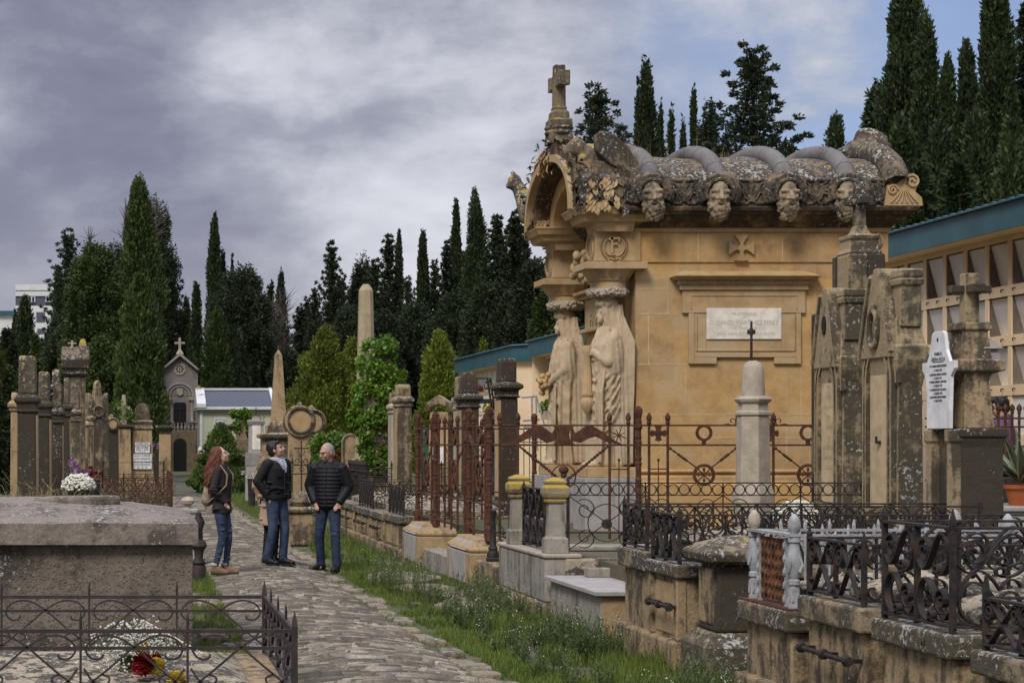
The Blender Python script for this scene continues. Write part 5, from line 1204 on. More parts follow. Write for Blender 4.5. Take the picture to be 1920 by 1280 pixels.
# ------------------------------------------------------------------ headstones, crosses and obelisks
def lettering_rows(parent, lines, size, mat, loc, rz, dz, sx=1.):
    for i, s in enumerate(lines):
        if s: text('lettering', s, size if not isinstance(size, list) else size[i], mat, parent, (loc[0], loc[1], loc[2]-dz*i), (R(90), 0, rz), ext=.0012, sx=sx)
def gothic(lab, yc, xf, w, th, H, wreath, hook=False):
    t = thing('gothic_headstone', lab, 'headstone', (xf, yc, TER), R(-90)); h = H
    zs = h*.735                                            # shoulder
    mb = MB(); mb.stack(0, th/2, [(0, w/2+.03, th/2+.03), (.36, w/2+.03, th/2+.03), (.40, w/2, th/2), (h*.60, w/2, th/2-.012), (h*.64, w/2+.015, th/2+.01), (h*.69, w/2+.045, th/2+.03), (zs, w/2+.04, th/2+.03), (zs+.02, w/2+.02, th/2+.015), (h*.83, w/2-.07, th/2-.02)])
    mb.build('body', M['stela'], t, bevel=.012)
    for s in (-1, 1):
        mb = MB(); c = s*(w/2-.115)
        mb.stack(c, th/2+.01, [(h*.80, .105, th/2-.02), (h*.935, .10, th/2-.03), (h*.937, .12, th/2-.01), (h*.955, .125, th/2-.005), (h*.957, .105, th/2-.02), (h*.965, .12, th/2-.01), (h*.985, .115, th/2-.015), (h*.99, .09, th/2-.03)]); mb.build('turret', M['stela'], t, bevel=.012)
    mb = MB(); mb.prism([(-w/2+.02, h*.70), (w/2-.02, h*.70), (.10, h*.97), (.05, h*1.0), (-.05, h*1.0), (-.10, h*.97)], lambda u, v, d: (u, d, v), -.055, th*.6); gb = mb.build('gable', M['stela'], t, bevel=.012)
    fn = lambda u, v, d: (u, -d, v)
    mb = MB()
    for s in (-1, 1):
        for k in (0, 1): mb.strip([(s*(w/2-.015+.0*k), h*.70+.05*k), (s*(.12), h*.965+.02*k)], fn, .022, .15+.01*k)
    mb.build('gable_moulding', M['stela'], t, fix=False)
    a = w*.30; zb, zt2 = h*.20, h*.615
    def arch(a, zt, zb=zb): return [(-a, zb)]+[(-a*math.cos(q)**.8 if math.cos(q) > 0 else a*(-math.cos(q))**.8, zt+a*1.25*math.sin(q)) for q in np.linspace(0, math.pi, 19)]+[(a, zb)]
    mb = MB(); mb.prism(arch(a, zt2), lambda u, v, d: (u, d, v), -.012, .01); pn = mb.build('inscription_panel', M['panel'], t)
    mb = MB()
    for e, wd in ((.025, .10), (.06, .07), (.10, .09)): mb.strip(arch(a+e, zt2, zb-e), fn, .028, wd); mb.strip([(-a-e, zb-e), (a+e, zb-e)], fn, .028, wd-.002)
    mb.strip(arch(a+.16, zt2+.02, zt2), fn, .03, .05)
    mb.build('panel_moulding', M['stela'], t, fix=False)
    if wreath:
        mb = MB(); mb.tube([fn(.095*math.cos(q), h*.80+.17*math.sin(q), .075) for q in np.linspace(0, 6.2832, 25)[:-1]], .026, 8, close=True); mb.ell((0, -.075, h*.80+.19), (.05, .03, .05)); mb.build('wreath', M['stela'], t, smooth=True)
        mb = MB(); mb.box(-.018, .03, -.05, -.012, h*.415, h*.425); mb.box(-.018, -.008, -.05, -.03, h*.415, h*.44); mb.build('hook', M['iron'], t)
    else:
        mb = MB(); mb.lathe([(.0, 0), (.05, 0), (.05, .05), (.0, .05)], (0, 0, 0), 12); mb.v[:] = [(p[0], -.055-p[2]*.3, h*.86+p[1]*2) for p in mb.v]; mb.build('boss', M['void'], t)
        rows = ['DEL S', 'DE P', 'FAM', 'CRISTO', 'AQUI YACE', 'DON', 'VICENTE', 'R I P', 'FALLECIO EN', 'MAYO DE', 'SUS HIJOS']
        lettering_rows(pn, rows, .055, M['faint'], (0, -.0125, h*.70), 0, .105, .9)
    return t
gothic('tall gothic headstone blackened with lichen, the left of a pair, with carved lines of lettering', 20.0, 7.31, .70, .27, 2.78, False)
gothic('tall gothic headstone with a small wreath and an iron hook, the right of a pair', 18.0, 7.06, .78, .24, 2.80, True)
def tall_cross():
    Y = 21.6; x = X(1611, Y); z = lambda p: Z(p, Y); t = thing('stone_cross', 'tall stone cross on a stepped turret rising behind the pair of gothic headstones', 'stone cross', (x, Y, TER)); T = Matrix.Translation((-x, -Y, -TER))
    mb = MB(); mb.box(x-.42, x+.30, Y-.35, Y+.35, TER, z(585)); mb.box(x-.20, x+.22, Y-.20, Y+.3, z(585)+.002, z(478)); mb.xf(T).build('pier', M['dark'], t, bevel=.02)
    mb = MB(); mb.box(x-.215, x+.0, Y-.24, Y+.1, z(560), z(480)); mb.xf(T).build('buttress', M['stela'], t, bevel=.02)
    mb = MB(); mb.stack(x, Y, [(z(478)+.002, .19, .19), (z(474), .185, .185), (z(470), .17, .17), (z(466), .165, .165), (z(452), .155, .155), (z(450), .17, .17), (z(443), .17, .17), (z(440), .10, .10), (z(432), .075, .075), (z(424), .062, .062)]); mb.xf(T).build('stepped_base', M['stela'], t, bevel=.012)
    mb = MB(); mb.stack(x, Y, [(z(424)-.01, .058, .058), (z(342), .052, .052)]); mb.xf(T).build('shaft', M['darktop'], t, bevel=.008)
    mb = MB(); mb.box(x-.055, x+.055, Y-.19, Y+.19, z(384), z(371)); mb.box(x-.15, x+.15, Y-.058, Y+.058, z(386), z(370)); mb.xf(T).build('cross_arm', M['dark'], t, bevel=.008)
    mb = MB(); mb.tube([(x+.17+.05*math.sin(q), Y-.1, z(470)+(z(440)-z(470))*q/3.1) for q in np.linspace(0, 3.1, 9)], .02, 6); mb.xf(T).build('scroll_rope', M['stela'], t, smooth=True)
tall_cross()
def family_cross():
    Y = 16.25; xf = 6.92; t = thing('cross_tomb', 'stone cross monument with shaped white marble family plaque', 'cross monument', (xf, Y, TER), R(-90)); z = lambda p: Z(p, 16.0)-TER
    mb = MB(); mb.stack(0, .19, [(0, .33, .22), (.18, .33, .22), (.20, .28, .18), (z(838), .27, .175), (z(820), .285, .19), (z(818), .30, .20), (z(803), .30, .20)]); mb.build('pedestal', M['dark'], t, bevel=.014)
    for s in (-1, 1): mb = MB(); mb.stack(s*.21, -.02, [(.2, .06, .04), (z(832), .058, .038), (z(826), .075, .05), (z(805), .078, .052)]); mb.build('pilaster', M['stela'], t, bevel=.01)
    mb = MB(); mb.stack(0, .2, [(z(803)+.002, .20, .13), (z(790), .19, .125), (z(714), .15, .105), (z(700), .165, .12), (z(694), .20, .22), (z(674), .20, .22), (z(672), .17, .12), (z(618), .13, .10), (z(616), .155, .13), (z(602), .15, .125)]); mb.build('column', M['vault'], t, bevel=.01)
    mb = MB(); mb.stack(0, .2, [(z(602)+.002, .062, .062), (z(508), .058, .058)]); mb.build('cross_shaft', M['stela'], t, bevel=.008)
    mb = MB(); mb.box(-.20, .20, .145, .255, z(546), z(530)); mb.box(-.05, .05, .03, .37, z(545), z(531)); mb.build('cross_arm', M['dark'], t, bevel=.008)
    mb = MB(); mb.stack(.08, .335, [(z(674)+.002, .07, .07), (z(662), .06, .06), (z(655), .045, .045), (z(652), .085, .085), (z(632), .003, .003)]); mb.build('small_finial', M['chapel'], t, bevel=.006)
    o = [(0, 803), (.21, 803), (.22, 740), (.23, 705), (.30, 690), (.30, 676), (.21, 676), (.15, 655), (.115, 622), (.08, 618)]
    pts = [(u*1.08, z(v)) for u, v in o]; pts = pts+[(-u, v) for u, v in pts[::-1] if u > 0]
    mb = MB(); mb.prism(pts, lambda u, v, d: (u, d, v), -.065, -.035); pl = mb.build('marble_plaque', M['marble'], t, bevel=.004)
    lines = [('FAMILIA', 661, .042), ('LERENA ROCA', 671, .042), ('Dª Mª CARMEN GIMENEZ QUINTANA', 684, .0245), ('† 7 MAYO 1952', 692, .0245), ('D. JUAN PABLO LERENA CALDERON', 700, .0245), ('† 6 JULIO 1961', 707, .0245), ('Dª MARIA GIMENEZ QUINTANA', 714, .0245), ('† 15 MAYO 1971', 721.5, .0245), ('Dª CARMEN ROCA VILLAROEL', 729, .0245), ('† 14 JUNIO 1992', 736, .0245), ('D. JUAN PABLO LERENA GIMENEZ', 743, .0245), ('† 1 MAYO 2001', 750, .0245)]
    for s, p, sz in lines:
        q = text('lettering', s, sz, M['ink'], pl, (0, -.0655, z(p)-sz*.3), (R(90), 0, 0), ext=.001, sx=min(1., .36/(len(s)*sz*.60)), bold=.0007)
    mb = MB(); mb.box(-.11, .11, -.0665, -.06, z(676)-.004, z(676)+.004); mb.build('rule', M['ink'], pl)
    mb = MB(); mb.ell((0, -.067, z(634)), (.012, .008, .016)); mb.build('bolt', M['ink'], pl)
family_cross()
def white_column():
    Y = 22.0; x = X(1412, Y); z = lambda p: Z(p, Y); t = thing('hexagonal_column', 'pale hexagonal column tomb with rounded top and thin iron cross', 'column', (x, Y, TER)); T = Matrix.Translation((-x, -Y, -TER)); ph = math.pi/2
    mb = MB(); mb.lathe([(.24, TER), (.24, z(925)), (.20, z(905)), (.185, z(780))], (x, Y, 0), 6, ph=ph); mb.xf(T).build('shaft', M['pale'], t, bevel=.01)
    mb = MB(); mb.lathe([(.17, z(780)+.002), (.205, z(778)), (.205, z(772)), (.175, z(770)), (.165, z(757)), (.20, z(753)), (.215, z(748)), (.17, z(742))], (x, Y, 0), 6, ph=ph); mb.xf(T).build('collar', M['pale'], t, bevel=.006)
    mb = MB(); mb.lathe([(.135, z(742)+.002), (.12, z(690)), (.09, z(680)), (.04, z(676))], (x, Y, 0), 12); mb.xf(T).build('rounded_top', M['pale'], t, smooth=True)
    mb = MB(); x2 = x-.02; mb.tube([(x2, Y, z(677)), (x2, Y, z(604)), (x2, Y, z(601))], [.016, .013, .003], 8); mb.tube([(x2-.035, Y, z(622)), (x2+.035, Y, z(622))], .012, 6)
    for s in (-1, 1): mb.ell((x2+s*.037, Y, z(622)), (.012, .012, .03), 8, 6)
    mb.ell((x2, Y, z(622)), (.03, .015, .05), 8, 6); mb.xf(T).build('iron_cross', M['iron'], t, smooth=True)
white_column()
# generic square pillar headstone: body, moulded neck, tall block on top; front panel facing the path (side = +1 faces +X, -1 faces -X)
def pillar_stone(lab, x0, x1, ytop, ycap, Y, side, depth=.6, mat='dark', top='darktop', front='cream', zb=.0, plaque=None, group=None, name='pillar_headstone', capw=.05, round_=False, topw=.0):
    xa, xb = X(x0, Y), X(x1, Y); w = (xb-xa)/2; cx = (xa+xb)/2; Yc = Y+depth/2; zc, zt = Z(ycap, Y), Z(ytop, Y); t = thing(name, lab, 'headstone', (cx, Yc, zb), group=group); d = depth/2
    T = lambda mb: mb.xf(Matrix.Translation((-cx, -Yc, -zb))); ch = min(.16, (zt-zc)*.35)
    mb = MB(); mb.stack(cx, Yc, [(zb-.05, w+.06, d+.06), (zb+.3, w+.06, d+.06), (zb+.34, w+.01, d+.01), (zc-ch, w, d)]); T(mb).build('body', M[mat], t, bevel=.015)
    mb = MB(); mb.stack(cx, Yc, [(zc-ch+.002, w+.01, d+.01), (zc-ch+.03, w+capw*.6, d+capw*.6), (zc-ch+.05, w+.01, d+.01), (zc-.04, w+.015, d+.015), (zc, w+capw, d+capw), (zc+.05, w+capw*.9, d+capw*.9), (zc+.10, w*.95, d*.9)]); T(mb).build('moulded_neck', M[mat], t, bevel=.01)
    mb = MB(); wt = w*(.94+topw)
    if round_: mb.stack(cx, Yc, [(zc+.101, wt, d*.8)]+[(zc+.1+(zt-zc-.1)*q, wt*(1-.55*max(0, (q-.6)/.4)**2), d*.8*(1-.3*q**3)) for q in (.3, .6, .75, .88, .96, 1.)])
    else: mb.stack(cx, Yc, [(zc+.101, wt, d*.85), (zt-.06, wt*.98, d*.8), (zt, wt*.9, d*.7)])
    T(mb).build('top_block', M[top], t, bevel=.02)
    if front:
        fx = cx+side*w; mb = MB(); e = .014
        mb.box(min(fx, fx+side*e), max(fx, fx+side*e), Yc-d+.015, Yc+d-.015, zb+.40, zc-ch-.03); T(mb).build('front_panel', M[front], t, bevel=.008)
    if plaque:
        mb = MB(); fx = cx+side*(w+.016); mb.box(min(fx, fx+side*.02), max(fx, fx+side*.02), Yc-d*.7, Yc+d*.7, Z(plaque[1], Y), Z(plaque[0], Y)); pq = T(mb).build('white_plaque', M['marble'], t)
        mb = MB()
        for k in range(5): zz = Z(plaque[1], Y)+(Z(plaque[0], Y)-Z(plaque[1], Y))*(k+.7)/5.5; mb.box(min(fx+side*.021, fx+side*.022), max(fx+side*.021, fx+side*.022), Yc-d*.5, Yc+d*.5, zz-.02, zz+.02)
        T(mb).build('lettering', M['ink'], pq)
    return t
LG = None
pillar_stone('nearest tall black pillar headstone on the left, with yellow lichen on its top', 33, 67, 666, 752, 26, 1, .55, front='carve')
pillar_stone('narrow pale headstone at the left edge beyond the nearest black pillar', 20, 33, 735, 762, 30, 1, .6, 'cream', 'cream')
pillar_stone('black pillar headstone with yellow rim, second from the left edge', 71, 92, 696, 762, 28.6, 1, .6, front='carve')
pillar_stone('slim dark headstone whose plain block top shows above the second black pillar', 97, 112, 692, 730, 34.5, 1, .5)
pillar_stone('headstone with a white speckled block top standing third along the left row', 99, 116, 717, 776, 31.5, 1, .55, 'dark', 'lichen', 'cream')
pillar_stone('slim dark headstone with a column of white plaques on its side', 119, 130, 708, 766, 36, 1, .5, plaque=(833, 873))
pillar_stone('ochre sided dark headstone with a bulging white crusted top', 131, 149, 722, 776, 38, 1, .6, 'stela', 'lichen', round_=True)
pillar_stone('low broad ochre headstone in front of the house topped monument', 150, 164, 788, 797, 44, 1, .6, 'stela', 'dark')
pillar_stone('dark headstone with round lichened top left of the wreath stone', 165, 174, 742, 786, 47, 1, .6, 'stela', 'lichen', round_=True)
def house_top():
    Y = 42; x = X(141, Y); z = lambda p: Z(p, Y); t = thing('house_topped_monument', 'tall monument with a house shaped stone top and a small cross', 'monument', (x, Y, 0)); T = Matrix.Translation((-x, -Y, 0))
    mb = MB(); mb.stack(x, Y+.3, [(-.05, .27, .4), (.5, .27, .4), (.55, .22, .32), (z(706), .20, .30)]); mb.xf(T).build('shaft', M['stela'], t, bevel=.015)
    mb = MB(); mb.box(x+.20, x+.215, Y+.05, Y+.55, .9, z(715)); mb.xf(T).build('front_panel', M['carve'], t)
    mb = MB(); mb.stack(x, Y+.3, [(z(706)+.002, .22, .32), (z(700), .28, .38), (z(698), .25, .35), (z(691), .26, .36), (z(690), .30, .40), (z(674), .31, .41)]); mb.xf(T).build('entablature', M['dark'], t, bevel=.015)
    mb = MB(); zz = z(674)+.002; mb.add([(x-.31,Y-.11,zz),(x+.31,Y-.11,zz),(x+.31,Y+.7,zz),(x-.31,Y+.7,zz),(x-.30,Y+.15,z(649)),(x+.30,Y+.15,z(649)),(x+.30,Y+.45,z(649)),(x-.30,Y+.45,z(649))], [(3,2,1,0),(0,1,5,4),(1,2,6,5),(2,3,7,6),(3,0,4,7),(4,5,6,7)]); mb.xf(T).build('stone_roof', M['lichen'], t, bevel=.015)
    mb = MB(); mb.box(x-.10, x-.05, Y+.25, Y+.33, z(649), z(637)); mb.box(x-.17, x+.02, Y+.255, Y+.325, z(643.5), z(641)); mb.xf(T).build('small_cross', M['pale'], t, bevel=.008)
    mb = MB(); mb.stack(x+.16, Y+.3, [(z(649), .09, .09), (z(640), .07, .07), (z(634), .04, .04)]); mb.xf(T).build('lichen_stub', M['yellowcap'], t, bevel=.02)
house_top()
def wreath_slab(lab, px, y0, y1, Y, w, rz, mat, zb=0., round_head=False, ring=.14, garland=True):
    x = X(px, Y); t = thing('wreath_headstone', lab, 'headstone', (x, Y, zb), R(rz)); zt = Z(y0, Y)-zb
    mb = MB()
    if round_head:
        r = round_head; zc = zt-r; n = 20
        pts = [(-w*.62, 0), (w*.62, 0), (w*.60, .25), (w*.5, .3), (w*.44, zc-r*.7)]+[(r*math.cos(q), zc+r*math.sin(q)) for q in np.linspace(-.9, math.pi+.9, n)]+[(-w*.44, zc-r*.7), (-w*.5, .3), (-w*.60, .25)]
        mb.prism(pts, lambda u, v, d: (u, d, v), 0, .26); mb.build('slab', M[mat], t, bevel=.02)
        mb = MB(); mb.tube([(r*.94*math.cos(q), -.03, zc+r*.94*math.sin(q)) for q in np.linspace(0, 6.2832, 29)[:-1]], r*.12, 8, close=True); mb.tube([(r*1.0*math.cos(q), .13, zc+r*1.0*math.sin(q)) for q in np.linspace(-.5, math.pi+.5, 20)], r*.13, 8); mb.build('wreath', M['stela'], t, smooth=True)
        mb = MB()
        for k in range(22): q = math.pi*(1.05+.9*k/21); mb.ell((r*.80*math.cos(q), -.05, zc+r*.80*math.sin(q)), (.045, .04, .045), 7, 5)
        mb.build('garland', M['dark'], t, smooth=True)
        mb = MB(); mb.stack(0, .13, [(zt-.02, .10, .08), (zt+.06, .05, .05), (zt+.07, .06, .06), (zt+.12, .01, .01)]); mb.build('finial', M['stela'], t)
        mb = MB(); mb.prism([(r*.72*math.cos(q), zc+r*.72*math.sin(q)) for q in np.linspace(0, 6.283, 25)[:-1]], lambda u, v, d: (u, d, v), -.012, .01); mb.build('medallion', M['carve'], t)
    else:
        pts = [(-w/2-.04, 0), (w/2+.04, 0), (w/2+.04, .3), (w/2, .34), (w/2, zt*.80), (w/2-.02, zt*.90), (w*.2, zt*.86), (w*.13, zt*.93), (w*.12, zt*.97), (0, zt), (-w*.12, zt*.97), (-w*.13, zt*.93), (-w*.2, zt*.86), (-w/2+.02, zt*.90), (-w/2, zt*.80), (-w/2, .34), (-w/2-.04, .3)]
        mb.prism(pts, lambda u, v, d: (u, d, v), 0, .25); mb.build('slab', M[mat], t, bevel=.02)
        mb = MB(); mb.tube([(ring*math.cos(q), -.02, zt*.755+ring*math.sin(q)) for q in np.linspace(0, 6.2832, 25)[:-1]], ring*.2, 8, close=True)
        for s in (-1, 1): mb.tube([(s*ring*.5, -.02, zt*.755-ring), (s*ring*1.3, -.02, zt*.755-ring*1.9)], ring*.14, 6)
        mb.build('wreath', M[mat], t, smooth=True)
        mb = MB(); mb.box(-.03, -.012, -.012, .01, zt*.755-.05, zt*.755+.05); mb.box(-.03, .03, -.012, .01, zt*.755+.04, zt*.755+.055); mb.box(.015, .033, -.013, .01, zt*.755-.02, zt*.755+.04); mb.build('letter', M['dark'], t)
    return t
wreath_slab('broad grey headstone with a round wreath in relief, left of the big cypress', 185, 712, 880, 52, .60, 22, 'stela')
wreath_slab('small dark headstone with a knotted wreath behind the rusty left railing', 211, 783, 870, 58, .42, 15, 'dark', round_head=.20)
wreath_slab('ochre headstone with a big round medallion and garland beside the thin obelisk', 563, 762, 890, 46, .56, 6, 'cream', zb=.3, round_head=.36)
wreath_slab('darker twin of the medallion headstone half hidden behind it', 588, 768, 890, 48, .50, 20, 'stela', zb=.3, round_head=.32)
def ivy_pillar():
    Y = 60; x = X(232, Y); z = lambda p: Z(p, Y); t = thing('cross_pillar', 'ochre pillar with a pale cross wound in ivy, between two left headstones', 'pillar', (x, Y, 0)); T = Matrix.Translation((-x, -Y, 0))
    mb = MB(); mb.stack(x, Y, [(-.05, .25, .25), (z(803), .22, .22)]); mb.xf(T).build('pedestal', M['cream'], t, bevel=.02)
    mb = MB(); mb.stack(x, Y, [(z(803)+.002, .22, .22), (z(800), .30, .30), (z(796), .28, .28)]); mb.xf(T).build('cornice', M['dark'], t, bevel=.01)
    mb = MB(); mb.stack(x, Y, [(z(796)+.002, .10, .10), (z(740), .055, .055)]); mb.box(x-.2, x+.2, Y-.05, Y+.05, z(768), z(762)); mb.xf(T).build('cross', M['pale'], t, bevel=.01)
    V, Tt = leaf_cloud([((x+.12*math.sin(k*1.3)-x), -.08, z(770)-k*.09, .17) for k in range(-2, 5)]+[(.3, 0, z(780), .18)], 380, .075); o = np_mesh('ivy', V, Tt, M['ivy'], t)
def leaf_cloud(blobs, n, s, flat=.0):
    V = []; Tt = []
    for (bx, by, bz, br) in blobs:
        m = int(n/len(blobs)); p = RNG.normal(0, 1, (m, 3)); p /= np.linalg.norm(p, axis=1)[:, None]; p *= (RNG.uniform(.55, 1.05, m)*br)[:, None]; p += (bx, by, bz)
        a = RNG.normal(0, 1, (m, 3)); a /= np.linalg.norm(a, axis=1)[:, None]; b = np.cross(a, RNG.normal(0, 1, (m, 3))); b /= np.linalg.norm(b, axis=1)[:, None]
        ss = (s*RNG.uniform(.6, 1.2, m))[:, None]; i = len(V)*1
        base = sum(len(v) for v in V)
        V += [np.stack([p-a*ss*.5, p+b*ss*.38, p+a*ss*.5, p-b*ss*.38], 1).reshape(-1, 3)]
        Tt += [np.arange(m*4).reshape(-1, 4)+base]
    return np.concatenate(V), np.concatenate(Tt)
ivy_pillar()
def plaque_stone():
    Y = 60; x = X(267, Y); z = lambda p: Z(p, Y); t = thing('domed_headstone', 'ochre headstone with a domed top and two white lettered plaques', 'headstone', (x, Y, 0)); T = Matrix.Translation((-x, -Y, 0))
    mb = MB(); mb.stack(x, Y+.2, [(-.05, .40, .26), (.5, .40, .26), (.55, .36, .22), (z(806), .30, .2)]); mb.xf(T).build('body', M['cream'], t, bevel=.015)
    mb = MB(); mb.stack(x, Y+.2, [(z(806)+.002, .31, .21), (z(803), .35, .25), (z(796), .30, .20), (z(790), .34, .24), (z(787), .28, .18)]); mb.xf(T).build('neck', M['stela'], t, bevel=.01)
    mb = MB(); pts = [(-.24, z(787)+.002), (.24, z(787)+.002)]+[(.235*math.cos(q)*(1 if q else 1), z(770)+.24*math.sin(q)) for q in np.linspace(0, math.pi, 15)]; mb.prism(pts, lambda u, v, d: (x+u, Y+.05+d, v), 0, .3); mb.xf(T).build('domed_top', M['stela'], t, bevel=.02)
    for (a, b, w, lines) in ((829, 849, .23, ('LA PIEDAD TRAJO', 'JORGE DURANGO ROA', 'MURIO EL 14 DE SEPTIEMBRE', 'A LOS 71 AÑOS', 'D. E. P.')), (851, 879, .29, ('AQUI † YACE', 'JORGE DE LA ROA MARTINEZ', 'FALLECIO EN LOGROÑO', 'A LOS 63 AÑOS DE EDAD', 'D.  E.  P.'))):
        mb = MB(); mb.box(x-w, x+w, Y-.075, Y-.05, z(b), z(a)); pl = mb.xf(T).build('white_plaque', M['marble'], t, bevel=.006); dz = (z(a)-z(b))/5.2
        for k, s in enumerate(lines):
            sz = .085 if k in (0, 4) and a > 840 else .065; text('lettering', s, sz, M['ink'], pl, (0, -.077, z(a)-dz*(k+.85)), (R(90), 0, 0), ext=.001, sx=min(1.1, 1.75*w/(len(s)*sz*.56)), bold=.001)
plaque_stone()
def dark_cap_pillar(lab, x0, x1, y0, Y, yb=.0):
    xa, xb = X(x0, Y), X(x1, Y); x = (xa+xb)/2; w = (xb-xa)/2; t = thing('square_pillar', lab, 'pillar', (x, Y, yb)); z = Z(y0, Y)-yb
    mb = MB(); mb.stack(0, w, [(-.05, w*.78, w*.78), (.2, w*.78, w*.78), (.23, w*.66, w*.66), (z-.28, w*.62, w*.62)]); mb.build('shaft', M['cream'], t, bevel=.015)
    mb = MB(); mb.stack(0, w, [(z-.278, w*.66, w*.66), (z-.2, w*.70, w*.7), (z-.12, w*.9, w*.9), (z-.08, w, w), (z, w*.98, w*.98)]); mb.build('dark_capital', M['dark'], t, bevel=.012)
dark_cap_pillar('ochre square pillar with dark flat capital left of the chapel steps', 292, 327, 797, 62)
dark_cap_pillar('ochre pillar with dark capital behind the thin obelisk base', 499, 520, 798, 56, .3)
dark_cap_pillar('dark capital of a pillar rising behind the topiary cone', 404, 441, 796, 78)
def framed_column():
    Y = 55; x = X(480, Y); z = lambda p: Z(p, Y); t = thing('framed_column', 'grey framed column with cream panel and an iron cross crown', 'column', (x, Y, .2)); T = Matrix.Translation((-x, -Y, -.2))
    mb = MB(); mb.stack(x, Y, [(.1, .30, .3), (z(868), .28, .28), (z(866), .22, .22), (z(797), .20, .20)]); mb.xf(T).build('column', M['grey'], t, bevel=.015)
    mb = MB(); mb.box(x-.12, x+.12, Y-.222, Y-.20, z(842), z(797)); mb.xf(T).build('cream_panel', M['plaque'], t)
    mb = MB(); mb.stack(x, Y, [(z(866)-.1, .295, .295), (z(848), .295, .295)]); mb.xf(T).build('dark_band', M['chapel'], t, bevel=.01)
    mb = MB(); mb.stack(x, Y, [(z(797)+.002, .22, .22), (z(790), .25, .25), (z(787), .23, .23)]); mb.xf(T).build('cap', M['chapel'], t, bevel=.01)
    mb = MB()
    for k in range(4): a = k*math.pi/2+.7; mb.tube([(x+.2*math.cos(a), Y+.2*math.sin(a), z(787)), (x+.15*math.cos(a), Y+.15*math.sin(a), z(780)), (x, Y, z(777))], .012, 5)
    mb.tube([(x, Y, z(777)), (x, Y, z(763))], .014, 5); mb.tube([(x-.11, Y, z(769)), (x+.11, Y, z(769))], .014, 5)
    for s in (-1, 1): mb.tube([(x+s*.2, Y, z(787)), (x+s*.24, Y, z(782)), (x+s*.2, Y, z(778))], .01, 5)
    mb.xf(T).build('iron_cross', M['iron'], t)
framed_column()
def obelisk(lab, px, ytip, ybase, Y, wb, wt, cham, base, mat='cream'):
    x = X(px, Y); t = thing('obelisk', lab, 'obelisk', (x, Y, .2)); z = lambda p: Z(p, Y)-.2
    n = 8 if cham else 4; ph = math.pi/8 if cham else math.pi/4; f = 1/math.cos(math.pi/n)/2
    zt = z(ytip); mb = MB(); mb.lathe([(wb*f, z(ybase)), (wt*f, zt-wt*(.45 if cham else .9)), (wt*f*(.45 if cham else .05), zt)], (0, 0, 0), n, ph=ph+.12); mb.build('shaft', M[mat], t, bevel=.008)
    mb = MB(); b = wb/2; mb.stack(0, 0, [(z(ybase+20), b+.14, b+.14), (z(ybase+8), b+.12, b+.12), (z(ybase)+.01, b+.03, b+.03)]); mb.build('plinth', M['stela'], t, bevel=.015)
    mb = MB(); mb.stack(0, 0, [(-.25, b+.28, b+.28), (z(ybase+32), b+.26, b+.26), (z(ybase+30), b+.36, b+.36), (z(ybase+24), b+.36, b+.36), (z(ybase+20)-.002, b+.2, b+.2)]); mb.build('pedestal', M['stela'], t, bevel=.015)
    return t
obelisk('thin ochre obelisk on a dark moulded base in front of the pale green house', 522, 655, 790, 50, .36, .17, False, 0)
obelisk('tallest obelisk, octagonal and streaked, behind the ivy covered tomb', 686, 533, 860, 41, .44, .285, True, 0, 'obelisk')
def ivy_tomb():
    Y = 39.5; x = X(708, Y); t = thing('ivy_covered_tomb', 'tall tomb pillar smothered in bright green ivy', 'ivy tomb', (x, Y, .4)); z = lambda p: Z(p, Y)-.4
    mb = MB(); mb.stack(0, 0, [(-.4, .33, .3), (z(700), .30, .28), (z(655), .22, .2)]); mb.build('pillar', M['stela'], t, bevel=.02)
    bl = []
    for k in range(150):
        q = random.random()**.9; py = 648+235*q; hw = 25 if py < 720 else 31; 
        bl.append(((random.uniform(-1, 1)*hw)*Y/F, random.uniform(-.35, .25), z(py), random.uniform(.12, .24)))
    bl += [(X(752, Y)-x, 0, z(702), .13), (X(745, Y)-x, -.05, z(712), .15), (X(664, Y)-x, -.05, z(790), .16), (X(660, Y)-x, 0, z(775), .12), (X(732, Y)-x, 0, z(655), .12), (X(690, Y)-x, 0, z(650), .14), (X(656, Y)-x, 0, z(782), .10), (X(672, Y)-x, 0, z(735), .12)]
    V, Tt = leaf_cloud(bl, 27000, .085); np_mesh('ivy', V, Tt, M['ivy'], t)
ivy_tomb()
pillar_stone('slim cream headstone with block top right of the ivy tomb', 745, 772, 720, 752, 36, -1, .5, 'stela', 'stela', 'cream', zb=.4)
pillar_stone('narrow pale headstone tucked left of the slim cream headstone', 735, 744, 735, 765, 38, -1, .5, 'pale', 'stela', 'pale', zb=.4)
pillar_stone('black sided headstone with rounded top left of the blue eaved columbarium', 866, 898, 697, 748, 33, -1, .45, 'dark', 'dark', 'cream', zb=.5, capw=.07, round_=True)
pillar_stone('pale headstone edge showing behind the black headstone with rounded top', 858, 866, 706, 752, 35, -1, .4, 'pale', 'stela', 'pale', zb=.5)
pillar_stone('tallest black sided headstone with cream front, before the columbarium', 940, 971, 671, 727, 30, -1, .5, 'dark', 'dark', 'carve', zb=.5, capw=.08)
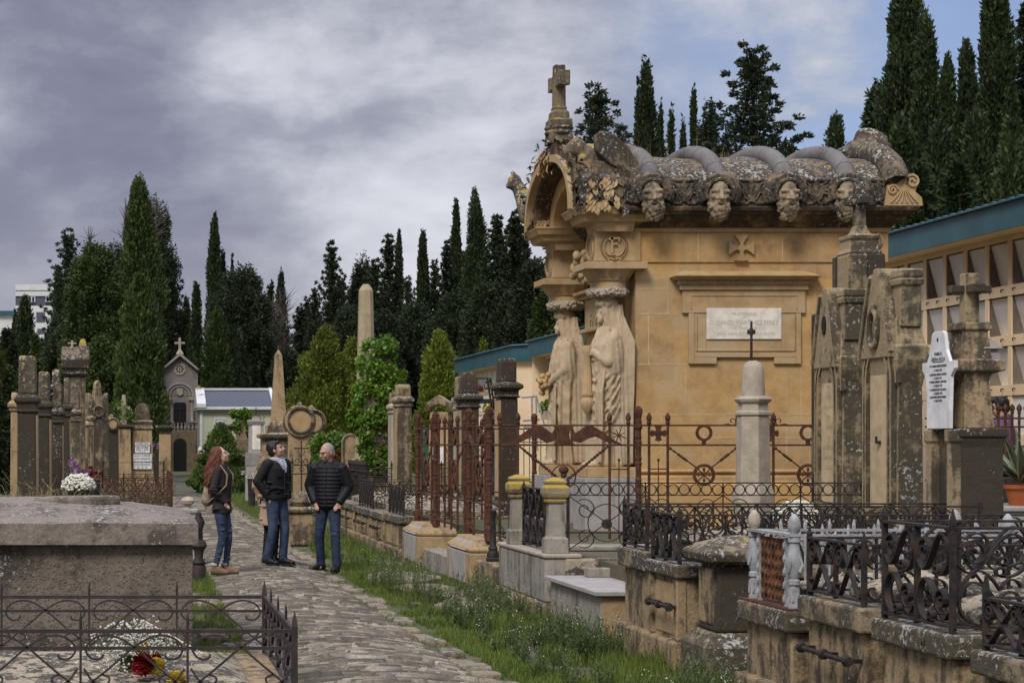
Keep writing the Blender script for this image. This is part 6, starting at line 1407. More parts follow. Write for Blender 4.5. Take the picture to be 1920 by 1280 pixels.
def small_stones():
    Y = 42; x = X(659, Y); t = thing('rounded_headstone', 'low rounded grey headstone left of the ivy tomb', 'headstone', (x, Y, .4)); z = Z(812, Y)-.4
    mb = MB(); mb.prism([(-.2, -.4), (.2, -.4), (.2, z-.2)]+[(.2*math.cos(q), z-.2+.2*math.sin(q)) for q in np.linspace(0, math.pi, 11)][1:], lambda u, v, d: (u, d, v), 0, .2); mb.build('slab', M['stela'], t, bevel=.02)
    mb = MB(); mb.prism([(-.14, -.3), (.14, -.3), (.14, z-.22)]+[(.14*math.cos(q), z-.22+.14*math.sin(q)) for q in np.linspace(0, math.pi, 11)][1:], lambda u, v, d: (u, d, v), -.012, .01); mb.build('panel', M['cream'], t)
    Y = 38; x = X(823, Y); t = thing('gabled_headstone', 'cream headstone with a low gable and draped cloth relief', 'headstone', (x, Y, .5), R(-18)); z = lambda p: Z(p, Y)-.5
    mb = MB(); mb.stack(0, .12, [(-.5, .26, .15), (z(772), .18, .12)]); mb.build('slab', M['cream'], t, bevel=.015)
    mb = MB(); mb.prism([(-.24, z(772)), (-.24, z(755)), (0, z(740)), (.24, z(755)), (.24, z(772)), (.18, z(770)), (.14, z(762)), (0, z(757)), (-.14, z(762)), (-.18, z(770))], lambda u, v, d: (u, d, v), -.05, .28); mb.build('gable', M['stela'], t, bevel=.012)
    mb = MB(); mb.tube([(.045*math.cos(q), -.015, z(781)+.045*math.sin(q)) for q in np.linspace(0, 6.283, 15)[:-1]], .012, 6, close=True); mb.tube([(.12*math.cos(q), -.012, z(800)+.12*math.sin(q)) for q in np.linspace(.2, 2.9, 12)], .01, 6); mb.build('relief', M['cream'], t, smooth=True)
    mb = MB(); mb.box(-.13, .13, -.05, -.02, z(868), z(838)); mb.build('white_plaque', M['marble'], t)
    # iron cross and vault behind the two men
    Y = 40; x = X(565, Y); t = thing('iron_grave_cross', 'thin black iron grave cross with scrolls between the two men', 'cross', (x, Y, .5)); z = lambda p: Z(p, Y)-.5
    mb = MB(); mb.tube([(0, 0, -.1), (0, 0, z(828))], .014, 6); mb.tube([(-.13, 0, z(840)), (.13, 0, z(840))], .014, 6)
    for a, b in ((-.13, 840), (.13, 840), (0, 828)): mb.ell((a, 0, z(b)), (.022, .015, .022), 8, 5)
    for s in (-1, 1): mb.tube([(s*u, 0, z(866)+v) for u, v in spiralpts((.10, .02), .08, -1.6, 6)], .009, 5); mb.tube([(s*.02, 0, z(855)), (s*.07, 0, z(846)), (s*.05, 0, z(842))], .008, 5)
    mb.build('cross', M['iron'], t, fix=False)
    t = thing('round_capped_post', 'mossy stone post with rounded cap between the two men', 'post', (X(563, 33), 33, 0)); mb = MB(); mb.stack(0, 0, [(0, .22, .2), (.55, .20, .18)]); mb.build('shaft', M['vault'], t, bevel=.02); mb = MB(); mb.stack(0, 0, [(.552, .25, .22), (.62, .26, .24), (.66, .2, .18)]); mb.build('cap', M['cap'], t, bevel=.02)
    mb = MB(); mb.lathe([(.16, .66), (.22, .74), (.18, .86), (.06, .92)], (0, 0, 0), 12); mb.build('rounded_top', M['cap'], t, smooth=True)
small_stones()
spear_fence('two black spear posts and rail standing between the two men', [((X(548, 36), 36), (X(600, 36), 36))], .3, 1.35, .15, (X(548, 36), 36, .3))
# ------------------------------------------------------------------ left side: big granite tomb, railings, posts
def big_tomb():
    y0 = 15.5; t = thing('granite_tomb', 'massive grey tomb with a cracked gently pitched lid at the left', 'tomb', (-.6, 16.8, 0)); T = Matrix.Translation((.6, -16.8, 0))
    mb = MB(); mb.box(-2.6, .525, y0+.05, 18.0, -.05, .925); mb.xf(T).build('body', M['render'], t, bevel=.012)
    mb = MB(); n = 30; V = []
    xs = np.linspace(-2.75, .565, 45); ys = np.linspace(y0-.04, 18.1, 17); fs = []
    for j, y in enumerate(ys):
        for i, x in enumerate(xs):
            q = 1-abs((y-16.8)/1.3); qx = min(1, (.565-x)/1.1); z = 1.115+.165*min(max(0, q)**.75, max(0, qx)**.7)+.010*mnoise.noise((x*3, y*3, 0)); 
            if i in (0, len(xs)-1) or j in (0, len(ys)-1): z -= .012
            V.append((x, y, z))
    m = len(xs)
    for j in range(len(ys)-1):
        for i in range(m-1): a = j*m+i; fs.append((a, a+1, a+m+1, a+m))
    mb.add(V, fs)
    k = len(mb.v); per = [i for i in range(m)]+[j*m+m-1 for j in range(1, len(ys))]+[(len(ys)-1)*m+i for i in range(m-2, -1, -1)]+[j*m for j in range(len(ys)-2, 0, -1)]
    mb.v += [(mb.v[i][0], mb.v[i][1], .93) for i in per]; P = len(per)
    mb.f += [(per[i], k+i, k+(i+1) % P, per[(i+1) % P]) for i in range(P)]; mb.f.append(tuple(range(k+P-1, k-1, -1)))
    mb.xf(T).build('lid', M['tombgrey'], t)
    mb = MB(); mb.prism([(-.82, 16.50), (-.55, 16.36), (-.22, 16.28), (-.06, 16.38), (-.1, 16.6), (-.35, 16.8), (-.7, 16.75)], lambda u, v, d: (u, v, d+.02*(u+.8)), 1.2, 1.285)
    mb.xf(T).build('raised_flake', M['tombgrey'], t, bevel=.025)
big_tomb()
Q = M['purple']
def left_enclosure():
    g = 'left foreground railing'
    railing('iron_railing', 'low brown black arched scroll railing in the left foreground round the flower tomb', [((1.02, 11.75), (-1.6, 11.75)), ((1.02, 14.35), (-1.6, 14.35)), ((1.02, 11.75), (1.02, 14.35))], .20, .60, 'arches', Q, (0, 13, .2), None, bay=.60, bar=.0125, flat=.020, post=.036, spike=.12, rails=(.74,), midspike=True, railt=.024)
    t = thing('cream_tomb_slab', 'mottled cream tomb slab behind the flowers in the left foreground', 'tomb slab', (-.4, 13, 0)); T = Matrix.Translation((.4, -13, 0))
    mb = MB(); mb.box(-1.7, 1.08, 11.6, 14.45, -.05, .17); mb.xf(T).build('kerb', M['vault'], t, bevel=.02)
    mb = MB(); mb.add([(-1.5,12.0,.172),(.78,12.0,.172),(.78,14.1,.172),(-1.5,14.1,.172),(-1.5,12.0,.21),(.78,12.0,.21),(.78,14.1,.21),(-1.5,14.1,.21),(-1.5,13.05,.335),(.5,13.05,.335)], [(3,2,1,0),(0,1,5,4),(1,2,6,5),(2,3,7,6),(3,0,4,7),(4,5,9,8),(6,7,8,9),(5,6,9),(7,4,8)]); mb.xf(T).build('ridged_slab', M['slab'], t, bevel=.02)
left_enclosure()
def left_posts():
    t = thing('cast_iron_post', 'black turned cast iron post at the corner of the granite tomb', 'post', (.86, 23.3, 0)); z = Z(958, 23.3)
    mb = MB(); mb.lathe([(.085, .0), (.085, .25), (.07, .27), (.085, .30), (.05, .36), (.06, .44), (.10, .50), (.085, .55), (.05, .58), (.045, .70), (.075, .78), (.06, .82), (.03, z-.04), (.035, z-.02), (.01, z)], (0, 0, 0), 14); mb.build('post', M['iron'], t, smooth=True)
    mb = MB(); mb.stack(0, 0, [(0, .10, .10), (.1, .10, .10), (.11, .07, .07)]); mb.build('foot', M['iron'], t)
    t = thing('ball_topped_post', 'grey stone post with a ball top at the left path edge', 'post', (X(352, 27), 27, 0)); z = Z(930, 27)
    mb = MB(); mb.stack(0, 0, [(0, .13, .13), (z-.26, .12, .12), (z-.22, .145, .145), (z-.17, .145, .145)]); mb.build('shaft', M['grey'], t, bevel=.02); mb = MB(); mb.lathe([(.05, z-.17), (.04, z-.13), (.09, z-.10), (.10, z-.06), (.07, z-.02), (.01, z)], (0, 0, 0), 14); mb.build('ball', M['pale'], t, smooth=True)
left_posts()
lf = railing('iron_railing', 'low rusty brown railing tangled with dry brambles on the left of the path', [((.92, 40), (-.6, 40)), ((.92, 40), (.92, 45)), ((.92, 45), (-.6, 45))], .3, 1.02, 'circles', M['rust'], (0, 42, .3), None, bay=.5, bar=.018, flat=.03, rails=(.3, .62, .85), midspike=True, spike=.12)
mb = MB(); mb.box(-.8, 1.0, 39.8, 45.2, -.05, .34); o = mb.build('low_tomb_kerb', M['slab'], bevel=.03); tag(o, 'speckled low tomb kerb under the rusty bramble railing', 'tomb kerb')
railing('tall_gate_rail', 'plain black upright rail frame standing behind the bramble railing', [((X(193, 46), 46), (X(307, 46), 46))], .7, 1.28, 'none', I, (0, 46, .5), None, bay=.7, post=.04, spike=.05)
mb = MB()
def twigs(mb, n, x0, x1, y0, y1, z0, L, r=.004, droop=.3):
    for _ in range(n):
        p = Vector((random.uniform(x0, x1), random.uniform(y0, y1), z0)); a = random.uniform(0, 6.28); l = L*random.uniform(.4, 1.1); out = random.uniform(.1, .8)*l
        q = p+Vector((math.cos(a)*out*.5, math.sin(a)*out*.5, l*.65)); e = p+Vector((math.cos(a)*out, math.sin(a)*out, l*(.9-droop*random.random())))
        mb.tube([p, q, e], [r, r*.7, r*.3], 3, caps=False)
twigs(mb, 260, -.7, .9, 40, 45, .3, .9, .007, .7); o = mb.build('bramble', M['drytwig'], fix=False); tag(o, 'dry brown bramble tangled through the rusty railing', 'bramble', kind='stuff')
mb = MB(); twigs(mb, 240, -1.5, -.5, 24.0, 26.0, .6, .85, .004, .6); o = mb.build('dry_stalks', M['drygrass'], fix=False); tag(o, 'tall dry straw stalks in front of the black pillar headstones', 'dry grass', kind='stuff')
mb = MB(); mb.box(-1.9, -.2, 24.4, 27.6, -.05, .88); o = mb.build('low_tomb', M['render'], bevel=.03); tag(o, 'low grey tomb under the chrysanthemum pot behind the granite tomb', 'tomb')
# ------------------------------------------------------------------ columbarium blocks with blue eaves
def niche_block(lab, y0, y1, zt, zs, rows, pitch, closed, name='columbarium', x0=12.0, endwall=True, flowers=0):
    t = thing(name, lab, 'niche building', (12.8, y0, TER), group=None); T = Matrix.Translation((-12.8, -y0, -TER)); xw = 12.38
    n = int((y1-y0-.1)/pitch); zr = .70; ztop = zs-.07
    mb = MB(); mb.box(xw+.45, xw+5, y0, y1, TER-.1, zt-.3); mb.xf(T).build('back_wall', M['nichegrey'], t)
    if endwall:
        mb = MB(); mb.box(xw-.3, xw+5, y0-.12, y0, TER-.1, zs-.003); mb.xf(T).build('end_wall', M['ochre'], t); mb = MB(); mb.box(xw-.35, xw+5, y1, y1+.12, TER-.1, zs-.003); mb.xf(T).build('end_wall', M['ochre'], t)
    mb = MB(); mb.box(x0-.05, xw+5.1, y0-.25, y1+.25, zs, zs+.05); mb.xf(T).build('soffit', M['ochre'], t)
    mb = MB(); mb.box(x0-.08, x0-.05, y0-.28, y1+.28, zs-.01, zt); mb.box(x0-.05, xw+5.1, y0-.28, y0-.251, zs-.01, zt); mb.box(x0-.05, xw+5.1, y1+.251, y1+.28, zs-.01, zt); mb.xf(T).build('fascia', M['teal'], t)
    mb = MB(); a, b = y0-.35, y1+.35; k = int((b-a)/.13); pts = []
    for i in range(k+1): pts.append((a+(b-a)*i/k, .025 if i % 2 else 0.))
    pl = [(y, zt+.01+z) for y, z in pts]+[(y, zt-.01) for y, z in pts[::-1]]
    mb.prism(pl, lambda u, v, d: (x0-.14+d, u, v+.16*d/3), 0, 5.5); mb.xf(T).build('corrugated_roof', M['teal'], t)
    mb = MB(); zb = ztop-rows*zr
    mb.box(xw, xw+.06, y0, y1, ztop, zs-.002)
    for r in range(rows): mb.box(xw-.012, xw+.44, y0, y1, ztop-(r+1)*zr-.075, ztop-(r+1)*zr+.075)
    for k in range(n+1): mb.box(xw-.006, xw+.44, y0+.03+k*pitch-.055, y0+.03+k*pitch+.055, TER, ztop)
    mb.xf(T).build('niche_frame', M['ochre'], t, fix=False)
    for r in range(rows):
        za, zb2 = ztop-(r+1)*zr+.075, ztop-r*zr-.075
        if r == 0: zb2 = ztop
        for k in range(n):
            a = y0+.03+k*pitch+.055; b = a+pitch-.11
            if k < 9 and not flowers: continue
            mb = MB()
            if r >= closed:
                mb.box(xw+.02, xw+.04, a, b, za, zb2-.01); mb.xf(T).build('niche_slab', M['nichewhite'] if (k*7+r*3) % 5 else M['ochre'], t)
            else:                                  # open niche with a white slab leaning inside
                mb.add([(xw+.03, a, zb2-.02), (xw+.03, b-.013, zb2-.02), (xw+.18, b-.013, za), (xw+.18, a, za), (xw+.06, a, zb2-.02), (xw+.06, b-.013, zb2-.02), (xw+.21, b-.013, za), (xw+.21, a, za)], [(0,3,2,1),(4,5,6,7),(0,1,5,4),(1,2,6,5),(2,3,7,6),(3,0,4,7)])
                mb.xf(T).build('niche_slab', M['nichewhite'], t)
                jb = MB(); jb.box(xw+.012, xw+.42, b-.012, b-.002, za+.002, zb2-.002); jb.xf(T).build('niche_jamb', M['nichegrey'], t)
    mb = MB()
    for r in range(rows):
        for k in range(0 if flowers else 18, min(n*2, 42)): y = y0+.2+k*pitch/2; mb.tube([(xw-.015, y, ztop-(r+1)*zr+.02), (xw-.05, y, ztop-(r+1)*zr+.02), (xw-.05, y, ztop-(r+1)*zr-.02)], .01, 4)
    mb.xf(T).build('hooks', M['rust'], t, fix=False)['kind'] = 'stuff'
    if flowers:
        mats = [M['red'], M['pinkfl'], M['whitefl'], M['yellowfl'], M['ivy']]; mbs = [MB() for _ in mats]
        for _ in range(flowers):
            i = random.choice((0, 0, 1, 2, 3, 4, 4)); y = random.uniform(y0+.2, y1-.2); z = ztop-random.randint(0, rows-1)*zr-.55
            for q in range(7): mbs[i].ell((xw-.06+random.gauss(0, .03), y+random.gauss(0, .07), z+random.gauss(0, .06)), (.045, .045, .045), 6, 4)
        for i, q in enumerate(mbs):
            if q.v: o = q.build('niche_flowers', mats[i]); o.parent = t; o.matrix_parent_inverse = Matrix.Translation((-12.8, -y0, -TER)); o['kind'] = 'stuff'
    return t
niche_block('near columbarium of open cream niches under a blue green eave at the right', 19.0, 34.0, 5.02, 4.66, 5, .72, 3)
niche_block('middle columbarium with blue eave and cream end pillar behind the mausoleum', 37.0, 57.0, 4.76, 4.30, 4, 1.0, 0, flowers=70)
niche_block('far columbarium with white niches and many flowers beyond the tall black headstones', 59.8, 69.8, 4.76, 4.28, 4, .8, 0, flowers=120)
def ladder():
    Y = 48; x = X(1000, Y); t = thing('ladder', 'pale metal platform ladder leaning by the columbarium end wall', 'ladder', (x, Y, TER)); z = lambda p: Z(p, Y)-TER; s = Y/F
    mb = MB()
    for (a, b) in (((5, 740), (22, 800)), ((-3, 745), (-2, 800)), ((5, 740), (8, 845)), ((24, 795), (30, 845))): mb.tube([(a[0]*s, 0, z(a[1])), (b[0]*s, 0, z(b[1]))], .025, 6)
    mb.build('stile', M['silver'], t, fix=False)
    mb = MB()
    for (a, b) in (((-22, 745), (6, 742)), ((-20, 788), (12, 786)), ((-18, 800), (20, 800)), ((-10, 820), (25, 818))): mb.tube([(a[0]*s, 0, z(a[1])), (b[0]*s, 0, z(b[1]))], .028, 6)
    mb.build('rung', M['silver'], t, fix=False)
    Y = 56; x = X(922, Y); t = thing('rolling_ladder', 'black rolling ladder platform in front of the far columbarium niches', 'ladder', (x, Y, TER)); z = lambda p: Z(p, Y)-TER; s = Y/F
    mb = MB()
    for q in (0, 5): mb.tube([((-8+q)*s, 0, z(708)), ((8+q)*s, 0, z(820))], .03, 5)
    for k in range(9): p = 715+12*k; mb.tube([((-7+k*1.6)*s, 0, z(p)), ((0+k*1.6)*s, 0, z(p))], .025, 5)
    mb.tube([(-28*s, 0, z(709)), (-6*s, 0, z(709))], .025, 5); mb.tube([(-28*s, 0, z(709)), (-28*s, 0, z(820))], .03, 5); mb.tube([(-28*s, 0, z(728)), (-6*s, 0, z(728))], .02, 5)
    mb.build('frame', M['iron'], t, fix=False)
    mb = MB(); mb.box(-30*s, 2*s, -.3, .3, z(756), z(748)); mb.build('platform', M['iron'], t)
ladder()
# ------------------------------------------------------------------ grey chapel, green house, apartment block
def chapel():
    Y = 120; x = X(337, Y); t = thing('chapel', 'narrow grey stone funerary chapel with rose window and gable cross', 'chapel', (x, Y, 0)); z = lambda p: Z(p, Y); k = Y/F
    u = lambda p: (p-337)*k
    mb = MB(); mb.box(u(304), u(371), .0, 5, z(805), z(695)); mb.prism([(u(304), z(695)), (u(371), z(695)), (u(337), z(664))], lambda a, b, d: (a, d, b), 0, 5); mb.build('wall', M['chapel'], t)
    mb = MB(); mb.box(u(318), u(375), -.4, 5, -.1, z(806)); w = mb.build('rubble_base', M['rubble'], t, bevel=.05)
    mb = MB()
    for s, e in ((1, 374), (-1, 301)): mb.prism([(u(e), z(697)), (u(e)-s*.0, z(693)), (0, z(661)), (0, z(667))], lambda a, b, d: (a, d, b), -.35, 5.2)
    mb.build('roof', M['grey'], t)
    mb = MB(); mb.stack(0, 0, [(z(664), .25, .25), (z(657), .12, .12), (z(655), .08, .08), (z(633), .07, .07)]); mb.box(-.33, .33, -.06, .06, z(645), z(641)); mb.build('gable_cross', M['pale'], t, bevel=.02)
    mb = MB(); n = 8; mb.prism([(.40*math.cos(q), z(691.5)+.40*math.sin(q)) for q in np.linspace(math.pi/8, 2*math.pi+math.pi/8, 9)[:-1]], lambda a, b, d: (a, d, b), -.05, .01); rw = mb.build('rose_window', M['pale'], t)
    mb = MB()
    for q in np.linspace(0, 6.2832, 9)[:-1]: c = (.19*math.cos(q), z(691.5)+.19*math.sin(q)); mb.prism([(c[0]+.07*math.cos(q)*math.cos(a)-.045*math.sin(q)*math.sin(a), c[1]+.07*math.sin(q)*math.cos(a)+.045*math.cos(q)*math.sin(a)) for a in np.linspace(0, 6.28, 11)[:-1]], lambda a, b, d: (a, d, b), -.06, -.045)
    mb.ell((0, -.05, z(691.5)), (.05, .02, .05)); mb.build('petal_opening', M['void'], rw)
    mb = MB(); A = [(u(312)+(u(362)-u(312))*(.5-.5*math.cos(q)), z(742)+.80*math.sin(q)) for q in np.linspace(0, math.pi, 19)]; fn = lambda a, b, d: (a, -d, b)
    mb.strip(A, fn, .14, .30); mb.strip([(u(318)+(u(356)-u(318))*(.5-.5*math.cos(q)), z(742)+.62*math.sin(q)) for q in np.linspace(0, math.pi, 19)], fn, .10, .18); mb.build('arch', M['grey'], t, fix=False)
    mb = MB(); mb.prism([(u(320), z(742)), (u(354), z(742))]+[(u(337)+.55*math.cos(q), z(742)+.55*math.sin(q)) for q in np.linspace(0, math.pi, 13)], lambda a, b, d: (a, d, b), -.02, .01); mb.build('tympanum', M['chapel'], t)
    mb = MB(); mb.prism([(-.2, z(742)+.1), (.0, z(742)-.02), (.2, z(742)+.1), (.22, z(742)+.42), (.1, z(742)+.48), (-.1, z(742)+.48), (-.22, z(742)+.42)], lambda a, b, d: (a, d, b), -.10, -.02); mb.build('coat_of_arms', M['pale'], t, bevel=.02)
    for p in (314, 360):
        mb = MB(); mb.lathe([(.13, z(790)), (.10, z(786)), (.09, z(758)), (.14, z(752)), (.17, z(750))], (u(p), -.15, 0), 12); mb.box(u(p)-.2, u(p)+.2, -.35, 0, z(750)+.002, z(743)); mb.build('column', M['carve'] if p == 314 else M['pale'], t, smooth=True)
    mb = MB(); mb.prism([(u(325), z(805)), (u(349), z(805)), (u(349), z(758)), (u(346), z(754)), (u(328), z(754)), (u(325), z(758))], lambda a, b, d: (a, d, b), -.03, .01); dr = mb.build('door', M['void'], t)
    mb = MB(); mb.box(-.03, .03, -.06, -.04, z(795), z(756)); mb.box(-.3, .3, -.06, -.04, z(767), z(764)); mb.build('door_cross', M['iron'], dr)
    mb = MB()
    for q in range(10): a = u(306)+(u(368)-u(306))*q/9; mb.lathe([(.06, z(806)), (.10, z(802)), (.05, z(797)), (.08, z(792))], (a, -.3, 0), 8)
    mb.box(u(304), u(326), -.42, -.2, z(792), z(789)); mb.box(u(350), u(371), -.42, -.2, z(792), z(789)); mb.build('balustrade', M['chapel'], t, fix=False)
    mb = MB(); mb.prism([(u(325), 0), (u(349), 0), (u(349), z(832))]+[(u(337)+.4*math.cos(q), z(832)+.36*math.sin(q)) for q in np.linspace(0, math.pi, 11)][1:], lambda a, b, d: (a, d, b), -.43, -.39); cd_ = mb.build('crypt_door', M['void'], t)
    mb = MB(); mb.box(-.02, .02, -.46, -.43, z(845), z(828)); mb.box(-.2, .2, -.46, -.43, z(836), z(834)); mb.build('door_cross', M['iron'], cd_)
    for q in range(3): pass
chapel()
def green_house():
    Y = 100; x = X(440, Y); k = Y/F; u = lambda p: (p-440)*k; z = lambda p: Z(p, Y); t = thing('green_house', 'small pale green cemetery house with grey slate roof and white trim', 'house', (x, Y, 0))
    mb = MB(); mb.box(u(376), u(515), 0, 5, -.1, z(768)); mb.build('wall', M['palegreen'], t)
    mb = MB(); mb.box(u(370), u(518), -.3, 5.3, z(768)+.002, z(762)); mb.box(u(375), u(380), -.06, .05, 0, z(769)); mb.build('white_trim', M['white'], t, bevel=.02)
    mb = MB(); mb.add([(u(380), -.3, z(762)+.01), (u(512), -.3, z(762)+.01), (u(512), 2.5, z(728)-.0), (u(380), 2.5, z(728)), (u(512), 5.3, z(762)), (u(380), 5.3, z(762))], [(0,1,2,3),(3,2,4,5),(0,3,5),(1,4,2)]); mb.build('slate_roof', M['slate'], t)
    mb = MB()
    for a, b in ((369, 386), (510, 516)): mb.prism([(-.35, z(764)), (5.35, z(764)), (5.35, z(758)), (2.5, z(724)), (-.35, z(757))], lambda p, q, d, a=a, b=b: (u(a)+(u(b)-u(a))*d, p, q), 0, 1)
    mb.box(u(369), u(515), 2.3, 2.7, z(729), z(725)); mb.build('gable_parapet', M['white'], t)
    mb = MB(); mb.lathe([(.16, z(728)), (.1, z(724)), (.12, z(721))], (u(374), 1., 0), 10); mb.build('chimney_pot', M['cream'], t)
    for p, zz in ((457, 783),):
        mb = MB(); mb.prism([(u(441), z(830)), (u(475), z(830)), (u(475), z(790))]+[(u(458)+.47*math.cos(q), z(790)+.47*math.sin(q)) for q in np.linspace(0, math.pi, 13)][1:], lambda a, b, d: (a, d, b), -.08, .02); fr = mb.build('window', M['white'], t)
        mb = MB(); mb.prism([(u(446), z(830)), (u(470), z(830)), (u(470), z(790))]+[(u(458)+.33*math.cos(q), z(790)+.33*math.sin(q)) for q in np.linspace(0, math.pi, 13)][1:], lambda a, b, d: (a, d, b), -.1, -.07); mb.build('pane', M['void'], fr)
    mb = MB(); mb.box(u(402), u(423), -.05, .01, z(822), z(783)); fr = mb.build('tiled_panel', M['white'], t)
    mb = MB()
    for (a, b, c, d) in ((404, 421, 785.5, 786.5), (404, 421, 818, 819), (404, 405, 786.6, 817.8), (420, 421, 786.6, 817.8), (410, 415, 790, 796), (408, 417, 800, 801), (408, 417, 804, 805), (409, 416, 808, 809)): mb.box(u(a), u(b), -.06, -.05, z(d), z(c))
    mb.build('blue_lines', M['slate'], fr)
green_house()
def apartment():
    Y = 260; k = Y/F; u = lambda p: (p-60)*k; z = lambda p: Z(p, Y); t = thing('apartment_block', 'modern white apartment block with dark window bands in the far left', 'building', (X(60, Y), Y, 0))
    mb = MB(); mb.box(u(-20), u(29), 3, 14, 0, z(580)); mb.box(u(29), u(104), 0, 14, 0, z(573)); mb.box(u(29), u(104), 0, 14, z(555)+.01, z(533)); mb.build('wall', M['white'], t)
    mb = MB(); mb.box(u(29), u(104), .15, 14, z(573)+.01, z(555)); mb.build('window_band', M['slate'], t)
    for a, b, c, d in ((52, 66, 556, 571), (85, 99, 556, 571), (68, 84, 585, 604), (70, 84, 616, 626)):
        mb = MB(); mb.box(u(a), u(b), -.05 if c > 580 else .08, .3, z(d), z(c)); w = mb.build('window', M['white'] if c < 580 else M['slate'], t)
        if c < 580:
            mb = MB(); mb.box(u(a)+.15, u((a+b)/2)-.08, .03, .078, z(d-6), z(c+1)); mb.box(u((a+b)/2)+.08, u(b)-.15, .03, .078, z(d-6), z(c+1)); mb.box(u(a), u(b), .02, .07, z(d), z(d-5)); mb.build('pane', M['glass'], w)
    mb = MB(); mb.box(u(95), u(103), 3, 6, z(533), z(528)); mb.box(u(110), u(122), 6, 9, z(560), z(512)); mb.build('roof_unit', M['slate'], t)
    mb = MB(); mb.box(u(29), u(104), -.06, .02, z(545), z(544)); mb.tube([(u(129), 5, z(530)), (u(129), 5, z(465))], .12, 4); mb.build('mast', M['slate'], t)
    mb = MB(); mb.box(u(-20), u(29), 2.5, 3, z(588), z(580)); mb.build('balcony_rail', M['teal'], t)
apartment()
mb = MB(); mb.box(3.6, 12, 96, 96.5, -.1, 1.3); o = mb.build('boundary_wall', M['rubble']); tag(o, 'low rubble wall at the far end of the path', 'wall')
# ------------------------------------------------------------------ trees
def crown_mesh(name, kind, n, mat_leaf, seed, leaf=.02):
    """unit crown (height 1, radius 1): leaf sprays gathered in clumps along limbs; returns a mesh"""
    g = np.random.default_rng(seed); cl = []     # clump: centre, radius, axis
    def prof(h):
        if kind == 'column': return np.interp(h, [0, .06, .3, .6, .85, .95, 1], [.55, .85, 1, .88, .5, .24, .02])
        if kind == 'spire': return np.interp(h, [0, .05, .3, .6, .85, 1], [.7, .95, 1, .7, .33, .02])
        if kind == 'broad': return np.interp(h, [0, .05, .35, .65, .85, .95, 1], [.75, .95, 1, .92, .70, .40, .05])
        if kind == 'cone': return np.interp(h, [0, .04, .15, .5, .8, 1], [.8, .97, 1, .72, .33, .02])
        return np.interp(h, [0, .1, .5, .75, .9, .97, 1], [.9, 1, .93, .66, .32, .10, .02])
    if kind == 'fir':
        lev = 30
        for i in range(lev):
            h = .06+.93*(i/lev)**.92; r = prof(h); m = int(4+6*(1-h)); ph = g.uniform(0, 6.28)
            for k in range(m):
                a = ph+6.283*k/m+g.uniform(-.3, .3); L = r*g.uniform(.45, 1.2)
                for q in np.linspace(.15, 1, max(3, int(8*L))):
                    cl.append((np.array([L*q*math.cos(a), L*q*math.sin(a), h+.030*q*q-.018*math.sin(q*3.1)+g.normal(0, .006)]), .125*(1.15-q*.6), a))
    else:
        m = {'column': 230, 'spire': 200, 'broad': 300, 'cone': 330}[kind]
        for i in range(m):
            h = g.uniform(0, 1)**(.9 if kind != 'cone' else 1.15)*.985; r = prof(h)*(1+.15*math.sin(i*2.4)+g.normal(0, .10))
            a = g.uniform(0, 6.283); q = g.uniform(.55, 1.0)
            cl.append((np.array([r*q*math.cos(a), r*q*math.sin(a), h]), {'column': .27, 'spire': .27, 'broad': .20, 'cone': .17}[kind]*g.uniform(.7, 1.25), a))
        if kind in ('column', 'spire'):
            for s in range(4): # loose leaders at the top
                x, y = g.normal(0, .10, 2); t = g.uniform(.93, 1.03)
                for q in np.linspace(.8, t, 8): cl.append((np.array([x*(1.3-q*.5), y*(1.3-q*.5), q]), .09*(1.2-q)+.025, 0))
    V = []; per = max(4, n//len(cl)); up = {'column': 1.6, 'spire': 1.8, 'broad': .35, 'cone': 1.1, 'fir': .25}[kind]; asp = {'column': .16, 'spire': .14, 'broad': .24, 'cone': .26, 'fir': .12}[kind]
    for c, r, a in cl:
        p = g.normal(0, 1, (per, 3)); p /= np.linalg.norm(p, axis=1)[:, None]; p *= (r*g.uniform(.35, 1.0, per)**.6)[:, None]
        p[:, 2] *= asp*(1 if kind == 'fir' else 1.5); P = p+c
        d = g.normal(0, .55, (per, 3)); d[:, 0] += math.cos(a)*.7; d[:, 1] += math.sin(a)*.7; d[:, 2] += up; d /= np.linalg.norm(d, axis=1)[:, None]
        w = np.cross(d, g.normal(0, 1, (per, 3))); w /= np.linalg.norm(w, axis=1)[:, None]
        V.append((P, d, w))
    P = np.concatenate([v[0] for v in V]); d = np.concatenate([v[1] for v in V]); w = np.concatenate([v[2] for v in V])
    return P, d, w, prof
PROTO = {}
def crown(kind, variant, W_, H_, leaf, n, mat):
    """crown mesh at real size (so that the sprays keep a real size)"""
    key = (kind, variant, round(W_, 1), round(H_, 1))
    g = np.random.default_rng(variant*31+int(W_*10)); P, d, w, prof = crown_mesh('c', kind, n, mat, variant*17+3, leaf)
    S = np.array([W_/2, W_/2, H_]); P = P*S; L = (leaf*g.uniform(.6, 1.4, len(P)))[:, None]; b = L*.30
    V = np.stack([P-d*L*.2, P+d*L*.45+w*b, P+d*L*1.25, P+d*L*.45-w*b], 1).reshape(-1, 3)
    Fq = np.arange(len(P)*4, dtype=np.int32).reshape(-1, 4)
    return V, Fq, prof
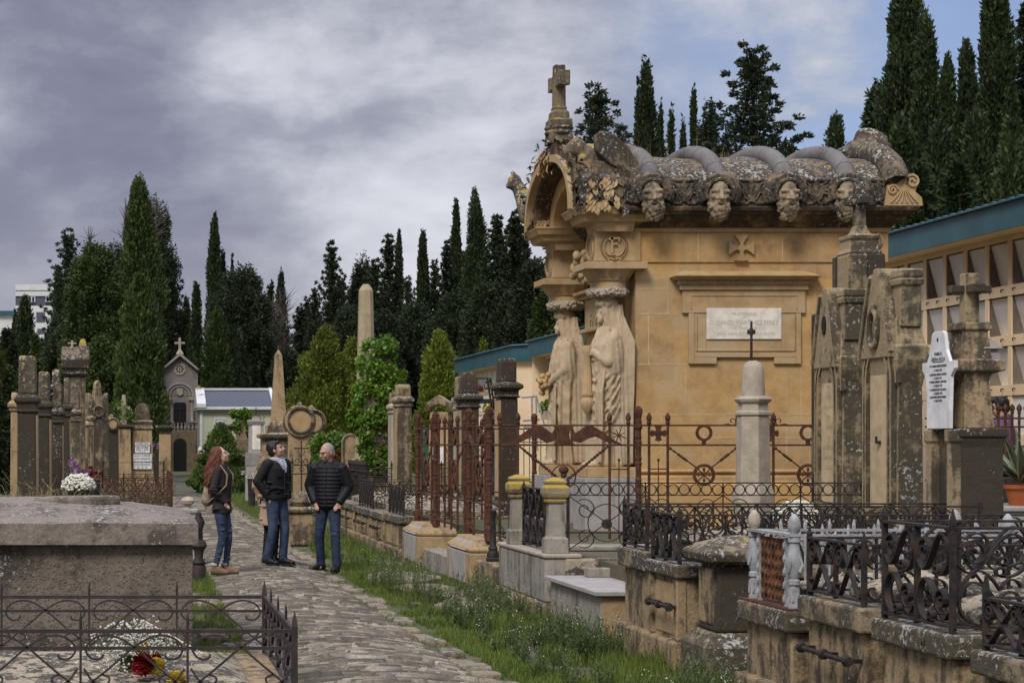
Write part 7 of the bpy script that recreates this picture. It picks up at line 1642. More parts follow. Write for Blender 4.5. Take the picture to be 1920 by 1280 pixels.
def tree(lab, kind, px, ytop, wpx, Y, mat, variant=1, zb=0., leaf=None, n=9000, name=None, group=None, core=True, ybot=None, cat='tree'):
    x = X(px, Y); H = Z(ytop, Y)-zb; W_ = wpx*Y/F*(1.22 if kind == 'cone' else 1.)
    t = thing(name or {'column': 'cypress_tree', 'spire': 'cypress_tree', 'broad': 'cypress_tree', 'cone': 'thuja_tree', 'fir': 'conifer_tree'}[kind], lab, cat, (x, Y, zb), group=group)
    leaf = (leaf or .30)*.44; n = int(n*3.3); b = .04*H if kind != 'fir' else .12*H
    V, Fq, prof = crown(kind, variant, W_, H-b, leaf, n, mat); V = V+np.array([0, 0, b]); 
    a = variant*1.7; c, s = math.cos(a), math.sin(a); V = np.stack([V[:, 0]*c-V[:, 1]*s, V[:, 0]*s+V[:, 1]*c, V[:, 2]], 1)
    np_mesh('crown', V, Fq, M[mat], t)
    mb = MB(); tr = max(.06, H*.012); mb.tube([(0, 0, -.1), (.02*W_, 0, H*.4), (0, 0, H*.93)], [tr*1.5, tr, tr*.25], 7)
    for k in range(14):
        h = H*(.12+.06*k); r = prof((h-b)/(H-b))*W_/2*.75 if h > b else .1; an = k*2.4; rise = {'fir': .1, 'broad': .5}.get(kind, 1.1)
        mb.tube([(0, 0, h), (r*.6*math.cos(an), r*.6*math.sin(an), h+r*.5*rise), (r*math.cos(an), r*math.sin(an), h+r*rise)], [tr*.4, tr*.25, tr*.06], 4)
    mb.build('trunk', M['bark'], t, fix=False)
    if core and kind != 'fir':                         # opaque hull added inside the crown to block sky showing through
        mb = MB(); pr = [(max(.02, prof(h)*W_/2*.62*(1+.10*math.sin(h*23+variant))), b+h*(H-b)*.96) for h in np.linspace(0, 1, 14)]; mb.lathe(pr, (0, 0, 0), 10); mb.build('inner_hull', M[mat], t)
    return t
def bare_tree(lab, px, ytop, wpx, Y, mat='greytwig', nb=70):
    x = X(px, Y); H = Z(ytop, Y); W_ = wpx*Y/F; t = thing('bare_tree', lab, 'tree', (x, Y, 0)); mb = MB(); mb.tube([(0, 0, 0), (.1, 0, H*.5), (0, 0, H)], [.16, .10, .02], 6); mb.build('trunk', M[mat], t)
    mb = MB()
    for k in range(nb):
        h = H*random.uniform(.25, .97); a = random.uniform(0, 6.28); r = W_/2*random.uniform(.4, 1)*(1.15-h/H); e = Vector((r*math.cos(a), r*math.sin(a), h+r*1.6)); p = Vector((0, 0, h)); mb.tube([p, p.lerp(e, .5)+Vector((0, 0, -.1*r)), e], [.05, .035, .012], 4, caps=False)
        for q in range(5):
            s = p.lerp(e, random.uniform(.35, 1)); f = s+Vector((random.gauss(0, .35), random.gauss(0, .35), random.uniform(.2, .9))); mb.tube([s, f], [.025, .008], 3, caps=False)
    mb.build('branches', M[mat], t, fix=False)
    return t
# left of the picture
tree('dark bushy shrub tree at the far left edge under the palm', 'broad', 4, 690, 60, 66, 'cyp', 90, n=6000)
tree('dark conifer at the far left edge below the white apartment wall', 'broad', 14, 625, 44, 104, 'fir', 91, n=6000)
tree('low dark hedge tree behind the first left headstones', 'broad', 50, 700, 70, 80, 'cyp', 92, n=7000)
tree('small dark cypress in front of the white apartment block', 'column', 46, 565, 48, 112, 'cyp', 1, n=5000)
tree('thin dark cypress at the far left edge by the apartment block', 'spire', 28, 592, 20, 116, 'cyp', 2, n=2500)
tree('low pale green cypress below the apartment block', 'cone', 66, 634, 40, 98, 'cyplight', 3, n=3500, name='cypress_tree')
tree('sparse dark conifer with a thin crooked top left of the broad green cypress', 'fir', 128, 430, 120, 118, 'fir', 4, n=9000)
tree('slim dark cypress tight against the apartment block', 'spire', 109, 512, 40, 114, 'cyp', 5, n=4500)
bare_tree('nearly bare thin tree above the broad green cypress', 170, 424, 40, 119, nb=40)
tree('broad mid green cypress left of the tallest left cypress', 'broad', 178, 474, 130, 92, 'cyplight', 6, n=14000)
tree('dark bushy conifer low behind the left headstones', 'broad', 112, 600, 80, 102, 'cyp', 7, n=8000)
tree('tall dark bulky cypress standing behind the tallest left cypress', 'broad', 280, 385, 128, 128, 'cyp', 8, n=16000)
tree('tallest dark green cypress on the left side, with pointed top', 'column', 262, 353, 88, 100, 'cyplight', 9, n=16000)
tree('bright green shorter cypress directly in front of the tallest left cypress', 'column', 262, 530, 88, 84, 'cyplight', 10, n=11000)
bare_tree('thin bare leader rising right of the tallest left cypress', 293, 360, 40, 116, nb=45)
bare_tree('thin bare branches rising left of the tallest left cypress', 236, 372, 30, 116, nb=25)
tree('dark shaggy conifer right of the tallest left cypress', 'fir', 318, 470, 80, 132, 'fir', 11, n=8000)
tree('slim cypress behind the chapel gable cross', 'column', 368, 540, 30, 126, 'cyp', 12, n=4000)
tree('short slim cypress left of the chapel', 'column', 350, 566, 22, 128, 'cyp', 13, n=3000)
tree('needle thin tall dark cypress left of the round dark cypress', 'spire', 402, 410, 42, 124, 'cyp', 14, n=9000)
tree('small dark spire beside the needle thin cypress', 'spire', 418, 480, 22, 125, 'cyp', 15, n=3000)
tree('small dark spire peeping over the round dark cypress', 'spire', 436, 490, 14, 126, 'cyp', 16, n=2500)
tree('round topped massive dark cypress behind the green house', 'broad', 456, 512, 128, 112, 'fir', 17, n=17000)
tree('short bright cypress in front of the round dark cypress', 'column', 406, 588, 60, 107, 'cyplight', 18, n=8000)
tree('dark cypress mass behind the chapel roof', 'broad', 335, 590, 70, 134, 'cyp', 19, n=6000)
tree('dark conifer left of the bare grey shrub tree', 'fir', 508, 530, 44, 128, 'fir', 20, n=6000)
tree('small pointed dark cypress beside the bare grey shrub tree', 'spire', 527, 520, 34, 126, 'cyp', 21, n=5000)
bare_tree('bare grey twiggy tree behind the thin obelisk', 532, 556, 80, 118, nb=110)
bare_tree('bare grey tree with pale trunk left of the bare twiggy one', 510, 566, 50, 116, nb=50)
tree('low dark shaggy conifer right of the bare grey tree', 'fir', 562, 575, 66, 124, 'fir', 22, n=7000)
tree('dark conifer mass low behind the thin obelisk', 'broad', 540, 665, 90, 108, 'fir', 23, n=8000)
tree('tall shaggy fir with ragged top right of the bare trees', 'fir', 621, 453, 84, 130, 'fir', 24, n=11000)
tree('short fir left of the tall shaggy fir', 'fir', 590, 540, 50, 126, 'fir', 25, n=6000)
tree('round topped dark pine behind the tallest obelisk', 'broad', 680, 492, 62, 132, 'fir', 26, n=8000)
tree('shaggy tall fir with leaning top right of the tallest obelisk', 'fir', 729, 438, 86, 128, 'fir', 27, n=11000)
tree('dense dark fir between obelisk and shaggy tall fir', 'fir', 702, 486, 80, 122, 'fir', 28, n=10000)
tree('thin spire cypress close right of the shaggy tall fir', 'spire', 748, 445, 30, 130, 'cyp', 29, n=5000)
tree('slim pointed cypress standing free against the sky in the middle', 'spire', 793, 448, 40, 122, 'cyp', 30, n=8000)
tree('low fir right of the slim free standing cypress', 'fir', 815, 490, 52, 126, 'fir', 31, n=7000)
tree('tall thin cypress with a needle top before the caryatids', 'spire', 855, 390, 36, 124, 'cyp', 32, n=8000)
tree('shaggy fir left of the tall thin needle topped cypress', 'fir', 838, 450, 60, 122, 'fir', 33, n=9000)
tree('tall double topped cypress left of the dark firs by the mausoleum', 'column', 893, 375, 56, 120, 'cyp', 34, n=11000)
tree('big dark fir left of the mausoleum arch', 'fir', 932, 404, 90, 112, 'fir', 35, n=13000)
tree('big dark fir close behind the mausoleum arch', 'fir', 968, 396, 100, 106, 'fir', 36, n=14000)
tree('broad dark green cypress just left of the far statue', 'broad', 1000, 505, 100, 88, 'fir', 37, n=13000)
tree('lighter green cypress beside the far statue', 'broad', 1022, 560, 60, 80, 'cyplight', 38, n=8000)
for i, (px, yt, w, Y) in enumerate(((600, 610, 90, 118), (655, 580, 90, 120), (720, 590, 100, 116), (780, 575, 90, 118), (850, 560, 110, 112), (915, 540, 110, 108), (960, 560, 90, 100))):
    tree('dark lower conifer of the dense row behind the golden thujas', 'broad', px, yt, w, Y, 'fir', 40+i, n=9000, group='dark lower conifers behind the golden thujas')
tree('wide golden green thuja cone left of the tallest obelisk', 'cone', 610, 624, 150, 72, 'gold', 50, n=16000, leaf=.22)
tree('smaller golden thuja cone half hidden behind the tallest obelisk', 'cone', 660, 642, 78, 78, 'gold', 51, n=8000, leaf=.22)
tree('golden green thuja cone right of the ivy covered tomb', 'cone', 824, 626, 100, 74, 'gold', 52, n=13000, leaf=.22)
tree('small bright thuja tip above the far columbarium', 'cone', 906, 645, 40, 76, 'gold', 53, n=4000, leaf=.22)
for i, (px, yt, w, Y) in enumerate(((575, 560, 60, 131), (640, 520, 70, 134), (660, 540, 70, 136), (765, 520, 60, 134), (790, 540, 80, 133), (870, 470, 70, 131), (910, 450, 70, 130), (945, 440, 70, 129), (985, 430, 70, 118), (1030, 470, 70, 112))):
    tree('ragged dark conifer filling the middle of the far tree belt', 'fir', px, yt, w*1.15, Y, 'fir', 100+i, n=6000, group='ragged conifers of the far tree belt')
for i, (px, yt, w, Y) in enumerate(((1085, 245, 90, 104), (1165, 235, 80, 104), (1310, 250, 90, 106), (1360, 235, 90, 104), (1470, 265, 90, 100), (1240, 262, 80, 108))):
    tree('bushy dark conifer low behind the mausoleum roof', 'fir', px, yt, w*1.2, Y, 'fir', 120+i, n=7000, group='bushy conifers low behind the mausoleum roof')
def topiary():
    Y = 67; x = X(415, Y); t = thing('topiary_cone', 'dense dark green clipped conical spruce bush behind the red haired woman', 'conical bush', (x, Y, 0)); H = Z(801, Y); W_ = 104*Y/F
    P, d, w, prof = crown_mesh('c', 'cone', 30000, None, 77); pf = lambda h: np.interp(h, [0, .05, .2, .5, .8, .95, 1], [.7, .92, 1, .80, .45, .2, .03])
    V, Fq, _ = crown('cone', 55, W_*.98, H, .085, 60000, None); np_mesh('crown', V, Fq, M['topiary'], t)
    mb = MB(); mb.lathe([(pf(h)*W_/2*.66*(1+.05*math.sin(h*40)), h*H*.9) for h in np.linspace(0, 1, 18)], (0, 0, 0), 16); mb.build('inner_hull', M['topiary'], t)  # solid hull added inside the bush, keeps sky from showing between leaves
topiary()
# behind the mausoleum and the columbarium
tree('spreading cedar with twin ragged tops behind the mausoleum cross', 'fir', 1120, 160, 230, 92, 'fir', 60, n=15000, leaf=.32)
tree('tall dark cypress just right of the spreading cedar', 'column', 1213, 138, 62, 94, 'cyp', 61, n=10000)
tree('thin dark spire left of that tall dark cypress', 'spire', 1197, 172, 34, 96, 'cyp', 62, n=4000)
for i, (px, yt, w) in enumerate(((1238, 218, 26), (1259, 218, 30), (1281, 240, 28), (1301, 190, 36))):
    tree('small slim cypress in the row of spires above the mausoleum roof', 'spire', px, yt, w, 98, 'cyp', 63+i, n=4000, group='slim spires above the mausoleum roof')
tree('bushy dark cypress beside the tall layered cedar', 'broad', 1330, 212, 70, 96, 'fir', 67, n=8000)
tree('tall layered cedar above the right of the mausoleum roof', 'fir', 1412, 86, 280, 88, 'fir', 68, n=20000, leaf=.32)
tree('rounded cypress top beside the stone bust', 'column', 1568, 236, 68, 82, 'cyp', 69, n=8000)
tree('giant twin headed cypress, tallest at the right', 'column', 1700, -30, 118, 62, 'cyp', 70, n=26000, zb=TER, leaf=.26)
tree('second giant cypress leaning on the tallest right one', 'column', 1735, 60, 70, 60, 'cyp', 71, n=14000, zb=TER, leaf=.26)
tree('dark cypress filling behind the stone bust', 'broad', 1642, 185, 70, 70, 'cyp', 72, n=12000, zb=TER)
tree('shorter cypress between the giant pair and the right hand one', 'column', 1776, 130, 52, 66, 'cyp', 73, n=12000, zb=TER)
tree('dusty cypress just left of the giant right hand cypress', 'column', 1814, 105, 62, 64, 'cyp', 74, n=13000, zb=TER)
tree('giant cypress near the right edge', 'column', 1868, -25, 92, 58, 'cyp', 75, n=24000, zb=TER, leaf=.26)
tree('dark layered fir at the right edge', 'fir', 1925, 10, 110, 60, 'fir', 76, n=14000, zb=TER)
for i, (px, yt, w, Y) in enumerate(((1610, 300, 70, 74), (1690, 250, 90, 54), (1760, 260, 90, 52), (1830, 240, 90, 54), (1900, 250, 90, 50), (1720, 330, 80, 46), (1800, 330, 80, 45))):
    tree('dark green cypress of the dense row above the blue eave', 'column' if i < 5 else 'broad', px, yt, w, Y, 'cyp', 80+i, n=11000, zb=TER, group='dense cypress row above the blue eave')
for i, (px, yt, w, Y) in enumerate(((78, 650, 70, 124), (150, 500, 80, 126), (215, 470, 80, 130), (235, 560, 90, 118), (120, 620, 100, 96), (190, 640, 90, 88))):
    tree('mid green bushy cypress filling the left tree group', 'broad', px, yt, w, Y, 'cyplight' if i % 2 else 'cyp', 140+i, n=7000, group='bushy cypresses filling the left tree group')
def palm():
    Y = 58; t = thing('palm', 'yellowing palm fronds poking in at the left edge', 'palm', (X(-30, Y), Y, 0)); V = []; Fq = []; z0 = Z(680, Y)
    for k in range(22):
        a = random.uniform(-1.2, 1.6); L = random.uniform(.6, 1.0); e = random.uniform(-.5, 1.0)
        for q in range(-6, 7):
            aa = a+q*.09; d = Vector((math.cos(aa)*math.cos(e), math.sin(aa)*.4, math.sin(e+q*.07))); p = Vector((0, 0, z0)); w = Vector((0, .3, 1)).cross(d).normalized()*.012; b = len(V); V += [p-w, p+w, p+d*L*.7+w*1.6, p+d*L, p+d*L*.7-w*1.6]; Fq.append((b, b+1, b+2, b+3, b+4))
    np_mesh('fronds', V, Fq, M['palm'], t)
    mb = MB(); mb.tube([(0, 0, 0), (0, 0, z0)], .2, 8); mb.build('trunk', M['bark'], t)
    # ferny green bush between the tombs behind the men
    Y = 45; t = thing('leafy_bush', 'feathery light green bush behind the man in the puffy jacket', 'bush', (X(617, Y), Y, .4)); z = Z(835, Y)-.4
    V, Tt = leaf_cloud([(random.uniform(-.42, .42), random.uniform(-.3, .3), z-random.uniform(-.15, .6)**1, .22) for k in range(26)], 4500, .10); np_mesh('leaves', V, Tt, M['ivy'], t); mb = MB(); mb.tube([(0, 0, -.4), (0, 0, z)], .04, 6); mb.build('stem', M['bark'], t)
    Y = 80; t = thing('wreath_bush', 'green climbing plant on the pillar in front of the house window', 'climber', (X(452, Y), Y, 0)); z = Z(800, Y)
    V, Tt = leaf_cloud([(random.uniform(-.35, .35), -.1, z+random.uniform(-.25, .6), .2) for k in range(14)], 1800, .12); np_mesh('leaves', V, Tt, M['ivy'], t); mb = MB(); mb.stack(0, 0, [(0, .34, .34), (z-.5, .32, .32), (z-.45, .22, .22), (z+.3, .15, .15)]); mb.build('pillar', M['rubble'], t)
palm()
for o in list(COL.objects):
    if o.name.startswith('inner_hull'): o.visible_shadow = True
# ------------------------------------------------------------------ people
def person(lab, pos, rz, H, joints, look, outfit, cat='person'):
    """joints are for a 1.75 m figure facing -Y; look = (yaw, pitch) of the head on the neck"""
    t = thing('person', lab, cat, pos, R(rz)); k = H/1.75; SCL = Matrix.Diagonal((k, k, k, 1)); J = joints; V3 = Vector
    fem = outfit.get('fem', False); sw = .165 if fem else .195
    tw = J.get('twist', 0)
    sh = {s: V3((s*sw, J.get('shy', 0), 1.435)) for s in (-1, 1)}
    hd = Matrix.Translation((0, J.get('hy', -.02), 1.535)) @ Matrix.Rotation(R(look[0]), 4, 'Z') @ Matrix.Rotation(R(look[1]), 4, 'X')
    def head(mb2):
        q = MB(); q.ell((0, .005, .115), (.075, .098, .112), 18, 14); q.ell((0, -.03, .055), (.058, .068, .075), 14, 10); q.cap((0, -.06, .005), (0, -.068, .012), .026, .024)
        q.cap((0, -.098, .105), (0, -.118, .062), .009, .016); q.ell((0, -.105, .06), (.018, .014, .011)); q.cap((-.035, -.088, .118), (.035, -.088, .118), .014, .014)
        for s in (-1, 1): q.ell((s*.076, .012, .085), (.012, .022, .032)); q.ell((s*.042, -.068, .06), (.024, .022, .026))
        q.ell((0, -.088, .026), (.024, .012, .008)); q.xf(hd); mb2.add(q.v, q.f)
    skin = M[outfit.get('skin', 'skin')]
    mb = MB(); head(mb)
    mb.cap((0, .015, 1.43), tuple(hd @ V3((0, .02, .06))), .056, .052)
    mb.ell((0, .0, 1.28), (.15 if not fem else .125, .095, .22)); mb.ell((0, 0, 1.0), (.135, .09, .14))
    for s, nm in ((1, 'l'), (-1, 'r')):
        e, w, kn, an = J['elb_'+nm], J['wri_'+nm], J['knee_'+nm], J['ank_'+nm]
        mb.cap(sh[s], e, .042, .035); mb.cap(e, w, .035, .026); d = (V3(w)-V3(e)).normalized(); p = V3(w)+d*.05; mb.ell(p, (.034, .026, .048)); side = d.cross(V3((0, 1, .2))).normalized()
        for f in range(4):
            a = p+d*.03+side*(.024-.016*f); ln = (.058, .07, .066, .05)[f]; b = a+d*ln*.5+V3((0, -.008, 0)); mb.cap(a, b, .0095, .009, 6); mb.cap(b, b+d*ln*.45+V3((0, .012, -.004)), .009, .0075, 6)
        a = p-d*.02+side*.03; mb.cap(a, a+d*.03+side*.02, .011, .010, 6); mb.cap(a+d*.03+side*.02, a+d*.06+side*.022, .010, .008, 6)
        hip = V3((s*.085, 0, .93)); mb.cap(hip, kn, .07, .048); mb.cap(kn, an, .05, .034); mb.cap(an, V3(an)+V3((0, -.05, -.05)), .030, .024)
    body = mb.xf(SCL).fuse('body', skin, t, .0095, 1)
    # eyes, brows and mouth
    for s in (-1, 1):
        q = MB(); q.ell((s*.033, -.083, .098), (.012, .008, .007), 8, 6); q.xf(SCL @ hd).build('eye', M['ink'], body, smooth=True)
    q = MB()
    for s in (-1, 1): q.cap((s*.016, -.099, .120), (s*.052, -.082, .122), .006, .004, 6)
    q.xf(SCL @ hd).build('eyebrow', M[outfit.get('hair', 'blackhair')], body, fix=False)
    q = MB(); q.cap((-.02, -.0985, .027), (.02, -.0985, .027), .0045, .0045, 6); q.xf(SCL @ hd).build('mouth', M['terracotta'] if fem else M['skin'], body)
    if outfit.get('glasses'):
        q = MB()
        for s in (-1, 1):
            q.tube([(s*.034+.024*math.cos(a), -.108, .098+.02*math.sin(a)) for a in np.linspace(0, 6.283, 15)[:-1]], .0032, 5, close=True); q.tube([(s*.058, -.105, .102), (s*.078, -.06, .102), (s*.082, .02, .098)], .0032, 5)
        q.tube([(-.01, -.110, .1), (.01, -.110, .1)], .0032, 5); q.xf(SCL @ hd).build('glasses', M['ink'] if not fem else M['silver'], t, fix=False)
    # hair
    hs = outfit.get('style', 'short'); q = MB(); hm = M[outfit.get('hair', 'blackhair')]
    if hs == 'short':
        q.ell((0, .022, .128), (.084, .098, .108), 18, 14); q.ell((0, .055, .085), (.076, .066, .085)); q.cap((-.04, -.062, .185), (.045, -.062, .185), .03, .03)
        for i in range(26): a = random.uniform(0, 6.28); e = random.uniform(.5, 1.5); q.ell((.078*math.cos(a)*math.sin(e), .02+.092*math.sin(a)*math.sin(e)*.9+.01, .128+.1*math.cos(e)), (.02, .02, .018), 6, 4)
        for s in (-1, 1): q.ell((s*.076, -.005, .115), (.01, .02, .03))
        q2 = MB(); keep = q
    elif hs == 'crop':
        q.ell((0, .018, .124), (.081, .090, .108), 18, 14); q.ell((0, .055, .08), (.074, .06, .075)); q.ell((0, .03, .19), (.05, .06, .03))
    else:
        q.ell((0, .025, .130), (.092, .105, .110), 18, 14); q.ell((0, .06, .07), (.098, .08, .11))
    if hs in ('short', 'crop'): q.xf(SCL @ hd).fuse('hair', hm, t, .008, 1)
    else:
        L_ = outfit.get('hairlen', .5); q.xf(hd)
        for i in range(70):
            a = random.uniform(-.45, math.pi+.45); x0, y0 = .088*math.cos(a), .03+.088*math.sin(a)
            p0 = hd @ V3((x0, y0*.9, random.uniform(.06, .16))); ln = L_*random.uniform(.6, 1.05); wv = random.uniform(0, 6.28); pts = []
            for z in np.linspace(0, 1, 8): pts.append((p0.x*(1+.75*z)+.018*math.sin(wv+z*9), p0.y*(1+.3*z)+.05*z+.018*math.cos(wv+z*8), p0.z-ln*z))
            q.tube(pts, [.020, .022, .024, .024, .022, .019, .015, .006], 6)
        q.xf(SCL).fuse('hair', hm, t, .0095, 0)
    # trousers
    jm = M[outfit['legs']]; q = MB(); sl = 1.0 if not fem else .80
    q.ell((0, .01, .96), (.165*(.92 if fem else 1), .118, .13))
    for s, nm in ((1, 'l'), (-1, 'r')):
        kn, an = V3(J['knee_'+nm]), V3(J['ank_'+nm]); hip = V3((s*.082, .005, .92)); q.cap(hip, kn, .098*(.5+.5*sl), .068*sl); q.cap(kn, an+V3((0, .0, -.005 if not outfit.get('boots') else .035)), .068*sl, .060*sl if not fem else .042)
        for i in range(9):
            u = random.random(); c = kn.lerp(an, u*.9); a = random.uniform(0, 6.28); r = .040*sl; q.ell(c+V3((r*math.cos(a), r*math.sin(a), 0)), (.032, .032, .010), 10, 6)
        for i in range(4): c = hip.lerp(kn, random.uniform(.5, 1)); a = random.uniform(3.6, 5.8); q.ell(c+V3((.045*math.cos(a), .045*math.sin(a), 0)), (.045, .04, .010), 10, 6)
        if not fem:
            for i in range(3): q.ell(an+V3((0, -.005, .0+.032*i)), (.066, .070, .018))
    q.xf(SCL).fuse('trousers', jm, t, .0105, 1)
    # shoes
    for s, nm in ((1, 'l'), (-1, 'r')):
        an = V3(J['ank_'+nm]); yaw = R(J.get('foot_'+nm, s*12)); q = MB(); q.cap((0, .035, .050), (0, -.10, .042), .049, .046); q.ell((0, -.15, .034), (.048, .058, .036)); q.cap((0, .0, .075), (0, -.08, .055), .045, .040); q.cap((0, .015, .05), (0, .02, .13 if outfit.get('boots') else .09), .046, .044)
        q.xf(SCL @ Matrix.Translation((an.x, an.y, an.z-.09)) @ Matrix.Rotation(yaw, 4, 'Z')); sh_ = q.fuse('shoe', M[outfit['shoes']], t, .010, 1)
        q = MB(); o = [(-.042, .06), (.042, .06), (.048, -.05), (.046, -.15), (.025, -.205), (-.025, -.205), (-.046, -.15), (-.048, -.05)]; q.prism(o, lambda u, v, d: (u, v, d), -.006, .016); q.xf(SCL @ Matrix.Translation((an.x, an.y, an.z-.09)) @ Matrix.Rotation(yaw, 4, 'Z')); q.build('sole', M['ink'], sh_)
        if outfit.get('boots'):
            q = MB(); q.lathe([(.05, .12), (.058, .135), (.055, .15), (.045, .155)], (0, .018, 0), 14); q.xf(SCL @ Matrix.Translation((an.x, an.y, an.z-.09))); q.build('boot_cuff', M['knit'], sh_, smooth=True)
    # coat or jacket
    jk = M[outfit['top']]; q = MB(); hem = outfit.get('hem', .90); puffy = outfit.get('puffy'); wd = .205 if not fem else .172; dp = .145 if not fem else .122
    def sleeve(s, nm):
        e, w = V3(J['elb_'+nm]), V3(J['wri_'+nm]); a = sh[s]+V3((-s*.01, 0, -.01)); r0, r1, r2 = (.088, .078, .058) if not fem else (.070, .060, .047)
        if puffy:
            for u in np.linspace(0, 1, 9): q.ell(a.lerp(e, u), (.090, .088, .040), 12, 8, (e-a).to_track_quat('Z', 'Y').to_matrix())
            for u in np.linspace(.1, 1, 8): q.ell(e.lerp(w, u), (.082-.018*u, .080-.018*u, .036), 12, 8, (w-e).to_track_quat('Z', 'Y').to_matrix())
        q.cap(a, e, r0*.9, r1*.9); q.cap(e, w, r1*.92, r2*.9)
        if not puffy:
            for i in range(8): u = random.uniform(.5, 1.6); c = a.lerp(e, u) if u < 1 else e.lerp(w, u-1); q.ell(c+V3((random.uniform(-.03, .03), random.uniform(-.04, .02), 0)), (.05, .05, .010), 10, 6)
    if puffy:
        for z in np.arange(hem+.03, 1.47, .052):
            b = np.interp(z, [hem, 1.0, 1.15, 1.3, 1.4, 1.48], [.185, .205, .198, .205, .185, .13]); d = np.interp(z, [hem, 1.0, 1.15, 1.3, 1.4, 1.48], [.14, .165, .16, .15, .125, .09]); q.ell((0, -.005, z), (b, d, .050), 22, 10)
        q.loft([[(b*math.cos(a), d*math.sin(a)-.005, z) for a in np.linspace(0, 6.2832, 25)[:-1]] for z, b, d in ((hem+.01, .172, .130), (1.0, .188, .148), (1.2, .182, .142), (1.38, .165, .11), (1.47, .10, .08))])
    else:
        fl = outfit.get('flare', 1.0); q.loft([[(b*math.cos(a), d*math.sin(a)+yo, z+(.012*math.sin(3*a) if z < hem+.02 else 0)) for a in np.linspace(0, 6.2832, 33)[:-1]] for z, b, d, yo in ((hem, wd*.94*fl, dp*1.02*fl, .0), (hem+.10, wd*.95*fl**.5, dp*1.0*fl**.5, .0), (1.08, wd*(.92 if not fem else .80), dp*.95, .0), (1.22, wd*.98, dp*1.0, .0), (1.36, wd*1.0, dp*.95, .0), (1.44, wd*.86, dp*.72, .01), (1.49, wd*.48, dp*.58, .012))])
        for i in range(26): a = random.uniform(0, 6.28); z = random.uniform(hem+.04, 1.2); q.ell((wd*.93*math.cos(a), dp*.96*math.sin(a), z), (.06, .05, .008), 10, 6)
    sleeve(1, 'l'); sleeve(-1, 'r')
    col = outfit.get('collar', .05); q.lathe([(.085, 0), (.092, col*.5), (.082, col)], (0, .015, 1.455), 18)
    if outfit.get('hood'): q.ell((0, .085, 1.47), (.135, .085, .075)); q.cap((-.10, .02, 1.46), (-.05, -.07, 1.42), .040, .028); q.cap((.10, .02, 1.46), (.05, -.07, 1.42), .040, .028)
    if puffy: q.loft([[(b*math.cos(a), d*math.sin(a), z) for a in np.linspace(0, 6.2832, 25)[:-1]] for z, b, d in ((hem-.02, .155, .12), (hem+.05, .175, .135))])
    jo = q.xf(SCL).fuse('jacket', jk, t, .0105, 1)
    q = MB(); yb = -dp*1.0 if not puffy else -.168
    q.tube([(.0, yb*.82, 1.44), (.0, yb*1.03, 1.34), (0, yb*1.04, 1.2), (0, yb*1.04, 1.05), (0, yb*1.05, hem+.03)], .006, 5); q.xf(SCL).build('zip', M['silver'] if outfit.get('zip') else M['ink'], jo)
    if outfit.get('pockets'):
        for s in (-1, 1): q = MB(); q.box(s*.09-.05, s*.09+.05, -dp*1.02-.006, -dp*.9, 1.245, 1.285); q.ell((s*.09, -dp*1.02-.01, 1.255), (.008, .006, .008), 6, 4); q.xf(SCL).build('pocket_flap', jk, jo)
    if outfit.get('scarf'):
        q = MB(); 
        for i in range(3): q.tube([(.088*math.cos(a), .01+.085*math.sin(a)-.01, 1.50-.022*i+.012*math.sin(2*a+i)+.02*math.sin(a)) for a in np.linspace(0, 6.2832, 21)[:-1]], .022, 7, close=True)
        q.tube([(.03, -.09, 1.48), (.045, -.125, 1.40), (.03, -.14, 1.30)], [.03, .028, .016], 8); q.tube([(-.02, -.09, 1.48), (-.02, -.125, 1.41), (.0, -.14, 1.34)], [.028, .025, .014], 8); q.xf(SCL).fuse('scarf', M[outfit['scarf']], t, .009, 1)
    if outfit.get('hat'):
        q = MB(); q.ell((0, .02, .15), (.10, .11, .10), 16, 12); q.lathe([(.10, .09), (.112, .11), (.104, .14)], (0, .015, 0), 16); q.ell((0, .03, .26), (.03, .03, .03)); q.xf(SCL @ hd).fuse('knit_hat', M['knit'], t, .012, 1)
        q = MB(); q.tube([(.14*math.cos(a), .03+.13*math.sin(a), 1.49) for a in np.linspace(0, 6.283, 20)[:-1]], .055, 8, close=True); q.xf(SCL).build('fur_trim', M['fur'], t, smooth=True)
    return t
def legs(dx=.10, fwd_l=0., fwd_r=0., bend=.03): return dict(knee_l=(dx, -.02-bend+fwd_l*.5, .50), knee_r=(-dx, -.02-bend+fwd_r*.5, .50), ank_l=(dx+.01, .02+fwd_l, .09), ank_r=(-dx-.01, .02+fwd_r, .09))
pock = dict(elb_l=(.285, .05, 1.165), wri_l=(.175, -.065, .955), elb_r=(-.285, .05, 1.165), wri_r=(-.175, -.065, .955))
def ground_at(px, py, dz=0):             # a footprint on the path crown
    z = .05; Y = 1.0
    for _ in range(6): Y = (EYE-z)*F/(py-CY); x = X(px, Y); z = path_z(x)+.008
    return (x, Y, z), Y
p, Y = ground_at(616, 1070); Hm = Z(834, Y)-p[2]
person('man with cropped grey hair and glasses in a black puffy jacket, hands in pockets', p, -22, Hm+.015, dict(legs(.125, -.09, .07), **{**pock, 'elb_l': (.275, .05, 1.165), 'elb_r': (-.28, .05, 1.165)}, foot_l=0, foot_r=-35, hy=-.03), (-38, 8), dict(top='jacketnavy', puffy=1, hem=.87, legs='jeansdark', shoes='shoe', hair='greyhair', style='crop', glasses=1, hood=1))
p, Y = ground_at(519, 1058); Hm = Z(829, Y)-p[2]
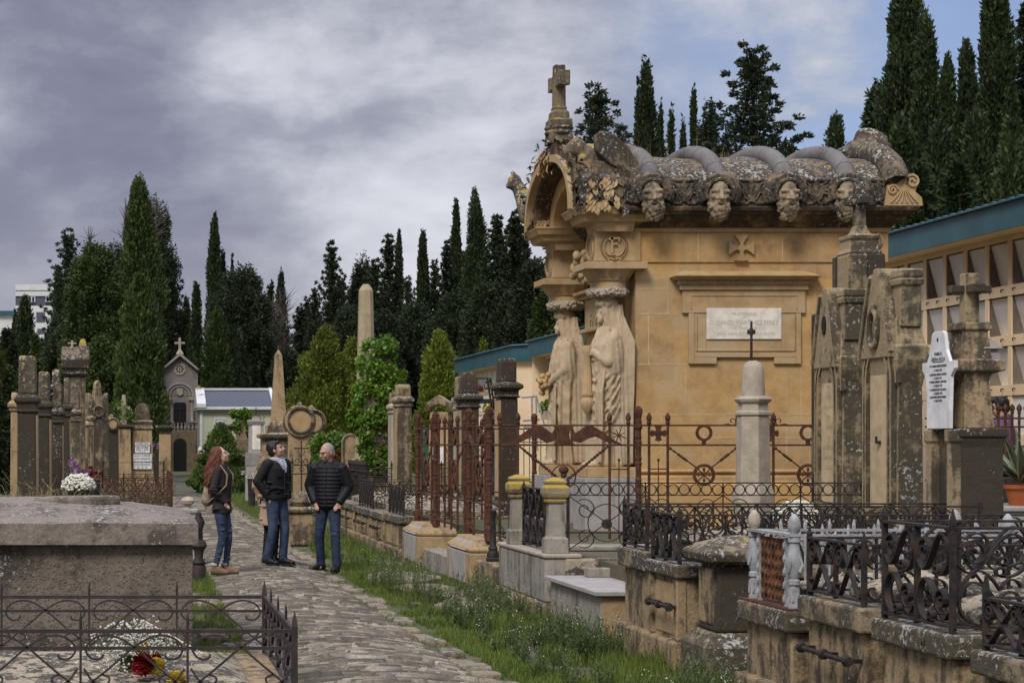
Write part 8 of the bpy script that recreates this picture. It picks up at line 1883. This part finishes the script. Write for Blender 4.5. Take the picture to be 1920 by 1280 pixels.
person('dark haired man in black jacket, pale scarf and jeans, looking up to the right', p, 42, Hm+.02, dict(legs(.10, -.03, .06), elb_l=(.27, .06, 1.17), wri_l=(.175, -.05, .955), elb_r=(-.285, .10, 1.18), wri_r=(-.175, -.0, .955), foot_l=10, foot_r=5), (38, -20), dict(top='jacketblack', hem=.93, legs='jeans', shoes='shoe', hair='blackhair', style='short', scarf='scarf', pockets=1, boots=0))
p, Y = ground_at(416, 1076); Hm = Z(845, Y)-p[2]
rp = person('woman with long auburn hair, dark brown jacket, jeans and tan boots, looking up', p, 68, Hm+.06, dict(legs(.07, -.05, .04), elb_l=(.23, .06, 1.16), wri_l=(.125, -.06, 1.0), elb_r=(-.23, .05, 1.16), wri_r=(-.125, -.06, 1.0), foot_l=8, foot_r=0, hy=-.01), (14, -24), dict(fem=1, top='jacketbrown', hem=.84, flare=1.05, legs='jeans', shoes='boot', hair='redhair', style='long', hairlen=.46, glasses=1, boots=1, skin='skin2'))
def backpack(rp, Hm):
    t = thing('backpack', 'small beige leather backpack on the back of the auburn haired woman', 'backpack', rp.location, rp.rotation_euler.z); k = Hm/1.75; S = Matrix.Diagonal((k, k, k, 1))
    q = MB(); q.ell((0, .20, 1.08), (.105, .075, .15), 14, 10); q.ell((0, .21, 1.02), (.115, .085, .10)); q.xf(S).fuse('bag', M['bag'], t, .012, 2)
    q = MB(); q.ell((0, .265, 1.02), (.075, .03, .065)); q.xf(S).build('pocket', M['bag'], t, smooth=True)
    q = MB()
    for s in (-1, 1): q.tube([(s*.06, .16, 1.20), (s*.10, .10, 1.44), (s*.115, -.02, 1.49), (s*.125, -.12, 1.36), (s*.13, -.11, 1.22), (s*.165, .02, 1.08), (s*.10, .17, .98)], .011, 6)
    q.tube([(0, .19, 1.23), (.03, .19, 1.26), (-.03, .19, 1.26), (0, .19, 1.23)], .008, 5); q.tube([(.04, .24, .98), (.045, .25, .86)], .006, 4); q.xf(S).build('strap', M['bag'], t, fix=False)
backpack(rp, Hm+.06)
Y = 26.6; x = X(507, Y)
person('light haired woman in a beige coat half hidden behind the dark haired man', (x, Y, path_z(x)+.01), 150, 1.63, dict(legs(.07), elb_l=(.23, .04, 1.17), wri_l=(.2, -.06, .95), elb_r=(-.23, .04, 1.17), wri_r=(-.2, -.06, .95)), (-20, -6), dict(fem=1, top='coat', hem=.58, flare=1.12, legs='jacketblack', shoes='shoe', hair='blond', style='long', hairlen=.42, skin='skin2'))
Y = 24.0; x = X(1880, Y)
person('person with short dark hair and mauve scarf behind the brown iron fence at the right', (x, Y, TER), -125, Z(745, Y)-TER, dict(legs(.09), **pock), (0, 8), dict(top='purplecloth', hem=.9, legs='jacketblack', shoes='shoe', hair='blackhair', style='short', scarf='purplecloth', glasses=1))
Y = 43; x = X(930, Y)
person('dark haired man in navy top seen through the rusty fence', (x, Y, TER), 150, Z(780, Y)-TER, dict(legs(.09), **pock), (-30, -5), dict(top='jacketnavy', hem=.98, legs='jeans', shoes='shoe', hair='blackhair', style='short'))
Y = 74; x = X(377, Y)
person('person in a dark fur trimmed coat and pale knit hat beside the topiary cone', (x, Y, -.08), -140, Z(838, Y)+.05, dict(legs(.08), **pock), (20, 15), dict(fem=1, top='jacketbrown', hem=.6, flare=1.1, legs='jacketblack', shoes='shoe', hair='blackhair', style='crop', hat=1))
# ------------------------------------------------------------------ flowers, agave, small things
def bloom(mb, c, r, n=60, petal=.45, up=(0, 0, 1)):
    c = Vector(c); up = Vector(up).normalized()
    for k in range(n):
        z = 1-1.25*(k+.5)/n; a = k*2.39996; s = math.sqrt(max(0, 1-z*z)); o = Vector((s*math.cos(a), s*math.sin(a), z)); 
        if up.z < .99: o = up.to_track_quat('Z', 'Y') @ o
        w = o.cross(Vector((.3, .2, 1))).normalized()*r*petal*.5; p0 = c+o*r*.35; p1 = c+o*r*random.uniform(.85, 1.05); m = p0.lerp(p1, .65)+Vector((0, 0, r*.06)); b = up.cross(o)*.0
        mb.add([p0-w*.4, p0+w*.4, m+w, p1+w*.35, p1-w*.35, m-w], [(0,1,2,5),(5,2,3,4)])
def bouquet():
    t = thing('bouquet', 'bouquet of red and yellow flowers with white baby breath in the left foreground', 'flowers', (X(265, 12.5), 12.5, .26)); T = Matrix.Translation((-X(265, 12.5), -12.5, -.26))
    mb = MB(); st = MB(); base = Vector((X(262, 12.5), 12.5, .24)); fl = MB()
    for k in range(760):
        px = random.gauss(262, 42); py = random.triangular(1150, 1290, 1215); py = max(py, 1150+abs(px-245)*.55); Y = 12.5+random.uniform(-.16, .16); p = Vector((X(px, Y), Y, Z(py, Y)))
        r = random.uniform(.0045, .0105); mb.ell(p, (r, r, r*.9), 6, 4)
        if k % 3 == 0: m = base.lerp(p, .6)+Vector((random.gauss(0, .02), random.gauss(0, .02), .02)); st.tube([base, m, p], [.002, .0014, .001], 3, caps=False)
        if k % 4 == 0:
            for _ in range(2): q = p+Vector((random.gauss(0, .03), random.gauss(0, .03), random.gauss(0, .02))); st.tube([p, q], .0009, 3, caps=False); mb.ell(q, (r*.8, r*.8, r*.7), 5, 4)
    o = mb.xf(T).build('white_sprigs', M['whitefl'], t, fix=False); o['kind'] = 'stuff'; st.xf(T).build('stems', M['stem'], t, fix=False)
    for nm, px, py, Y, r, m, n in (('red_flower', 267, 1246, 12.2, .082, 'red', 170), ('red_flower', 292, 1238, 12.36, .05, 'red', 90), ('yellow_flower', 293, 1250, 12.25, .068, 'yellowfl', 130), ('pale_yellow_flower', 268, 1216, 12.45, .055, 'yellowfl', 110), ('yellow_flower', 330, 1277, 12.2, .075, 'yellowfl', 130)):
        b = MB(); bloom(b, (X(px, Y), Y, Z(py, Y)), r, n, .55, (0, -.8, .8)); b.ell((X(px, Y), Y, Z(py, Y)), (r*.7, r*.7, r*.7)); b.xf(T).build(nm, M[m], t, fix=False)
    V, Tt = leaf_cloud([(0, 0, .03, .12), (.06, 0, .0, .1), (-.06, .02, .05, .1)], 260, .05); np_mesh('leaves', V, Tt, M['weed'], t)
    mb = MB(); mb.lathe([(.05, -.03), (.075, .04), (.08, .09), (.06, .09)], (0, 0, 0), 14); mb.build('vase', M['iron'], t)
bouquet()
def chrysanth(lab, px, py, Y, r, zb, mat='whitefl', pot='iron', n=190):
    x = X(px, Y); z = Z(py, Y); t = thing('chrysanthemum_pot', lab, 'flowers', (x, Y, zb)); mb = MB()
    for k in range(n):
        zz = 1-1.15*(k+.5)/n; a = k*2.39996; s = math.sqrt(max(0, 1-zz*zz)); c = Vector((r*s*math.cos(a), r*s*math.sin(a), z-zb-r*.35+r*.8*zz))+Vector((random.gauss(0, .01), random.gauss(0, .01), random.gauss(0, .008)))
        q = r*.12; mb.ell(c, (q, q, q*.75), 7, 5)
    o = mb.build('blossoms', M[mat], t, fix=False); o['kind'] = 'stuff'
    V, Tt = leaf_cloud([(0, 0, z-zb-r*.5, r*.8), (0, 0, z-zb-r*.7, r*.75)], 500, .05); np_mesh('leaves', V, Tt, M['weed'], t)
    mb = MB(); mb.lathe([(r*.45, 0), (r*.6, max(.05, z-zb-r*.8)), (r*.55, max(.05, z-zb-r*.8))], (0, 0, 0), 16); mb.build('pot', M[pot], t)
chrysanth('dome of white chrysanthemums on the low tomb behind the granite lid', 147, 903, 25.3, .205, .88)
chrysanth('large pale mass of white flowers behind the railings by the left gothic headstone', 1497, 962, 20.4, .26, TER, n=240)
def orchid():
    Y = 26.3; t = thing('orchid_spray', 'arching spray of lilac orchids above the white chrysanthemums', 'flowers', (X(138, Y), Y, .9)); T = Matrix.Translation((-X(138, Y), -Y, -.9)); mb = MB(); st = MB()
    for k in range(30): px = 130+random.uniform(0, 36); py = 868+(px-130)*.75+random.gauss(0, 5); yy = Y+random.gauss(0, .04); bloom(mb, (X(px, yy), yy, Z(py, yy)), .045, 7, .9, (0, -1, .3))
    o = mb.xf(T).build('blossoms', M['pinkfl'], t, fix=False); o['kind'] = 'stuff'; st.tube([(X(140, Y), Y, .9), (X(134, Y), Y, Z(875, Y)), (X(165, Y), Y, Z(898, Y))], .006, 4); st.xf(T).build('stem', M['stem'], t)
    mb = MB(); 
    for k in range(4): bloom(mb, (X(135+k*2, Y), Y, Z(868+k*5, Y)), .05, 8, .9, (0, -1, .3))
    mb.xf(T).build('white_blossoms', M['whitefl'], t, fix=False)
    for nm, lab, px, py, Y, mat in (('red_flowers', 'small bunch of red flowers left of the bramble railing', 175, 889, 34, 'red'), ('pink_flowers', 'small pink flowers behind the far plaque headstone', 295, 838, 66, 'pinkfl'), ('white_flowers', 'white flowers at the foot of the grey framed column', 472, 890, 53, 'whitefl'), ('red_flowers', 'dark red flowers behind the bush near the puffy jacket man', 636, 856, 44, 'red')):
        t = thing(nm, lab, 'flowers', (X(px, Y), Y, .3)); mb = MB(); z = Z(py, Y)-.3
        for k in range(9): bloom(mb, (random.gauss(0, .13), random.gauss(0, .06), z+random.gauss(0, .07)), .085, 14, .7, (0, -.7, .7))
        mb.build('blossoms', M[mat], t, fix=False); st = MB(); st.lathe([(.09, -.3), (.12, z-.1), (.08, z-.1)], (0, 0, 0), 10); st.build('pot', M['iron'], t)
orchid()
def agave():
    Y = 19.5; x = X(1918, Y); zb = Z(950, Y); t = thing('agave', 'spiky grey green agave with cream margins in a terracotta pot', 'plant', (x, Y, zb)); zl = Z(905, Y)-zb
    for k in range(17):
        a = k*2.39996; e = random.uniform(.45, 1.25); L = random.uniform(.55, .85); d = Vector((math.cos(a)*math.cos(e), math.sin(a)*math.cos(e), math.sin(e))); s = Vector((-math.sin(a), math.cos(a), 0)); rows = []; er = []
        n = 8; V = []; f = []; Ve = []; fe = []
        for i in range(n+1):
            u = i/n; c = Vector((0, 0, zl))+d*L*u+Vector((math.cos(a), math.sin(a), -.3))*.10*u*u; w = .055*math.sin(min(1, .22+u*.95)*math.pi*.98)**.8*(1-u*.35) if i < n else .001; up = s.cross(d)*(-.015*math.sin(u*3))
            V += [c-s*w, c+up, c+s*w]; Ve += [c-s*w*1.02, c-s*(w*.72)+up*.4+d*.001, c+s*w*1.02, c+s*(w*.72)+up*.4+d*.001]
        for i in range(n): b = i*3; f += [(b, b+1, b+4, b+3), (b+1, b+2, b+5, b+4)]; q = i*4; fe += [(q, q+1, q+5, q+4), (q+3, q+2, q+6, q+7)]
        mb = MB(); mb.add(V, f); lf_ = mb.build('leaf', M['agave'], t, smooth=True, fix=False); so = lf_.modifiers.new('thick', 'SOLIDIFY'); so.thickness = .010
        mb = MB(); mb.add([Vector(p)+Vector((0, -.008, .003)) for p in Ve], fe); mb.build('leaf_margin', M['agaveedge'], lf_, fix=False)
    mb = MB(); h = Z(908, Y)-zb; mb.lathe([(.10, -.10), (.17, h-.04), (.19, h-.04), (.195, h), (.17, h), (.16, h-.02)], (0, 0, 0), 24); mb.build('pot', M['terracotta'], t, smooth=True)
    t = thing('planter_box', 'dark trough with pink flowers behind the agave pot', 'planter', (X(1890, 20.6), 20.6, TER)); z = Z(893, 20.6)-TER
    mb = MB(); mb.box(-.35, .6, -.25, .2, 0, z); mb.build('trough', M['iron'], t, bevel=.02); mb = MB(); 
    for k in range(8): bloom(mb, (.10+random.gauss(0, .06), -.1+random.gauss(0, .05), z+.06), .06, 16, .8)
    mb.build('blossoms', M['pinkfl'], t, fix=False)
    mb = MB(); mb.lathe([(.12, z+.0), (.22, z+.06), (.24, z+.08), (.20, z+.07)], (-.12, .05, 0), 18); mb.build('clay_bowl', M['terracotta'], t, smooth=True)
    t = thing('grey_tomb', 'plain grey marble tomb under the agave pot', 'tomb', (X(1900, 19.6), 19.6, TER)); mb = MB(); mb.box(-.45, 1.3, -.6, .7, 0, Z(955, 19.6)-TER); mb.build('block', M['grey'], t, bevel=.01)
    mb = MB(); mb.box(-.48, 1.32, -.63, .72, Z(955, 19.6)-TER+.002, Z(952, 19.6)-TER+.03); mb.build('slab', M['grey'], t, bevel=.01)
agave()
def brown_fence():
    Y = 22.4; t = thing('brown_iron_fence', 'dark red brown iron fence with acorn tops in front of the mauve scarfed person', 'fence', (X(1860, Y), Y, TER)); T = Matrix.Translation((-X(1860, Y), -Y, -TER)); m = M['rust']
    for k in range(15):
        px = 1742+k*13.; z = Z(775, Y); mb = MB(); x = X(px, Y); mb.lathe([(.016, TER), (.016, z), (.026, z+.01), (.018, z+.025), (.032, z+.05), (.03, z+.08), (.004, z+.115)], (x, Y, 0), 8); mb.xf(T).build('bar', m, t, smooth=True)
    mb = MB()
    for py in (784, 800, 900): mb.tube([(X(1735, Y), Y, Z(py, Y)), (X(1960, Y), Y, Z(py, Y))], .012, 5)
    mb.xf(T).build('rail', m, t, fix=False)
    t = thing('hanging_plant', 'small potted plant hung on the end pillar of the middle columbarium', 'plant', (X(1022, 55), 55, Z(770, 55))); V, Tt = leaf_cloud([(0, 0, .1, .2), (.1, 0, .2, .15)], 400, .08); np_mesh('leaves', V, Tt, M['ivy'], t); mb = MB(); mb.lathe([(.1, -.25), (.14, 0), (.1, 0)], (0, 0, 0), 10); mb.build('pot', M['pale'], t)
brown_fence()
# dry grass rooted on the mausoleum roof
pts = []; hs = []
for _ in range(420): x = random.gauss(6.72, .13); y = random.gauss(25.7, .22); pts.append((x, y, 5.12+.25*max(0, min(1, (y-25.3)/.9)))); hs.append(random.uniform(.15, .62))
for x0, n, h in ((7.3, 40, .25), (8.15, 60, .3), (8.0, 30, .5), (9.1, 30, .2), (9.9, 40, .15)):
    for _ in range(n): y = random.uniform(25.4, 26.9); pts.append((random.gauss(x0, .12), y, 5.15+.5*min(1, (y-25.3)/1.5))); hs.append(random.uniform(.3, 1)*h)
o = blades('roof_grass', pts, hs, .0035, M['drygrass'], .6); tag(o, 'dry yellow grass sprouting from the mausoleum roof', 'dry grass', kind='stuff')
pts = [(random.gauss(6.72, .1), random.gauss(25.55, .12), 5.1) for _ in range(500)]
o = blades('roof_moss', pts, .10, .004, M['grass'], .6); tag(o, 'green grass tuft on the near front corner of the mausoleum roof', 'grass', kind='stuff')
